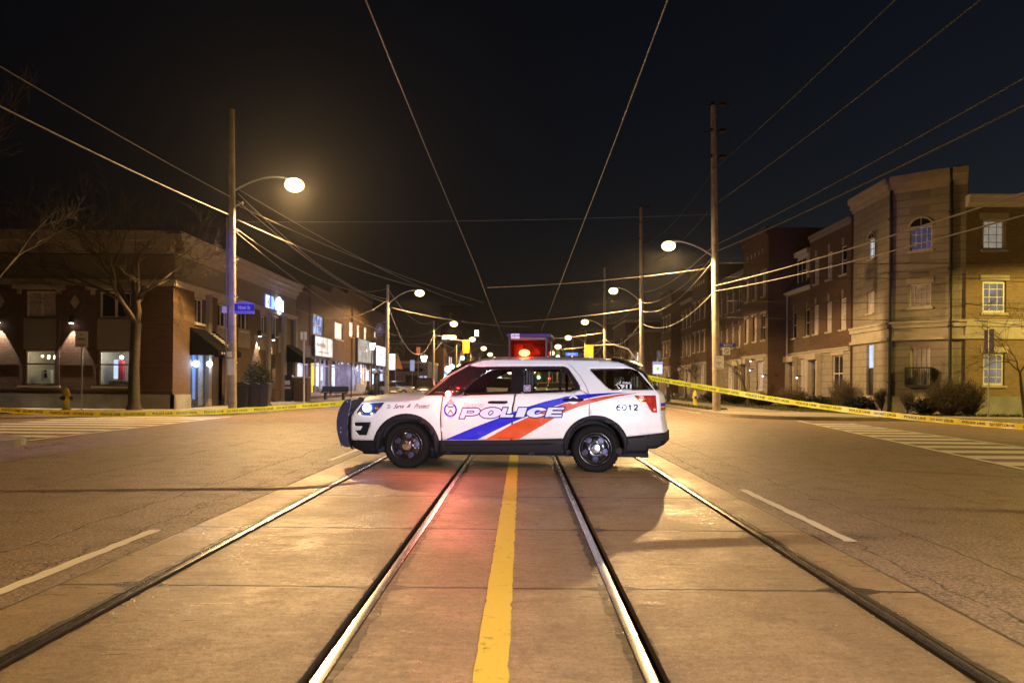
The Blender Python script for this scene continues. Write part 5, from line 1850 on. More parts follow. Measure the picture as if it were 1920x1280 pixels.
PLASTER = simple('room_plaster', (.35, .34, .31), .8, vary=.2)
for k in (1, 2):
    u0, u1 = b1[k]
    room(ks, u0 - .3, u1 + .4, ZY(728), ZY(650), 2.6, PLASTER)
    b = MB()
    n = 7 if k == 1 else 3
    for i in range(n):
        u = u0 + .28 + (u1 - u0 - .45) * ((i + .3) / n if k == 1 else .35 + .3 * i)
        z = ZY(667 + (i % 2) * 3) if k == 1 else ZY(668)
        b.ball(ks.p(u, z, -.8 - .2 * (i % 2)), .05 if k == 1 else .085, 8)
    b.build('pendant_bulb', M['bulb'] if k == 1 else M['lantern'], K, smooth=True)
    b = MB()
    if k == 1:
        ks.box(b, u0 + .12, u0 + .55, ZY(722), ZY(693), -1.2, -1.0)
        b.build('white_cabinet', simple('cabinet_white', (.7, .76, .8), .5), K)
        b = MB(); ks.box(b, u0 + .28, u0 + .40, ZY(708), ZY(700), -.995, -.98); ks.box(b, u0 + .27, u0 + .40, ZY(697), ZY(694), -.995, -.98); b.build('cabinet_opening', M['ink'], K)
        b = MB(); ks.box(b, u0 + .62, u1 - .1, ZY(722), ZY(688), -1.5, -1.3); b.build('dark_counter', M['cloth_dark'], K)
    else:
        ks.box(b, u0 + .14, u0 + .30, ZY(709), ZY(672), -1.2, -1.1)
        b.build('bright_screen', M['lit_blue'], K)
        b = MB(); ks.box(b, u0 + .33, u0 + .52, ZY(712), ZY(674), -1.3, -1.1); b.build('red_curtain', simple('curtain_red', (.35, .03, .05), .8), K)
        b = MB(); ks.box(b, u0 + .1, u1 - .1, ZY(722), ZY(713), -1.2, -.8); b.build('bar_counter', M['wood'], K)
    m_ = ks.p((u0 + u1) / 2, ZY(664), -1.0)
    light('room_light', 'POINT', tuple(m_), (1, .8, .5) if k == 1 else (1, .92, .75), 26 if k == 1 else 50, None, .3, parent=K)
# diamonds and their sunburst surrounds
for px in (0, 140):
    u, z = UX(px), ZY(566)
    b = MB(); b.add([ks.p(u, z - .31, .04), ks.p(u + .20, z, .04), ks.p(u, z + .31, .04), ks.p(u - .20, z, .04)], [(0, 1, 2, 3)])
    b.build('stone_diamond', M['stone'], K, recalc=False)
    b = MB()
    n = 48
    b.v = [tuple(ks.p(u + .28 * cos(2 * pi * k / n), z + .36 * sin(2 * pi * k / n), .02)) for k in range(n)] + [tuple(ks.p(u + (.50 if k % 2 else .38) * cos(2 * pi * k / n), z + (.60 if k % 2 else .46) * sin(2 * pi * k / n), .02)) for k in range(n)]
    b.f = [(k, (k + 1) % n, n + (k + 1) % n, n + k) for k in range(n)]; b.mi = [0] * n
    b.build('brick_sunburst', M['brick_brown'], K)
# stone plinth, brick sill course, frieze
b = MB(); ks.box(b, 0, 46 + KX + .12, .10, ZY(738), -.05, .12); ke.box(b, -.12, 1.5, .10, ZY(738), -.05, .12)
b.build('stone_plinth', M['base_concrete'], K)
for pw in ((65, 100), (0, 30), (105, 180)):
    pass
b = MB(); ks.box(b, 0, 46 + KX, ZY(731), ZY(727.5), -.02, .05); ks.box(b, 0, 46 + KX, ZY(684), ZY(681.5), -.02, .04)
b.build('brick_course', M['brick_brown'], K)
b = MB(); ks.box(b, 0, 46 + KX + .02, ZY(532), ZY(477), -.05, .02)
b.build('frieze', M['stucco'], K)
EY_ = lambda px: PX(px, 700, KX).y - KY           # along the main street front
ZE = lambda px, py: PX(px, py, KX).z
UE = EY_(553)
eh = [(EY_(357), EY_(399), .145, 3.0), (EY_(365), EY_(381), ZE(373, 606), ZE(373, 560)), (EY_(408), EY_(424), ZE(415, 612), ZE(415, 570)), (EY_(410), EY_(424), .145, 3.05),
      (EY_(447), EY_(463), ZE(455, 620), ZE(455, 585)), (EY_(488), EY_(497), ZE(492, 626), ZE(492, 592)), (EY_(510), EY_(519), ZE(515, 630), ZE(515, 596)), (EY_(506), EY_(516), .145, 2.9), (EY_(534), EY_(549), .145, 2.7)]
ke.skin('wall', 0, UE, .145, 5.25, eh, M['brick_orange'])
b = MB(); ke.box(b, 0, UE, 5.252, 7.0, -.05, .02)
b.build('frieze', M['stucco'], K)
for h in (eh[1], eh[2], eh[4], eh[5], eh[6]):
    ke.window(h[0], h[1], h[2], h[3], 'dark_glass', nx=2, nz=1, sill=True, header='lintel')
for (a, c) in ((404, 428), (444, 467), (484, 500), (520, 533)):
    b = MB(); ke.box(b, EY_(a), EY_(c), 3.05, ZE((a + c) / 2, 612 + (a - 400) * .1), .0, .05)
    b.build('spandrel_panel', M['stucco'], K)
for a, c in ((385, 391), (428, 434), (498, 503), (527, 533), (549, 553)):
    b = MB(); ke.box(b, EY_(a), EY_(c), .145, 5.25, 0, .16)
    b.build('pier', M['stucco'], K)
cornice(ke, -.5, UE, 6.55, 'stone', ((0, .25, .08), (.25, .48, .22), (.48, .72, .42), (.72, .86, .5)))
cornice(ks, 0, 46 + KX + .5, 6.55, 'stone', ((0, .25, .08), (.25, .48, .22), (.48, .72, .42), (.72, .86, .5)))
cornice(ks, 0, 46 + KX + .15, 5.22, 'stone', ((0, .16, .10), (.16, .24, .16)), 'string_course')
cornice(ke, -.15, UE, 5.22, 'stone', ((0, .16, .10), (.16, .24, .16)), 'string_course')
roof_box(K, -46, KX - .02, KY + .02, KY + UE, 7.2, 7.32)
b = MB(); ke.box(b, UE - .02, UE, .145, 7.3, -12, -.02); b.build('wall', M['brick_dark'], K)
for (x, lab) in ((137, 'lit black sconce above the parking notice sign on the side street wall'), (0, 'lit black sconce under the diamond at the far side street end of the wall')):
    sconce(ks, UX(x), ZY(606), lab, 300)
for (x, y, lab) in ((481, 630, 'lit black sconce behind the evergreen bush on the main street wall'), (507, 637, 'lit black sconce just beneath the glowing blue letter sign')):
    sconce(ke, EY_(x), ZE(x, y), lab, 380)
# blue lit entry door
b = MB(); u0, u1 = eh[0][0], eh[0][1]
ke.box(b, u0 + .06, u1 - .06, .145, 2.9, -.17, -.12)
dr = b.build('door', simple('door_blue', (.05, .07, .11), .3), K)
b = MB(); ke.box(b, u0 + .45, u0 + .75, .5, 2.6, -.118, -.10); b.build('door_glass', simple('door_glass', (.1, .2, .5), .1, emit=(.2, .4, 1), estr=.25), dr)
b = MB(); ke.box(b, u0 + 1.05, u1 - .1, .2, 2.8, -.118, -.10); b.build('side_light', simple('side_light', (.30, .34, .42), .3), dr)
for (px, lab) in ((360, 'round blue white globe lamp beside the entry door, nearer the corner'), (386, 'round blue white globe lamp beside the entry door, farther from the corner')):
    q = ke.p(EY_(px), ZE(px, 682), .16) + K.location
    s = thing('globe_lamp', lab, 'wall lamp', tuple(q), 'globe lamps at the entry door')
    b = MB(); b.ball((0, 0, 0), .13, 12); b.build('globe', M['globe_blue'], s, smooth=True)
    b = MB(); b.tube([(-.16, 0, -.1), (0, 0, -.12)], .03, 6); b.build('bracket', M['black_metal'], s)
    light('globe_light', 'POINT', (.12, 0, 0), (.45, .64, 1), 45, None, .13, parent=s)
for (x0, x1, zt_, zb2, lab) in ((355, 402, 607, 659, 'black awning over the blue lit entry door near the corner'), (532, 552, 640, 674, 'black awning over the doorway at the far end of the corner building')):
    u0, u1 = EY_(x0), EY_(x1)
    a = thing('awning', lab, 'awning', tuple(ke.p(u0, 0, 0) + K.location), 'black awnings on the corner building')
    z1_, z0_ = ZE(x0, zt_), ZE(x0, zb2)
    L_ = u1 - u0
    b = MB()
    vs = [(0, 0, z1_ - .145), (0, L_, z1_ - .145), (1.25, L_, z0_ - .145 + .22), (1.25, 0, z0_ - .145 + .22), (1.25, L_, z0_ - .145), (1.25, 0, z0_ - .145), (0, 0, z0_ - .145), (0, L_, z0_ - .145)]
    b.add(vs, [(0, 1, 2, 3), (3, 2, 4, 5), (0, 3, 5, 6), (1, 7, 4, 2)])
    for v_ in range(len(b.v)):
        b.v[v_] = (b.v[v_][0], b.v[v_][1], b.v[v_][2])
    b.build('awning_cloth', M['awning'], a)
    if x0 == 355:
        b = MB()
        dz = (z0_ + .22 - z1_)
        rr = random.Random(4)
        for k in range(7):
            q0 = .15 + .1 * k
            b.quad((1.25 * q0 + .004, L_ * .62, z1_ - .145 + dz * q0 + .012), (1.25 * q0 + .004, L_ * .86, z1_ - .145 + dz * q0 + .012), (1.25 * (q0 + .06) + .004, L_ * .82, z1_ - .145 + dz * (q0 + .06) + .012), (1.25 * (q0 + .06) + .004, L_ * .62, z1_ - .145 + dz * (q0 + .06) + .012))
        for k in range(5):
            b.quad((1.254, .35 + .25 * k, z0_ - .145 + .07), (1.254, .50 + .25 * k, z0_ - .145 + .07), (1.254, .5 + .25 * k, z0_ - .145 + .15), (1.254, .35 + .25 * k, z0_ - .145 + .15))
        b.build('lettering', simple('awning_letter', (.30, .29, .27), .7), a, recalc=False)
# glowing letter sign
q = ke.p(EY_(495), ZE(495, 578), .05) + K.location
s = thing('letter_sign', 'glowing blue letters with a white disc on the frieze of the corner building', 'shop sign', tuple(q))
LB = glow('letter_blue', (.16, .26, 1.0), 2.6)
LW = glow('letter_white', (.72, .82, 1.0), 3.0)
tot = EY_(527) - EY_(495)
zb_ = 0
hgt = ZE(500, 556) - ZE(500, 581)
for ch, a, c in (('K', 0, .17), ('U', .20, .34), ('M', .38, .60), ('N', .86, 1.0)):
    for mt, dx, g_ in ((LB, .02, .05), (LW, .05, 0)):
        b = MB()
        vs, fs, _ = text_geo(ch, .04)
        b.add([(dx, tot * (a + (c - a) * x) + (x - .5) * g_ * 2, hgt * z + (z - .5) * g_ * 2) for x, z in vs], fs)
        if mt is LW and ch in 'UM':
            continue
        b.build('letter', mt, s, recalc=False)
b = MB(); b.add([(.10, tot * .70 + .62 * cos(2 * pi * k / 24), hgt * .5 + .52 * sin(2 * pi * k / 24)) for k in range(24)], [tuple(range(24))])
b.build('letter_disc', glow('disc_white', (.80, .90, 1.0), 2.4), s, recalc=False)
light('sign_glow', 'POINT', (.5, tot * .6, .3), (.3, .45, 1), 9, None, .3, parent=s)

# ======== shops further along
def shop(y0, y1, x, h, mat, label, bays_, lit, sign, sign_em, upper, cat='building', frieze=None):
    r = thing('shop_house', label, cat, (x, y0, .145))
    w = Wall(r, x, y0, 0, 1)
    L_ = y1 - y0
    holes = [(.3, L_ - .3, .35, 2.95)] + [(a, c, z0, z1) for a, c, z0, z1, *_ in upper]
    w.skin('wall', 0, L_, .145, h, holes, M[mat])
    for ua in (0, L_ - .02):
        b = MB(); w.box(b, ua, ua + .02, .145, h, -12, -.001); b.build('side_wall', M['brick_dark'], r)
    roof_box(r, x - 12, x - .02, y0, y1, h - .3, h - .12)
    cornice(w, 0, L_, h - .15, 'stone' if frieze else mat, ((0, .12, .06), (.12, .2, .12)))
    for (a, c, z0, z1, pane, nx, nz) in upper:
        w.window(a, c, z0, z1, pane, nx=nx, nz=nz, fw=.07)
    # shop front: lit room with mullions
    b = MB()
    for k in range(bays_ + 1):
        u = .3 + (L_ - .6) * k / bays_
        w.box(b, u - .06, u + .06, .35, 2.95, -.12, -.02)
    w.box(b, .3, L_ - .3, 2.45, 2.52, -.11, -.03); w.box(b, .3, L_ - .3, .33, .6, -.12, -.02)
    b.build('shop_front', simple('front_lilac', (.36, .33, .46), .4), r)
    b = MB(); b.quad(w.p(.31, .4, -.1), w.p(L_ - .31, .4, -.1), w.p(L_ - .31, 2.94, -.1), w.p(.31, 2.94, -.1))
    b.build('shop_pane', glass('shop_glass', (.85, .87, .88), .2), r, recalc=False)
    rr = random.Random(int(y0 * 7))
    for k in range(bays_):
        u0, u1 = .3 + (L_ - .6) * k / bays_, .3 + (L_ - .6) * (k + 1) / bays_
        mt = lit[k % len(lit)]
        b = MB()
        b.quad(w.p(u0, .35, -.42), w.p(u1, .35, -.42), w.p(u1, 2.95, -.42), w.p(u0, 2.95, -.42))
        b.build('lit_room', mt, r, recalc=False)
        b = MB()
        for j in range(4):
            uu = rr.uniform(u0 + .1, u1 - .3); z_ = rr.uniform(.5, 1.5)
            w.box(b, uu, uu + rr.uniform(.1, .4), .4, z_ * .8, -.40, -.25)
        w.box(b, u0 + .05, u1 - .05, 2.7, 2.94, -.40, -.3)
        b.build('shop_goods', M['cloth_dark'] if k % 2 else M['wood'], r)
    if sign:
        a, c, z0, z1 = sign
        sg = thing('shop_sign', label.split(' ')[0].lower() + ' house fascia sign, ' + {'SG1': 'wide', 'x': ''}.get('SG1' if sign_em is SG1 else 'x', '') + ('pink and brightly lit' if sign_em.name == 'sign_pink_lit' else ' pale and framed in black') + ' over the shop front', 'shop sign', tuple(w.p(a, z0, .0) + r.location))
        b = MB(); b.box(0, .22, 0, c - a, 0, z1 - z0); b.build('sign_box', M['black_metal'], sg)
        b = MB(); b.box(.224, .23, .06, c - a - .06, .06, z1 - z0 - .06)
        sf = b.build('sign_face', sign_em, sg)
        b = MB()
        scribble(b, (.234, .4, (z1 - z0) * .42), (c - a) * .5, (z1 - z0) * .3, 6, (0, 1, 0), (.0005, 0, 0))
        scribble(b, (.234, .5, (z1 - z0) * .18), (c - a) * .62, (z1 - z0) * .10, 13, (0, 1, 0), (.0005, 0, 0))
        b.build('lettering', simple('sign_strokes', (.20, .15, .11), .5), sg, recalc=False)
        light('sign_lamp_light', 'POINT', (1.6, (c - a) / 2, -.2), (.85, .85, 1), 26, None, .5, parent=sg)
    light('shop_glow', 'POINT', (1.2, L_ / 2, 1.9), (.75, .78, 1), 45, None, .6, parent=r)
    return r, w


def litmat(name, c1, c2, s, scale=1.3):
    if name in MATS: return MATS[name]
    t = NT(name)
    v = t.obj((1, 1, .6))
    n = t.noise(v, scale, 4, .7)
    e = t.n('ShaderNodeEmission')
    t.l(t.mix(t.ramp(n, .4, .62), c1, c2), e.inputs[0])
    e.inputs[1].default_value = s
    t.l(e.outputs[0], t.out.inputs[0])
    MATS[name] = t.m
    return t.m


YEL = litmat('room_yellow', (.85, .55, .04), (.95, .72, .10), 1.4)
WHT = litmat('room_white', (.45, .50, .95), (.85, .90, 1.0), 1.5)
GRY = litmat('room_grey', (.18, .17, .30), (.50, .52, .80), 1.1)
AMB = litmat('room_amber', (.5, .22, .05), (.9, .6, .25), 1.5)
CYA = litmat('room_cyan', (.5, .75, .95), (.9, .97, 1.0), 2.2)
SG1 = litmat('sign_grey_lit', (.45, .36, .25), (.95, .90, .85), 1.15, 1.2)
SG2 = litmat('sign_pale_lit', (.42, .36, .28), (.72, .66, .60), .6, 1.2)
WBL = litmat('window_blue_lit', (.05, .07, .16), (.45, .50, .80), 1.1, 2.2)
WWM = litmat('window_warm_lit', (.75, .55, .35), (1.0, .88, .70), 1.2, 2.0)
sy = lambda px: PX(px, 700, KX).y
sz = lambda px, py: PX(px, py, KX).z
y0, y1, y2, y3, y4 = sy(553), sy(620), sy(650), sy(697), sy(727)
ya = sy(581)
shop(y0 + .05, ya, KX - .05, 7.3, 'brick_dark', 'Dark brick shop house with a plain wall next to the corner building', 1, [GRY], None, None, [])
shop(ya + .02, y1, KX, 7.9, 'brick_brown', 'Brown brick shop house with a yellow lit room and one big blue window', 4, [YEL, YEL, WHT, GRY], (.4, y1 - ya - .4, 3.1, 4.55), SG1,
     [(sy(586) - ya, sy(606) - ya, sz(596, 628), sz(596, 590), WBL, 2, 2)])
shop(y1 + .02, y2, KX, 8.5, 'brick_dark', 'Narrow grey brick shop house with a pale lit shop front', 3, [GRY, WHT], None, None,
     [(sy(627) - y1, sy(642) - y1, sz(635, 636), sz(635, 604), WWM, 2, 1)])
ups = [(sy(a) - y2, sy(c) - y2, sz(a, z0), sz(a, z1), WWM, 1, 2) for a, c, z0, z1 in ((654, 662, 630, 601), (668.5, 674, 634, 607), (682, 687, 638, 612))]
shop(y2 + .02, y3, KX, 9.0, 'brick_orange', 'Orange brick shop house with three narrow warm lit windows upstairs', 4, [CYA, GRY, GRY, AMB], (3.2, y3 - y2 - .6, 3.1, 5.2), SG2, ups)
PNK = litmat('sign_pink_lit', (1.0, .45, .75), (1.0, .85, .95), 2.2, .8)
shop(y3 + .02, y4, KX, 8.3, 'brick_dark', 'Dark brick shop house behind the round hanging sign with a pink sign', 4, [WHT, CYA, GRY], (1.0, 6.5, 3.0, 5.0), PNK,
     [(sy(701) - y3, sy(705) - y3, sz(703, 632), sz(703, 621), WWM, 1, 2)])
# white double sign sticking out beyond it
q = P(727, 678, 88)
s = thing('projecting_sign', 'pale green white box sign projecting beyond the pink shop sign', 'shop sign', (q.x, 88, q.z))
b = MB(); b.box(-.9, .9, 0, .3, -.95, .95); b.build('sign_box', M['black_metal'], s)
b = MB(); b.box(-.85, .05, -.02, -.002, -.9, .9); b.box(.12, .85, -.02, -.002, -.9, .9); b.build('sign_face', litmat('sign_green_lit', (.6, .9, .85), (.95, 1, 1), 1.5, .8), s)
b = MB(); b.tube([(-1, .15, .7), (-4.5, .15, .7)], .05, 6); b.build('bracket', M['black_metal'], s)
# round hanging sign on the second lamp pole
q = P(712, 618, 65)
s = thing('round_sign', 'round dark sign with a pale peak shape hung on the second shop side pole', 'sign', (q.x, 65.0, q.z))
n = 26
b = MB(); b.lathe([(.58, -.04), (.60, 0), (.58, .04)], n, axis='y'); b.lathe([(.58, -.04), (.001, -.04)], n, axis='y'); b.lathe([(.58, .04), (.001, .04)], n, axis='y'); b.v = [(v_[0] * .62, v_[1], v_[2]) for v_ in b.v]
b.build('sign_disc', simple('sign_slate', (.16, .14, .24), .5), s)
b = MB(); b.add([(-.24, -.05, -.10), (.02, -.05, .32), (.10, -.05, .22), (.20, -.05, -.05)], [(0, 1, 2, 3)])
scribble(b, (-.22, -.05, -.28), .44, .12, 6)
b.build('emblem', simple('sign_pale', (.45, .42, .55), .5), s, recalc=False)
b = MB(); b.tube([(.2, 0, .66), (.75, .1, .66)], .03, 6); b.build('bracket', M['galv'], s)


# heritage lanterns
def lantern(px, py, Y, label, ph=4.0):
    q = P(px, py, Y)
    s = thing('lantern_post', label, 'lantern', (q.x, Y, .145), 'white heritage lanterns on posts')
    h = q.z - .145
    b = MB(); b.lathe([(.14, 0), (.12, .5), (.06, .6), (.045, h - .5), (.07, h - .42)], 8); b.build('post', M['black_metal'], s)
    b = MB(); b.lathe([(.20, -.38), (.30, -.10), (.36, .22), (.10, .34)], 10, (0, 0, h)); b.build('lantern_glass', M['lantern'], s, smooth=True)
    b = MB(); b.lathe([(.38, .22), (.16, .40), (.03, .52)], 10, (0, 0, h)); b.build('lantern_cap', M['black_metal'], s)
    light('lantern_light', 'POINT', (0, 0, h - .5), (1, .95, .82), 140, None, .3, parent=s)


lantern(697, 648, 72, 'white lit lantern in front of the orange brick shop house')
lantern(795, 671, 86, 'white lit lantern beside the third shop side lamp pole')

# ======== low dark building and further blocks on the shop side
def block_house(x0, x1, y0, y1, h, mat, label, wins=(), face='S', lit=None, parapet=True, name='distant_building', storefront=None):
    r = thing(name, label, 'building', ((x0 + x1) / 2, y0, .145))
    l = r.location
    b = MB(); b.box(x0 - l.x, x1 - l.x, 0, y1 - y0, 0, h - .145); b.build('wall', M[mat], r)
    b = MB(); b.box(x0 - l.x - .12, x1 - l.x + .12, -.12, y1 - y0 + .1, h - .145 + .002, h + .2); b.build('parapet', M['stone'] if parapet else M['slate'], r)
    for k, (side, a, z0, w_, hh, em) in enumerate(wins):
        b = MB()
        if side == 'S': b.box(a - l.x, a + w_ - l.x, -.04, -.01, z0 - .145, z0 - .145 + hh)
        elif side == 'E': b.box(x1 - l.x + .01, x1 - l.x + .04, a - y0, a - y0 + w_, z0 - .145, z0 - .145 + hh)
        else: b.box(x0 - l.x - .04, x0 - l.x - .01, a - y0, a - y0 + w_, z0 - .145, z0 - .145 + hh)
        b.build('window' if hh > .9 and not isinstance(em, tuple) else 'lit_sign', em if not isinstance(em, tuple) else em[0], r)
    return r


q0, q1 = P(738, 700, 118), P(802, 690, 118)
PURP = simple('purple_wall', (.10, .085, .15), .5, vary=.3)
M['purple_wall'] = PURP
block_house(q0.x, q1.x, 118, 132, P(770, 681, 118).z, 'purple_wall', 'low dark purple shop front behind the small bare tree', [('S', q0.x + 1.9, .4, 1.8, 2.1, M['dark_glass']), ('S', q0.x + .3, 3.1, 4.2, .5, M['dark_glass']), ('S', q0.x + 4.0, .5, 1.1, 1.9, GRY)])
rr = random.Random(11)
EMS = [WHT, CYA, AMB, GRY, YEL, litmat('room_red', (.8, .06, .05), (1, .3, .2), 1.3), litmat('room_blue', (.05, .12, 1), (.3, .4, 1), 1.6), litmat('room_teal', (.3, .85, .9), (.7, 1, 1), 1.6)]
ycur = 134.0
NTH = ['first', 'second', 'third', 'fourth', 'fifth', 'sixth', 'seventh', 'eighth', 'ninth', 'tenth', 'eleventh', 'twelfth', 'farthest']
for i in range(13):
    L_ = rr.uniform(13, 20) if i < 7 else rr.uniform(26, 36)
    wins = []
    y = ycur + .8
    while y < ycur + L_ - 3:
        w_ = rr.uniform(2.0, 3.6)
        wins.append(('E', y, .5, w_, rr.uniform(2.0, 2.5), EMS[rr.randrange(len(EMS))]))
        if rr.random() < .9:
            wins.append(('E', y, 3.1, w_ * rr.uniform(.5, .95), .8, EMS[rr.randrange(len(EMS))]))
        if rr.random() < .6:
            wins.append(('E', y + .5, 4.8, 1.2, 1.5, [M['dark_glass'], WWM][rr.random() < .35]))
        y += w_ + rr.uniform(.5, 1.4)
    h = rr.uniform(7, 9.5)
    bx = (-13.6, -13.2, -13.8, -13.4, -13.0, -13.6, -13.2)[i % 7]
    block_house(-28, bx, ycur, ycur + L_, h, ['brick_dark', 'brick_brown', 'brick_red'][i % 3], ['dark brick', 'brown brick', 'red brick'][i % 3] + ' lit shop block, ' + NTH[i] + ' beyond the low purple front', wins)
    # globe lamps under the eaves
    for k in range(4):
        g_ = thing('globe_lamp', ['warm', 'white', 'bluish', 'yellow'][k] + ' round globe lamp on the front of the ' + NTH[i] + ' lit shop block', 'wall lamp', (bx + .5, ycur + L_ * (k + .5) / 4, rr.uniform(2.2, 5.2)), 'globe lamps on the far shop blocks')
        b = MB(); b.ball((0, 0, 0), rr.uniform(.34, .58) * (1 if i < 7 else 1.5), 10); b.build('globe', [glow('globe_warm', (1, .8, .45), 3), glow('globe_white', (.85, .95, 1), 5), glow('globe_teal', (.5, .85, 1), 4), glow('globe_yellow', (1, .9, .35), 5)][k], g_, smooth=True)
        b = MB(); b.tube([(-.5, 0, .1), (0, 0, .2)], .04, 5); b.build('bracket', M['black_metal'], g_)
    # projecting box signs
    for k in range(2):
        yy = ycur + L_ * (.25 + .5 * k)
        s = thing('projecting_sign', ['white', 'red', 'blue', 'teal', 'amber', 'pale'][(i * 2 + k) % 6] + ' lit box sign on the ' + NTH[i] + ' lit shop block, ' + ['near', 'far'][k] + ' end', 'shop sign', (bx + .9, yy, 3.6 + rr.uniform(-.5, .8)))
        b = MB(); b.box(-.8, .8, -.12, .12, -.55, .55); b.build('sign_box', M['black_metal'], s)
        b = MB(); b.box(-.75, .75, -.15, -.125, -.5, .5); b.build('sign_face', [WHT, EMS[5], EMS[6], EMS[7], AMB, CYA][(i * 2 + k) % 6], s)
        b = MB(); b.tube([(-.8, 0, .3), (-1.6, 0, .3)], .04, 6); b.build('bracket', M['black_metal'], s)
    ycur += L_ + .3
# tall apartment slab beyond, and a dark house before it
qa, qb = P(827, 575, 290), P(870, 575, 290)
block_house(qa.x, qb.x, 290, 306, qa.z, 'brick_dark', 'tall dark apartment tower rising beyond the shops', [('S', qa.x + 3.0, P(840, 600, 290).z, 1.2, 3.0, simple('tower_slit', (.22, .17, .12), .7))], parapet=False, name='apartment_tower')
qa, qb = P(862, 604, 330), P(898, 604, 330)
block_house(qa.x, qb.x, 330, 345, qa.z, 'brick_dark', 'shorter dark tower block beside the tall apartment tower with one lit window', [('S', P(894.5, 626, 330).x - 1, P(894, 630, 330).z, 1.6, 2.6, glow('tower_window', (1, .8, .5), 4))], parapet=False, name='apartment_tower')

# ======== stone corner house on the townhouse side
SX0, SY0 = 17.0, 39.4
C = thing('corner_house', 'stone faced three storey corner house with an arched window and brick side wall', 'building', (18.8, 33.8, .145))
HT = 10.95
A_, B_, D_, E_ = (17.05, 39.6), (17.0, 35.5), (18.85, 33.85), (19.25, 32.75)
w1 = Wall(C, A_[0], A_[1], B_[0] - A_[0], B_[1] - A_[1])                      # street face
w2 = Wall(C, B_[0], B_[1], D_[0] - B_[0], D_[1] - B_[1])                      # chamfer face
w3 = Wall(C, D_[0] + .02, D_[1] - .02, .55, -.25)                             # pier
L1 = math.hypot(A_[0] - B_[0], A_[1] - B_[1]); L2 = math.hypot(D_[0] - B_[0], D_[1] - B_[1])


def uz(wall, px, py):
    """photo pixel -> (u, z) on a wall"""
    d = RIGHT * (px - VPX) + UP * (VPY - py) + FWD * F
    k = (wall.o - CAM).dot(wall.n) / d.dot(wall.n)
    p = CAM + d * k
    return (p - wall.o).dot(wall.d), p.z


f1 = []
for (xa, xb, yb, yt) in ((1628, 1640, 487, 445), (1625, 1639, 588, 545), (1624, 1638, 745, 646)):
    (u0, z0), (u1, z1) = uz(w1, xa, yb), uz(w1, xb, yt)
    f1.append((max(.1, u0), u1, max(z0, .15), z1))
w1.skin('wall', 0, L1, .145, HT, f1, M['stone_block'])
w1.window(*f1[0], litmat('window_white_lit', (.5, .55, .6), (.75, .8, .85), .55, 2), nx=2, nz=2, arch=True)
w1.window(*f1[1], 'curtain_glass', nx=1, nz=2)
b = MB(); w1.box(b, f1[2][0], f1[2][1], .15, 2.2, -.16, -.12); b.build('door', M['black_metal'], C)
b = MB(); w1.box(b, f1[2][0], f1[2][1], 2.25, f1[2][3], -.16, -.14); b.build('transom_window', litmat('transom_lit', (.5, .6, .8), (.75, .85, 1), .8), C)
f2 = []
for (xa, xb, yb, yt) in ((1706, 1748, 471, 422), (1704, 1746, 577, 530), (1706, 1744, 722, 650)):
    (u0, z0), (u1, z1) = uz(w2, xa, yb), uz(w2, xb, yt)
    f2.append((u0, u1, z0, z1))
w2.skin('wall', 0, L2, .145, HT, f2, M['stone_block'])
CURT = litmat('window_violet_lit', (.10, .085, .17), (.16, .13, .25), .30, 1.5)
w2.window(*f2[0], CURT, nx=4, nz=3, arch=True)
w2.window(*f2[1], 'curtain_glass', nx=4, nz=3, header='lintel')
w2.window(*f2[2], 'curtain_glass', nx=4, nz=5)
w3.skin('wall', 0, .62, .145, HT + .12, [], M['stone_block'])
# pilaster strips / downpipes
for wl, u in ((w2, .05), (w3, -.02)):
    b = MB(); b.tube([wl.p(u, .2, .12), wl.p(u, HT - .6, .12)], .075, 8)
    for z in (1.5, 4.0, 6.5, 9.0):
        wl.box(b, u - .11, u + .11, z, z + .06, 0, .2)
    b.build('downpipe', M['black_metal'], C)
for z0, st in ((3.45, ((0, .14, .14), (.14, .55, .06), (.55, .75, .14), (.75, .85, .2))), (HT - .75, ((0, .2, .06), (.2, .45, .16), (.45, .75, .28)))):
    for wl, a, c in ((w1, -.1, L1 - .002), (w2, 0, L2 - .002), (w3, .03, .62)):
        cornice(wl, a, c, z0, 'stone', st, 'cornice' if z0 > 5 else 'belt_course')
# juliet balcony
(u0, z0), (u1, z1) = uz(w2, 1700, 722), uz(w2, 1747, 688)
s = MB()
w2.box(s, u0, u1, z1 - .05, z1, .22, .28); w2.box(s, u0, u1, z0 - .08, z0 + .02, .0, .30)
for k in range(15):
    u = u0 + (u1 - u0) * k / 14
    w2.box(s, u - .012, u + .012, z0, z1 - .05, .24, .265)
for u in (u0, u1):
    w2.box(s, u - .02, u + .02, z0, z1, 0, .27)
s.build('balcony', M['black_metal'], C)
w4 = Wall(C, E_[0] + .10, 33.52, 1, 0)                                          # brick side wall along the side street
f4 = []
for (xa, xb, yb, yt) in ((1842, 1886, 468, 411), (1842, 1887, 586, 527), (1843, 1884, 722, 661)):
    (u0, z0), (u1, z1) = uz(w4, xa, yb), uz(w4, xb, yt)
    f4.append((u0, u1, z0, z1))
    f4.append((u0 + 3.4, u1 + 3.4, z0, z1))
w4.skin('wall', 0, 16, .145, 9.35, f4, M['brick_tan'])
for h in f4:
    w4.window(*h, litmat('window_cream_lit', (.30, .26, .20), (.46, .41, .33), .42, 1.5), nx=3, nz=4, fw=.10, header='lintel')
cornice(w4, 0, 16, 9.2, 'white_paint', ((0, .14, .1), (.14, .4, .24), (.4, .5, .34)))
cornice(w4, 0, 16, 3.45, 'stone', ((0, .14, .08), (.14, .55, .04), (.55, .85, .1)), 'belt_course')
b = MB(); w4.box(b, 0, 16, .1, .95, -.05, .10); b.build('stone_plinth', M['base_concrete'], C)
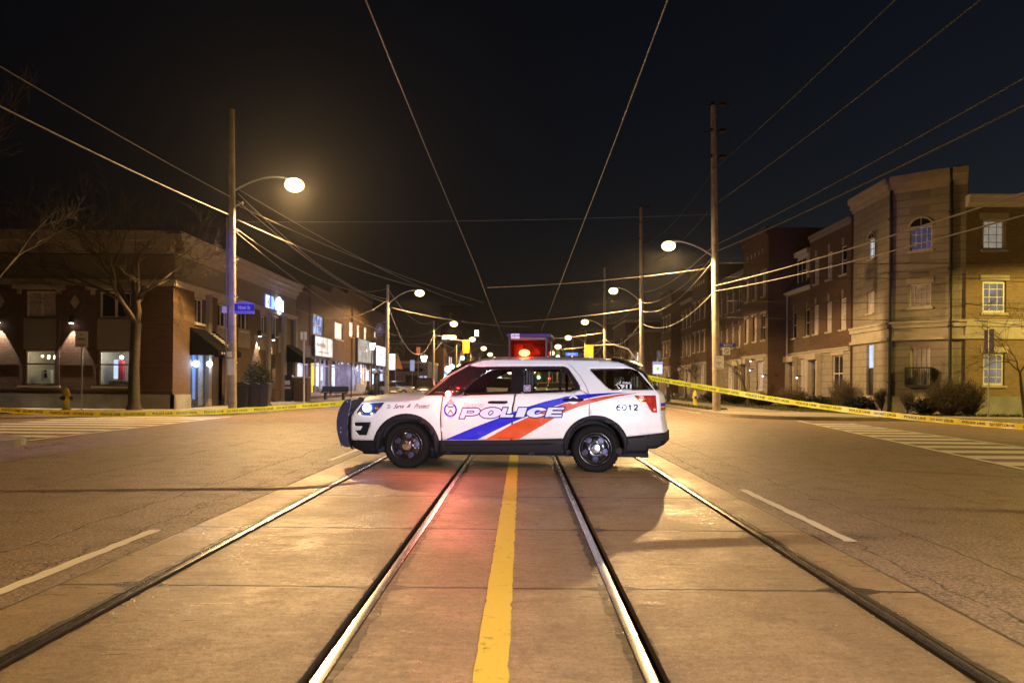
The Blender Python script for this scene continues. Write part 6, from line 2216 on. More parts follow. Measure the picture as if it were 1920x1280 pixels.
for wl, a, c in ((w1, 0, L1), (w2, 0, L2)):
    b = MB(); wl.box(b, a, c, .1, .9, -.05, .10); b.build('stone_plinth', M['stone'], C)
b = MB()
l = C.location
b.v = [(x - l.x, y - l.y, HT - .2) for x, y in ((17.1, 39.6), (17.05, 35.55), (18.9, 33.95), (19.35, 33.7), (19.35, 39.6))]
b.f = [tuple(range(len(b.v)))]; b.mi = [0]
b.build('roof', M['slate'], C)
b = MB(); w3.box(b, .595, .62, 9.0, HT + .12, -5, -.002); b.build('side_wall', M['brick_dark'], C)
roof_box(C, 19.4, 35.3, 33.7, 43, 9.2, 9.32)

# ======== townhouses
TX = 16.9
def townhouse(y0, y1, x, h, style, label, seed):
    """y0 nearer, y1 farther; street front faces -x"""
    r = thing('townhouse', label, 'house', (x, y1, .145), 'brick townhouses in a row')
    w = Wall(r, x, y1, 0, -1)
    L_ = y1 - y0
    rr = random.Random(seed)
    bm_ = {'flat': 'brick_red', 'dormer': 'brick_brown', 'tall': 'brick_orange', 'flat2': 'brick_brown'}[style]
    n = 3 if L_ > 4.8 else 2
    ww = .78
    step = L_ / n
    wins, holes = [], []
    top = 7.3 if style == 'dormer' else h
    rows = [(4.35, 6.0, 'f2')] if style == 'dormer' else [(4.35, 6.0, 'f2'), (7.25, 8.75, 'f3')]
    for (z0, z1, _) in rows:
        for k in range(n):
            uc = step * (k + .5)
            holes.append((uc - ww / 2, uc + ww / 2, z0, z1))
            wins.append((uc - ww / 2, uc + ww / 2, z0, z1))
    dcol = rr.choice(['door_dark', 'door_green'])
    holes.append((.35, 1.45, .5, 2.75))
    g = (L_ - 2.3, L_ - .9, 1.05, 3.0)
    holes.append(g)
    w.skin('wall', 0, L_, 3.3, top, [q for q in holes if q[2] > 3.3], M[bm_])
    w.skin('stone_base', 0, L_, .145, 3.3, [q for q in holes if q[2] <= 3.3], M['stone_block'])
    hd = {'flat': 'key', 'dormer': 'key', 'tall': 'dots', 'flat2': 'key'}[style]
    panes = ['curtain_glass', 'curtain_glass', 'curtain_glass', 'dark_glass']
    for q in wins:
        w.window(*q, rr.choice(panes), nx=1 if ww < 1 else 2, nz=2, header=hd)
    w.window(*g, rr.choice(panes), nx=2, nz=2, header='lintel')
    b = MB(); w.box(b, .38, 1.42, .5, 2.3, -.17, -.12)
    dd = b.build('door', M['black_metal'], r)
    b = MB(); w.box(b, .42, 1.38, 2.36, 2.72, -.16, -.14); b.build('transom_window', litmat('transom_dim', (.12, .12, .16), (.2, .22, .3), .5), r)
    b = MB(); w.box(b, .1, 1.7, 2.85, 3.2, -.02, .35); w.box(b, .12, .32, .5, 2.85, -.02, .22); w.box(b, 1.48, 1.68, .5, 2.85, -.02, .22)
    b.build('door_surround', M['stone'], r)
    b = MB(); w.box(b, .2, 1.6, .1, .48, -.1, .9); w.box(b, .2, 1.6, .1, .31, .9, 1.2); b.build('front_steps', M['base_concrete'], r)
    cornice(w, 0, L_, 3.2, 'stone', ((0, .12, .08), (.12, .2, .14)), 'belt_course')
    if style == 'dormer':
        # mansard slope with a white dormer
        b = MB()
        b.quad(w.p(0, top, .25), w.p(L_, top, .25), w.p(L_, h, -1.6), w.p(0, h, -1.6))
        b.quad(w.p(0, top, .25), w.p(0, h, -1.6), w.p(0, top, -1.6), w.p(0, top, -1.6))
        b.build('mansard_roof', M['slate'], r)
        cornice(w, 0, L_, top - .2, 'white_paint', ((0, .1, .2), (.1, .22, .32)), 'gutter')
        m_ = L_ * .5
        b = MB(); w.box(b, m_ - .95, m_ + .95, top + .15, top + 2.1, -1.5, -.14)
        b.v = b.v
        dm = b.build('dormer', M['white_paint'], r)
        b = MB(); w.box(b, m_ - 1.1, m_ + 1.1, top + 2.102, top + 2.4, -1.6, .05); b.build('dormer_roof', M['white_paint'], dm)
        w.window(m_ - .75, m_ + .75, top + .35, top + 1.9, 'dark_glass', nx=2, nz=2, sill=False, deep=.12)
        b = MB(); b.tube([w.p(.1, .2, .1), w.p(.1, top - .2, .1)], .05, 6); b.build('downpipe', M['white_paint'], r)
    else:
        st = ((0, .3, .06), (.3, .5, .16), (.5, .8, .26)) if style == 'tall' else ((0, .2, .06), (.2, .36, .16))
        cornice(w, 0, L_, h - .75 if style == 'tall' else h - .45, 'panel_grey' if style != 'tall' else 'brick_dark', st)
        if style == 'tall':
            b = MB()
            for k in range(5):
                u = L_ * (.2 + .15 * k)
                w.box(b, u - .07, u + .07, h - 1.5, h - 1.2, -.02, .05)
            b.build('brick_ornament', M['stone'], r)
    # party walls and roof
    for ua in (-.001, L_ - .02):
        b = MB(); w.box(b, ua, ua + .021, .145, top, -9, -.002); b.build('side_wall', M['brick_dark'], r)
    b = MB(); w.box(b, 0, L_, h - .3, h - .2, -9, -1.7 if style == 'dormer' else -.1); b.build('roof', M['slate'], r)
    return r


Y = 39.65
styles = [('flat', 16.95, 10.2), ('dormer', 17.2, 10.0), ('tall', 15.9, 11.6), ('flat', 16.9, 10.3), ('flat2', 16.9, 10.3), ('tall', 15.9, 11.8), ('dormer', 17.2, 10.0), ('flat', 16.9, 10.2), ('tall', 15.9, 11.4), ('flat2', 16.9, 10.2)]
ords = ['beside the stone corner house', 'second from the stone corner house', 'third from the stone corner house', 'fourth from the stone corner house', 'fifth from the stone corner house', 'sixth from the stone corner house', 'seventh from the stone corner house', 'eighth from the stone corner house', 'ninth from the stone corner house', 'last of the long row']
nm = {'flat': 'flat topped red brick townhouse with keystones', 'flat2': 'flat topped brown brick townhouse', 'dormer': 'mansard roofed townhouse with a white dormer', 'tall': 'taller projecting brick townhouse with a heavy parapet'}
lens_ = [5.6, 4.4, 5.6, 5.4, 5.4, 5.6, 4.6, 5.4, 5.6, 6]
for i, ((st, x, h), L_) in enumerate(zip(styles, lens_)):
    townhouse(Y, Y + L_, x, h, st, nm[st] + ', ' + ords[i], 20 + i)
    Y += L_ + .02
# warm lamp and lit spots beside doors
for k, (px, py, lab) in enumerate(((1407, 677, 'upper small white porch light on the far townhouses'), (1406, 694, 'lower small white porch light on the far townhouses'), (1430, 705, 'bluish porch light beside the projecting townhouse door'), (1494, 708, 'small porch light beside the second townhouse door'))):
    q = PX(px, py, 15.6)
    s = thing('porch_light', lab, 'porch light', tuple(q), 'porch lights on the townhouses')
    b = MB(); b.ball((0, 0, 0), .055, 8); b.build('bulb', glow('porch_bulb', (.85, .9, 1), 3.0), s, smooth=True)
    b = MB(); b.box(-.02, .25, -.05, .05, .06, .12); b.build('bracket', M['black_metal'], s)
# blocks beyond the long row
yb = Y + 6
for i in range(5):
    h = [8.2, 10.6, 9.4, 9.0, 8.6][i]
    L_ = [13, 15, 18, 20, 24][i]
    wins = []
    y = yb + .8
    while y < yb + L_ - 2:
        for z in (1.0, 4.2, 7.0):
            if z + 1.6 < h:
                wins.append(('W', y, z, 1.0, 1.5, M['dark_glass'] if rr.random() < .8 else WWM))
        y += 2.6
    if i == 0:
        wins += [('S', 17.5, 4.6, 1.4, 1.2, litmat('window_dim', (.10, .10, .11), (.2, .2, .2), .5)), ('S', 20.5, 4.6, 1.4, 1.2, M['dark_glass'])]
    block_house(15.6 - .3 * i, 30, yb, yb + L_, h, ['brick_tan', 'brick_dark', 'brick_brown', 'brick_dark', 'brick_tan'][i], ['tan brick house block with a pale cornice', 'tall dark brick house block', 'brown brick house block', 'dark brick house block', 'far tan brick house block'][i] + ', ' + ['first', 'second', 'third', 'fourth', 'fifth'][i] + ' beyond the long townhouse row', wins)
    yb += L_ + [1.5, 16, 1, 1, 1][i]
# ------------------------------------------------------------------ police tape
TAPE = simple('tape_yellow', (.95, .74, .03), .32, vary=.12, scale=14, bstr=.3)


def tape(name, pts, w, label, seed, step=.70):
    rr = random.Random(seed)
    pts = [Vector(p) for p in pts]
    # smooth resample
    out = []
    for i in range(len(pts) - 1):
        p0, p1, p2, p3 = pts[max(0, i - 1)], pts[i], pts[i + 1], pts[min(len(pts) - 1, i + 2)]
        for k in range(14):
            q = k / 14
            out.append(.5 * ((2 * p1) + (p2 - p0) * q + (2 * p0 - 5 * p1 + 4 * p2 - p3) * q * q + (3 * p1 - p0 - 3 * p2 + p3) * q ** 3))
    out.append(pts[-1])
    cum = [0]
    for i in range(1, len(out)):
        cum.append(cum[-1] + (out[i] - out[i - 1]).length)
    L_ = cum[-1]

    def at(s):
        s = max(0, min(L_ - 1e-4, s))
        i = max(j for j in range(len(cum)) if cum[j] <= s)
        i = min(i, len(out) - 2)
        q = (s - cum[i]) / (cum[i + 1] - cum[i])
        p = out[i].lerp(out[i + 1], q)
        t_ = (out[i + 1] - out[i]).normalized()
        tw = .35 * sin(s * .9 + seed) + .18 * sin(s * 2.3)
        up = Vector((0, 0, 1))
        up = (up - t_ * up.dot(t_)).normalized()
        nn = t_.cross(up)
        v_ = up * cos(tw) + nn * sin(tw)
        return p, t_, v_, t_.cross(v_)
    o = thing(name, label, 'barrier tape', tuple(out[0]), 'yellow police tapes')
    org = out[0]
    b = MB()
    n = int(L_ / .06)
    for i in range(n + 1):
        p, t_, v_, nn = at(L_ * i / n)
        rip = .006 * sin(i * .9) + .004 * sin(i * 2.1 + seed)
        b.v += [tuple(p - v_ * w / 2 + nn * rip - org), tuple(p + nn * rip * .3 - org), tuple(p + v_ * w / 2 - nn * rip - org)]
    for i in range(n):
        for j in (0, 1):
            b.f.append((3 * i + j, 3 * i + 3 + j, 3 * i + 4 + j, 3 * i + 1 + j)); b.mi.append(0)
    b.build('tape_band', TAPE, o, smooth=True, recalc=False)
    b = MB()
    s = .1
    while s + .62 < L_:
        for txt, a, c in (('POLICE LINE', 0, .27), ('DO NOT CROSS', .32, .60)):
            vs, fs, _ = text_geo(txt, .012)
            q = []
            for x, z in vs:
                p, t_, v_, nn = at(s + a + (c - a) * x)
                side = -1 if nn.y > 0 else 1
                q.append(p + v_ * (z - .5) * w * .42 + nn * side * .008 - org)
            b.add(q, fs)
        s += step
    b.build('lettering', simple('tape_ink', (.03, .025, .015), .5, bstr=0), o, recalc=False)
    return o


x_, z_ = T(650, 750, .42)
e1 = CAR0 + EX * x_ - EY * .30 + Vector((0, 0, z_ - .02))
e1 = Vector((e1.x, e1.y, P(645, 754.5, e1.y).z))
tape('police_tape', [G(-160, 790, .95) * 0 + P(-260, 752, 11.2), P(0, 768, 11.0), P(120, 774, 11.0), P(250, 776, 11.1), P(430, 770, 11.4), P(560, 761.5, 11.7), e1], .082, 'yellow police tape sagging from the push bar across the shop side of the road', 3)
x_, z_ = T(1210, 704, .6)
e2 = CAR0 + EX * (x_ + .02) + EY * -.45 + Vector((0, 0, z_))
e2 = Vector((e2.x, e2.y, P(1212, 707, e2.y).z))
tape('police_tape', [e2, P(1345, 730, 11.3), P(1500, 756, 10.9), P(1700, 781, 10.5), P(1920, 800, 10.0), P(2150, 815, 9.6)], .080, 'yellow police tape running from the car tail across the townhouse side of the road', 8)


# ------------------------------------------------------------------ trees
def tree(x, y, h, label, seed, lean=(0, 0), fork=.4, spread=.9, r0=.16, levels=5, name='bare_tree', trunk_pts=None, group='bare street trees', z0=.14, minr=.004, mat='twig', twigs=True):
    rr = random.Random(seed)
    t = thing(name, label, 'tree', (x, y, z0), group)
    tb, cb = MB(), MB()

    def limb(p, d, L_, r, lev):
        pts, rs = [p], [r]
        n = 4 if lev < 3 else 3
        q = Vector(p); dd = Vector(d)
        for k in range(n):
            dd = (dd + Vector((rr.uniform(-.22, .22), rr.uniform(-.22, .22), rr.uniform(-.10, .16)))).normalized()
            q = q + dd * (L_ / n)
            pts.append(tuple(q)); rs.append(max(minr, r * (1 - .55 * (k + 1) / n)))
        (tb if lev == 0 else cb).tube(pts, rs, 8 if lev == 0 else (5 if lev < 3 else 3), cap=lev < 2)
        if lev >= levels:
            return
        m_ = rr.choice((2, 3, 3)) if lev > 0 else 3
        for k in range(m_):
            a = rr.uniform(0, 2 * pi)
            ang = rr.uniform(.35, .85) * spread
            side = dd.orthogonal().normalized()
            side.rotate(Matrix.Rotation(a, 3, dd))
            nd = (dd * cos(ang) + side * sin(ang)).normalized()
            i = n if k == 0 else rr.randrange(max(1, n - 2), n + 1)
            limb(pts[i], nd, L_ * rr.uniform(.58, .82), rs[i] * rr.uniform(.62, .85), lev + 1)
        if twigs and lev >= 2:
            for k in range(3):
                i = rr.randrange(1, n + 1)
                nd = (dd + Vector((rr.uniform(-1, 1), rr.uniform(-1, 1), rr.uniform(-.3, .8)))).normalized()
                q2 = Vector(pts[i])
                cb.tube([pts[i], tuple(q2 + nd * L_ * .25), tuple(q2 + (nd + Vector((0, 0, .15))) * L_ * .5)], [max(minr, rs[i] * .4), minr, minr * .7], 3, cap=False)
    if trunk_pts:
        tb.tube(trunk_pts[0], trunk_pts[1], 12, cap=True)
        for (p, d, L_, r) in trunk_pts[2]:
            limb(p, Vector(d).normalized(), L_, r, 1)
    else:
        limb((0, 0, 0), Vector((lean[0], lean[1], 1)).normalized(), h * fork, r0, 0)
    autosmooth(tb.build('trunk', M['bark'], t), 50)
    cb.build('crown', M[mat], t, smooth=True)
    return t


q = G(256, 768, .145)
ty = q.y - .2
tp = [(0, 0, 0), (.0, 0, .25), (-.02, 0, 1.6), (.03, 0, 2.8), (.05, 0, 3.45)]
tr_ = [.32, .235, .20, .19, .20]
limbs = [((.05, 0, 3.4), (-.62, -.15, .80), 2.5, .15), ((.05, 0, 3.4), (.22, .1, .95), 2.2, .14), ((.03, 0, 3.3), (-.15, .5, .8), 2.1, .10), ((.05, 0, 3.45), (-.25, -.5, .8), 2.0, .09), ((.16, 0, 4.6), (.9, -.1, .45), 1.5, .07), ((-.5, -.1, 4.3), (-.95, .1, .45), 2.2, .07), ((.15, 0, 4.4), (.5, .4, .8), 1.7, .06), ((-.9, -.1, 4.9), (-.9, -.2, .25), 2.3, .05)]
tree(q.x, ty, 8, 'large bare forked tree before the brick corner building', 5, trunk_pts=(tp, tr_, [(p_, d_, L__, r_ * 1.05) for p_, d_, L__, r_ in limbs]), spread=1.1, levels=6, minr=.006)
tree(-15.4, 20.5, 10.5, 'bare tree with pale twigs at the side street, its crown high above the hydrant', 17, fork=.36, spread=1.05, r0=.2, lean=(.15, .0), minr=.006)
TS = [(1403, 762, 4.6, 'bare young tree just beyond the tall leaning pole'), (1393, 745, 5.2, 'bare young tree leaning over the lawn behind the leaning pole'), (1285, 735, 5.2, 'bare young tree near the far hydrant'), (1262, 733, 5.4, 'bare young tree beside the transit sign'), (1318, 738, 4.6, 'thin bare sapling between the hydrant and leaning pole'), (1330, 735, 5.0, 'bare tree far behind the leaning pole before the long row')]
for i, (px, py, h, lab) in enumerate(TS):
    q = G(px, py, .145)
    yy = min(q.y, 70)
    q = P(px, py, yy)
    tree(q.x, yy, h, lab, 40 + i, fork=.36, spread=.8, r0=.075 + .004 * i, levels=5, minr=.007)
q = P(1935, 760, 29.5)
tree(q.x + .3, 30.3, 6.2, 'bare tree with wide low branches before the brick side wall', 61, fork=.30, spread=1.2, r0=.10, levels=5, minr=.006, lean=(-.15, 0))
q = P(768, 700, 101)
tree(q.x - 1.2, 103, 8.6, 'small bare tree before the low purple shop front', 71, fork=.35, spread=.8, r0=.11, levels=5, minr=.018)
tree(12.5, 88, 7, 'bare tree before the house block beyond the long row', 73, fork=.35, spread=.9, r0=.11, levels=5, minr=.014)
tree(12.8, 100, 7.4, 'farthest bare tree before the tan brick house block', 74, fork=.35, spread=.9, r0=.11, levels=4, minr=.016)
# two stakes that hold the young tree
for px, lab in ((1442, 'wooden tree stake on the lawn nearer the leaning pole'), (1452, 'wooden tree stake on the lawn nearer the bush')):
    q = G(px, 757, .15)
    b = MB(); b.tube([(0, 0, 0), (.02, 0, 1.55)], .035, 6)
    o = b.build('tree_stake', M['wood'])
    o.location = (q.x, q.y, .145)
    tag(o, lab, 'stake', 'wooden tree stakes')


def bush(x, y, w, h, label, seed, n=420, mat='twig', leaf=False, dep=None, group='shrubs before the houses', name='bush', stem=0.0):
    rr = random.Random(seed)
    b = MB()
    dep = dep or w
    for i in range(n):
        a = rr.uniform(0, 2 * pi); q = sqrt(rr.random())
        el = rr.uniform(.15, 1.0)
        tip = Vector((w / 2 * q * cos(a) * (1 if el < .7 else .75), dep / 2 * q * sin(a), stem + (h - stem) * (.25 + .75 * rr.random() ** .6) * (1 - .35 * q * q)))
        base = Vector((tip.x * .18, tip.y * .18, 0 if not stem else stem * .5))
        mid = base.lerp(tip, .5) + Vector((rr.uniform(-.06, .06), rr.uniform(-.06, .06), .05))
        b.tube([base, mid, tip], [.012, .008, .004], 3, cap=False)
        for k in range(4):
            s = mid.lerp(tip, rr.random())
            e = s + Vector((rr.uniform(-1, 1), rr.uniform(-1, 1), rr.uniform(-.2, 1))) * .13 * max(.6, h)
            b.tube([s, e], [.006, .003], 3, cap=False)
            if leaf:
                d1 = Vector((rr.uniform(-1, 1), rr.uniform(-1, 1), rr.uniform(-1, 1))) * .07
                d2 = Vector((rr.uniform(-1, 1), rr.uniform(-1, 1), rr.uniform(-1, 1))) * .07
                b.add([e, e + d1, e + d1 + d2, e + d2], [(0, 1, 2, 3)])
    if stem:
        b.tube([(0, 0, 0), (0, 0, stem)], .05, 6)
    o = b.build(name, M[mat], None, recalc=False)
    o.location = (x, y, .145)
    return tag(o, label, 'bush', group)


q = P(1785, 778, 31.6); bush(q.x, 31.9, 2.0, 1.72, 'broad bare bush before the balcony, nearest the brick side wall', 1, 620)
q = P(1822, 778, 31.8); bush(q.x, 32.0, 1.4, 1.60, 'bare bush beside the dark edge on sign, before the brick side wall', 2, 420)
q = P(1693, 770, 34.0); bush(q.x, 33.6, .62, 1.0, 'small round clipped bush on a stem under the balcony', 3, 260, stem=.35)
q = P(1653, 770, 36.0); bush(q.x, 36.0, .75, 1.15, 'small clipped bush beside the stone house door', 4, 260, stem=.3)
q = P(1500, 757, 40.5); bush(q.x, 41.5, 1.9, 1.35, 'low bare brown bush before the second townhouse', 5, 420)
q = P(1590, 765, 38.0); bush(q.x, 38.6, 1.5, 1.75, 'upright bare bush between the stone house and red townhouse', 6, 420)
for i, (px, yy, w_, lab) in enumerate(((1430, 46, 2.6, 'low dark evergreen shrub behind the tree stakes'), (1380, 50, 2.6, 'low dark evergreen shrub behind the leaning pole'), (1340, 54, 2.4, 'low dark evergreen shrub far behind the hydrant'), (1540, 40, 2.2, 'low dark evergreen shrub under the first townhouse windows'), (1610, 37, 1.7, 'low dark evergreen shrub at the stone house step'), (1735, 32.6, 1.4, 'low dark evergreen shrub under the balcony'))):
    q = P(px, 745, yy); bush(q.x, yy, w_, .75, lab, 30 + i, 260, 'evergreen', True)
q = P(483, 735, 36.5); bush(q.x, 36.5, 1.35, 2.2, 'tall dark evergreen bush behind the black bins', 50, 600, 'evergreen', True, name='evergreen_bush')

# ------------------------------------------------------------------ small street things
def hydrant(px, py, Y, capmat, label):
    q = P(px, py, Y)
    s = thing('fire_hydrant', label, 'fire hydrant', (q.x, Y, .145), 'yellow fire hydrants')
    b = MB(); b.lathe([(.16, 0), (.16, .05), (.115, .07), (.115, .52), (.15, .55), (.15, .60), (.135, .64), (.11, .76), (.05, .84), (.04, .88), (.001, .88)], 14)
    autosmooth(b.build('body', M['hydrant_yellow'], s), 40)
    for d in ((-1, 0), (1, 0), (0, -1)):
        b = MB(); b.tube([(d[0] * .09, d[1] * .09, .46), (d[0] * .19, d[1] * .19, .46)], .075 if d[1] else .06, 10)
        b.build('nozzle', M['hydrant_yellow'], s)
        b = MB(); b.tube([(d[0] * .185, d[1] * .185, .46), (d[0] * .225, d[1] * .225, .46)], .085 if d[1] else .07, 10)
        b.build('nozzle_cap', capmat, s)


hydrant(124, 766, 29.9, M['ink'], 'yellow fire hydrant with black caps before the brick corner building')
hydrant(1303, 755, 45.5, simple('cap_blue', (.05, .06, .5), .4), 'yellow fire hydrant with a blue cap on the boulevard grass')


def bin_(x, y, label, rz):
    s = thing('wheelie_bin', label, 'bin', (x, y, .145), 'black wheeled bins', rz)
    b = MB()
    b.add([(-.24, -.26, .08), (.24, -.26, .08), (.24, .26, .08), (-.24, .26, .08), (-.31, -.33, 1.02), (.31, -.33, 1.02), (.31, .36, 1.02), (-.31, .36, 1.02)], [(3, 2, 1, 0), (4, 5, 6, 7), (0, 1, 5, 4), (1, 2, 6, 5), (2, 3, 7, 6), (3, 0, 4, 7)])
    b.build('bin_body', M['plastic_bin'], s)
    b = MB(); b.prism([(-.34, 1.03), (.34, 1.03), (.34, 1.07), (.2, 1.13), (-.2, 1.13), (-.34, 1.07)], -.37, .38); b.build('lid', M['plastic_bin'], s)
    for xx in (-.27, .27):
        b = MB(); b.lathe([(.13, -.03), (.13, .03)], 12, (xx, .24, .13), 'x'); b.lathe([(.13, -.03), (.001, -.03)], 12, (xx, .24, .13), 'x'); b.lathe([(.13, .03), (.001, .03)], 12, (xx, .24, .13), 'x'); b.build('wheel', M['plastic_bin'], s)


for k, (px, lab) in enumerate(((456, 'black wheeled bin right beside the corner lamp pole'), (474, 'black wheeled bin in the middle of the three by the pole'), (491, 'black wheeled bin of the three farthest from the pole'))):
    q = P(px, 765, 31.2 + .2 * k)
    bin_(q.x, 31.2 + .25 * k, lab, .1 * k - .1)
# newspaper box and brick planter
q = G(540, 752, .145)
s = thing('newspaper_box', 'black newspaper box with a pale window beside the brick planter', 'newspaper box', (q.x, q.y, .145))
b = MB(); b.box(-.28, .28, -.22, .22, .12, 1.45); b.prism([(-.3, 1.452), (.3, 1.452), (.26, 1.58), (-.26, 1.58)], -.24, .24); b.build('case', M['black_metal'], s)
b = MB(); b.box(-.18, .18, -.235, -.222, 1.0, 1.25); b.build('display_window', simple('news_pale', (.5, .42, .46), .5), s)
b = MB(); b.box(-.22, .22, -.235, -.222, .76, .88); b.build('front_label', simple('news_pink', (.42, .3, .32), .5), s)
b = MB(); b.box(-.2, .2, -.16, .16, 0, .118); b.build('pedestal', M['black_metal'], s)
q2 = G(556, 752, .145)
s = thing('brick_planter', 'purple brown brick pillar planter beside the black newspaper box', 'planter', (q2.x + .2, q2.y + .5, .145))
b = MB(); b.box(-.38, .38, -.4, .4, 0, 1.42); b.build('brick_pillar', M['brick_red'], s)
b = MB(); b.box(-.42, .42, -.44, .44, 1.422, 1.5); b.build('cap_stone', M['stone'], s)
# planters, bench, boxes in front of the shops
for i, (px, py, w_, h_, lab) in enumerate(((598, 745, 1.6, .85, 'low stone planter before the yellow lit shop room'), (645, 741, 1.1, .75, 'stone planter with a small bush before the pale shop front'), (660, 739, .9, .65, 'small round stone planter nearest the orange brick house'))):
    q = G(px, py, .145)
    s = thing('stone_planter', lab, 'planter', (q.x, q.y, .145), 'planters before the shops')
    b = MB(); b.lathe([(w_ * .42, 0), (w_ * .5, h_), (w_ * .44, h_), (w_ * .4, h_ - .1), (.001, h_ - .1)], 12); b.build('pot', M['base_concrete'], s)
    rr2 = random.Random(i)
    b = MB()
    for k in range(90):
        a = rr2.uniform(0, 2 * pi)
        b.tube([(.1 * cos(a), .1 * sin(a), h_ - .1), (w_ * .45 * rr2.random() * cos(a), w_ * .45 * rr2.random() * sin(a), h_ + rr2.uniform(.1, .5))], .012, 3, cap=False)
    b.build('plant', M['twig'], s)
q = G(627, 749, .145)
s = thing('bench', 'dark bench standing on the pavement before the pale shop front', 'bench', (q.x, q.y, .145))
b = MB(); b.box(-.9, .9, -.25, .25, .44, .5); b.build('seat', M['black_metal'], s)
b = MB(); b.box(-.9, .9, .22, .27, .52, .9); b.build('backrest', M['black_metal'], s)
for xx in (-.6, .6):
    b = MB(); b.box(xx - .06, xx + .06, -.22, .22, 0, .438); b.build('leg', M['black_metal'], s)
q = G(632, 745, .145)
s = thing('glass_shelter', 'tall pale glass panel stand beside the dark bench', 'panel stand', (q.x + .25, q.y + 1.2, .145))
b = MB(); b.box(-.55, .55, 0, .12, .5, 2.6); b.build('panel', simple('panel_lilac', (.34, .30, .42), .2, vary=.4, scale=3), s)
b = MB()
for xx in (-.58, .56): b.box(xx - .03, xx + .03, -.01, .13, 0, 2.7)
b.build('upright', M['black_metal'], s)
q = G(673, 742, .145)
s = thing('sandwich_board', 'pale tilted board leaning by the shops near the push bar', 'board', (q.x, q.y, .145))
b = MB(); b.add([(-.55, 0, .55), (.45, -.05, .35), (.62, .1, .95), (-.32, .15, 1.2), (-.55, .06, .55), (.45, .0, .35), (.62, .16, .95), (-.32, .21, 1.2)], [(0, 1, 2, 3), (7, 6, 5, 4), (0, 4, 5, 1), (1, 5, 6, 2), (2, 6, 7, 3), (3, 7, 4, 0)]); b.build('board', simple('board_pale', (.45, .42, .38), .6), s)
b = MB(); b.tube([(-.3, .3, 0), (-.2, .15, .9)], .03, 6); b.tube([(.4, .2, 0), (.3, .1, .6)], .03, 6); b.build('strut', M['wood'], s)
# black pillar with a cap
q = G(706, 741, .145)
s = thing('pavement_pillar', 'black pavement pillar with a wide cap behind the car bonnet', 'pillar', (q.x, q.y, .145))
b = MB(); b.lathe([(.34, 0), (.30, .1), (.29, 1.9), (.33, 2.0)], 12); b.build('shaft', M['black_metal'], s)
b = MB(); b.lathe([(.62, 2.02), (.55, 2.1), (.22, 2.3), (.06, 2.42), (.001, 2.42)], 12); b.lathe([(.62, 2.02), (.001, 2.0)], 12); b.build('cap', M['black_metal'], s)
# meter box and post box on the townhouse side
q = G(1253, 743, .145)
s = thing('meter_post', 'dark pay meter post behind the tape by the transit sign', 'meter post', (q.x, min(q.y, 60), .145))
s.location = (P(1253, 743, 55).x, 55, .145)
b = MB(); b.box(-.14, .14, -.1, .1, 0, 1.75); b.build('case', M['black_metal'], s)
b = MB(); b.box(-.10, .02, -.115, -.102, 1.05, 1.5); b.build('front_label', simple('label_pale', (.4, .4, .6), .5), s)

# ------------------------------------------------------------------ a person down the pavement
q = P(768, 735, 98)
s = thing('person', 'person in dark clothes walking on the pavement by the small bare tree', 'person', (q.x, 98, .145))
def skinned(name, joints, edges, mat, parent, sub=1):
    me = bpy.data.meshes.new(name)
    me.from_pydata([j[0] for j in joints], edges, [])
    o = bpy.data.objects.new(name, me); COL.objects.link(o); o.parent = parent
    md = o.modifiers.new('skin', 'SKIN')
    for v_, j in zip(me.skin_vertices[0].data, joints):
        v_.radius = (j[1], j[1] if len(j) < 3 else j[2])
    me.skin_vertices[0].data[0].use_root = True
    sb = o.modifiers.new('sub', 'SUBSURF'); sb.levels = sub; sb.render_levels = sub
    me.materials.append(mat)
    return o


J = [((0, 0, .95), .15), ((0, 0, 1.2), .16), ((0, 0, 1.42), .15), ((0, .0, 1.52), .06), ((0, -.02, 1.66), .095), ((0, -.02, 1.74), .085),
     ((-.1, 0, .86), .10), ((-.12, -.10, .5), .075), ((-.12, -.05, .09), .05), ((-.12, -.2, .04), .04),
     ((.1, 0, .86), .10), ((.12, .08, .5), .075), ((.12, .20, .10), .05), ((.12, .08, .04), .04),
     ((-.21, 0, 1.40), .065), ((-.26, .04, 1.12), .05), ((-.25, -.06, .88), .038), ((.21, 0, 1.40), .065), ((.26, -.05, 1.12), .05), ((.25, -.18, .90), .038)]
Eg = [(0, 1), (1, 2), (2, 3), (3, 4), (4, 5), (0, 6), (6, 7), (7, 8), (8, 9), (0, 10), (10, 11), (11, 12), (12, 13), (2, 14), (14, 15), (15, 16), (2, 17), (17, 18), (18, 19)]
skinned('body', J, Eg, M['cloth_dark'], s, 2)
b = MB(); b.ball((0, -.025, 1.70), .105, 10, 1.15); b.build('hair', M['cloth_dark'], s, smooth=True)

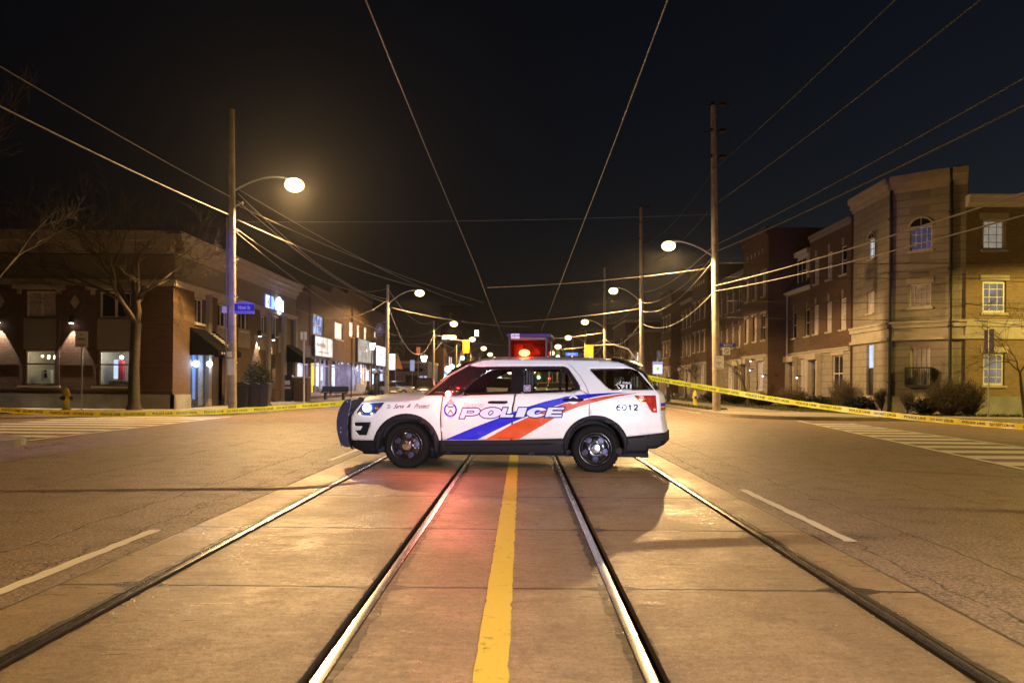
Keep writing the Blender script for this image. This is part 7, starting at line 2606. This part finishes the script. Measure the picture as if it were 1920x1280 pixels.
# ------------------------------------------------------------------ parked and distant cars
def small_car(x, y, rz, paint, label, kind='sedan', lights='rear', glow_=False, group='cars down the street', suv=False):
    s = thing('parked_car', label, 'car', (x, y, 0.0), group, rz)
    h = 1.72 if suv else 1.45
    # body along local y, front at -y; sections from nose to tail: (y, half width, z bottom, z belt)
    sec = [(-2.25, .62, .38, .62), (-2.1, .80, .28, .78), (-1.4, .88, .24, .92), (-.7, .90, .24, .98), (.8, .90, .24, 1.02), (1.7, .88, .26, 1.03), (2.15, .82, .30, .98 if suv else .96), (2.28, .66, .42, .80)]
    b = MB()
    for (yy, w_, z0, z1) in sec:
        zm = (z0 + z1) / 2
        b.v += [(-w_ * .9, yy, z0), (-w_, yy, zm), (-w_ * .93, yy, z1), (-w_ * .5, yy, z1 + .05), (w_ * .5, yy, z1 + .05), (w_ * .93, yy, z1), (w_, yy, zm), (w_ * .9, yy, z0)]
    n = 8
    for i in range(len(sec) - 1):
        for k in range(n):
            b.f.append((i * n + k, i * n + (k + 1) % n, (i + 1) * n + (k + 1) % n, (i + 1) * n + k)); b.mi.append(0)
    b.f += [tuple(range(n)), tuple(range((len(sec) - 1) * n, len(sec) * n))]; b.mi += [0, 0]
    bd = b.build('body', paint, s)
    autosmooth(bd, 40)
    b = MB()
    y0, y1, y2, y3 = (-1.0, -.35, 1.55, 2.15) if suv else (-1.05, -.25, 1.0, 1.75)
    b.v = [(-.80, y0, 1.0), (.80, y0, 1.0), (-.62, y1, h), (.62, y1, h), (-.62, y2, h), (.62, y2, h), (-.78, y3, 1.02), (.78, y3, 1.02)]
    b.f = [(0, 1, 3, 2), (4, 5, 7, 6), (0, 2, 4, 6), (1, 7, 5, 3)]; b.mi = [0] * 4
    b.build('glass_house', M['dark_glass'], s)
    b = MB(); b.v = [(-.66, y1 - .05, h), (.66, y1 - .05, h), (.66, y2 + .06, h), (-.66, y2 + .06, h), (-.5, y1 + .1, h + .05), (.5, y1 + .1, h + .05), (.5, y2 - .1, h + .05), (-.5, y2 - .1, h + .05)]
    b.f = [(0, 3, 2, 1), (4, 5, 6, 7), (0, 1, 5, 4), (1, 2, 6, 5), (2, 3, 7, 6), (3, 0, 4, 7)]; b.mi = [0] * 6
    b.build('roof', paint, s)
    for yy in (-1.42, 1.38):
        for xx in (-.80, .80):
            w_ = MB(); w_.lathe([(.20, -.11), (.31, -.11), (.33, -.07), (.33, .07), (.31, .11), (.20, .11)], 16, (xx, yy, .33), 'x'); wo = w_.build('wheel', RUBBER, s)
            w_ = MB(); w_.lathe([(.205, .08 if xx > 0 else -.08), (.001, .09 if xx > 0 else -.09)], 12, (xx, yy, .33), 'x'); w_.build('rim', M['galv'], wo)
    for xx in (-.62, .62):
        b = MB(); b.box(xx - .15, xx + .15, -2.235, -2.16, .62, .76); b.build('headlight', glow('car_head', (.85, .95, 1), 14) if lights == 'front' else simple('lamp_clear', (.5, .5, .5), .2), s)
        b = MB(); b.box(xx - .14, xx + .14, 2.2, 2.275, .72, .90); b.build('taillight', glow('car_tail', (1, .08, .05), 10) if lights == 'rear_lit' else simple('lamp_red', (.35, .02, .02), .2, emit=(1, .05, .03), estr=.15), s)
    b = MB(); b.box(-.26, .26, 2.285, 2.30, .55, .68); b.build('licence_plate', M['sign_white'], s)
    b = MB(); b.box(-.26, .26, -2.27, -2.255, .48, .60); b.build('licence_plate', M['sign_white'], s)
    return s


CP_B = simple('car_paint_black', (.02, .02, .022), .25, vary=.1, bstr=0, coat=.5)
CP_S = simple('car_paint_silver', (.42, .40, .36), .3, metal=.4, vary=.1, bstr=0, coat=.5)
CP_G = simple('car_paint_gold', (.40, .33, .22), .3, metal=.3, vary=.1, bstr=0, coat=.5)
CP_W = simple('car_paint_white', (.72, .72, .74), .3, vary=.05, bstr=0, coat=.5)
CP_R = simple('car_paint_red', (.35, .03, .03), .3, vary=.05, bstr=0, coat=.5)
CP_D = simple('car_paint_grey', (.10, .09, .08), .3, vary=.05, bstr=0, coat=.5)
def at_px(px, Y): return P(px, 740, Y).x
small_car(at_px(797, 64), 64, pi * 0 + .06, CP_B, 'black sport utility car seen from behind the police car bonnet', lights='front_off', suv=True)
small_car(at_px(745, 78), 78, 1.1, CP_G, 'pale gold car parked by the pavement behind the bonnet')
small_car(at_px(722, 72), 72, .5, CP_D, 'dark grey car parked beside the second shop side pole')
small_car(at_px(912, 74), 74, 0, CP_R, 'red car with bright tail lamps seen through the front door window', lights='rear_lit')
small_car(at_px(948, 58), 58, 1.45, CP_W, 'white car standing crosswise seen through the front door window', suv=True)
small_car(at_px(886, 95), 95, pi * 0, CP_D, 'oncoming dark car with white headlamps beside the red car', lights='front')
small_car(at_px(1043, 66), 66, 0, CP_S, 'silver car with white headlamps seen through the rear door window', lights='front')
small_car(at_px(900, 150), 150, 0, CP_B, 'farthest oncoming car with white headlamps on the tracks', lights='front')
small_car(at_px(862, 120), 120, 0, CP_S, 'parked silver car before the lit shop blocks', lights='rear')
for k, (px, Y, p_, lab) in enumerate(((872, 118, CP_B, 'dark oncoming car with headlamps, seen low through the front door window'), (930, 112, CP_S, 'silver oncoming car with headlamps beyond the white crosswise car'), (1008, 128, CP_D, 'grey oncoming car with headlamps seen through the rear door window'), (1030, 96, CP_B, 'black oncoming car with headlamps near the rear door window edge'), (955, 170, CP_W, 'far white oncoming car with headlamps on the tracks'), (1065, 88, CP_D, 'grey oncoming car with headlamps seen through the rearmost door glass'))):
    small_car(at_px(px, Y), Y, 0, p_, lab, lights='front')
for k, (px, Y, p_, lab) in enumerate(((905, 105, CP_D, 'dark car with lit tail lamps going away along the street'), (1020, 80, CP_G, 'gold car with lit tail lamps seen through the rear door window'))):
    small_car(at_px(px, Y), Y, 0, p_, lab, lights='rear_lit')
for k, (px, Y) in enumerate(((826, 105), (842, 128))):
    small_car(at_px(px, Y), Y, 0, [CP_D, CP_W][k], ['grey car parked by the kerb behind the windshield', 'white car parked by the kerb farther behind the windshield'][k], lights='rear')
# grass verge and hoarding sign seen far along
for i, (px, py, Y, w_, h_, em, lab) in enumerate(((740, 690, 100, .0, 0, None, ''),)):
    pass
q = P(747, 677, 96)
s = thing('pennant_flag', 'orange pennant flag beside the small bare tree', 'flag', (q.x, 96, q.z))
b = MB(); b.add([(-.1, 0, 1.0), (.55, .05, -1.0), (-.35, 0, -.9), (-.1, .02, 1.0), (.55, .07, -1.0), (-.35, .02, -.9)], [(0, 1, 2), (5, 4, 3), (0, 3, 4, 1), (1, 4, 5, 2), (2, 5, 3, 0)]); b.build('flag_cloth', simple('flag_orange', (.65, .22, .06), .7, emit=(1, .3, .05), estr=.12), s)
b = MB(); b.tube([(-.36, 0, -q.z + .15), (-.30, 0, 1.1)], .04, 6); b.build('pole', M['galv'], s)
q = P(773, 685, 99)
s = thing('notice_sign', 'small pale blue sign plate by the walking person', 'sign', (q.x, 99, q.z))
b = MB(); b.box(-.28, .28, 0, .05, -.7, .7); b.build('sign_plate', simple('plate_blue', (.45, .5, .8), .4, emit=(.5, .6, 1), estr=.3), s)
b = MB(); b.tube([(0, .06, .7), (0, .06, -q.z + .15)], .04, 6); b.build('post', M['galv'], s)
q = P(784, 658, 99)
s = thing('pedestrian_signal', 'small orange signal box on a post beside the white lantern', 'traffic signal', (q.x, 99, q.z))
b = MB(); b.box(-.22, .22, 0, .25, -.5, .5); b.build('housing', simple('signal_rust', (.5, .14, .06), .5, emit=(1, .25, .08), estr=.3), s)
b = MB(); b.tube([(0, .12, -.5), (0, .12, -q.z + .15)], .05, 6); b.build('post', M['galv'], s)
# ------------------------------------------------------------------ thin mist volume added to give the lamps a halo
b = MB()
b.box(-1400, 1400, -290, 2500, -1.15, 64)
hz = b.build('haze', None)
hm = bpy.data.materials.new('haze')
hm.use_nodes = True
ht = hm.node_tree
ht.nodes.clear()
ho = ht.nodes.new('ShaderNodeOutputMaterial')
hv = ht.nodes.new('ShaderNodeVolumePrincipled')
hv.inputs['Color'].default_value = (.9, .9, .92, 1)
hv.inputs['Density'].default_value = .00022
hv.inputs['Anisotropy'].default_value = .85
ht.links.new(hv.outputs[0], ho.inputs['Volume'])
hz.data.materials.clear()
hz.data.materials.append(hm)
tag(hz, kind='stuff')
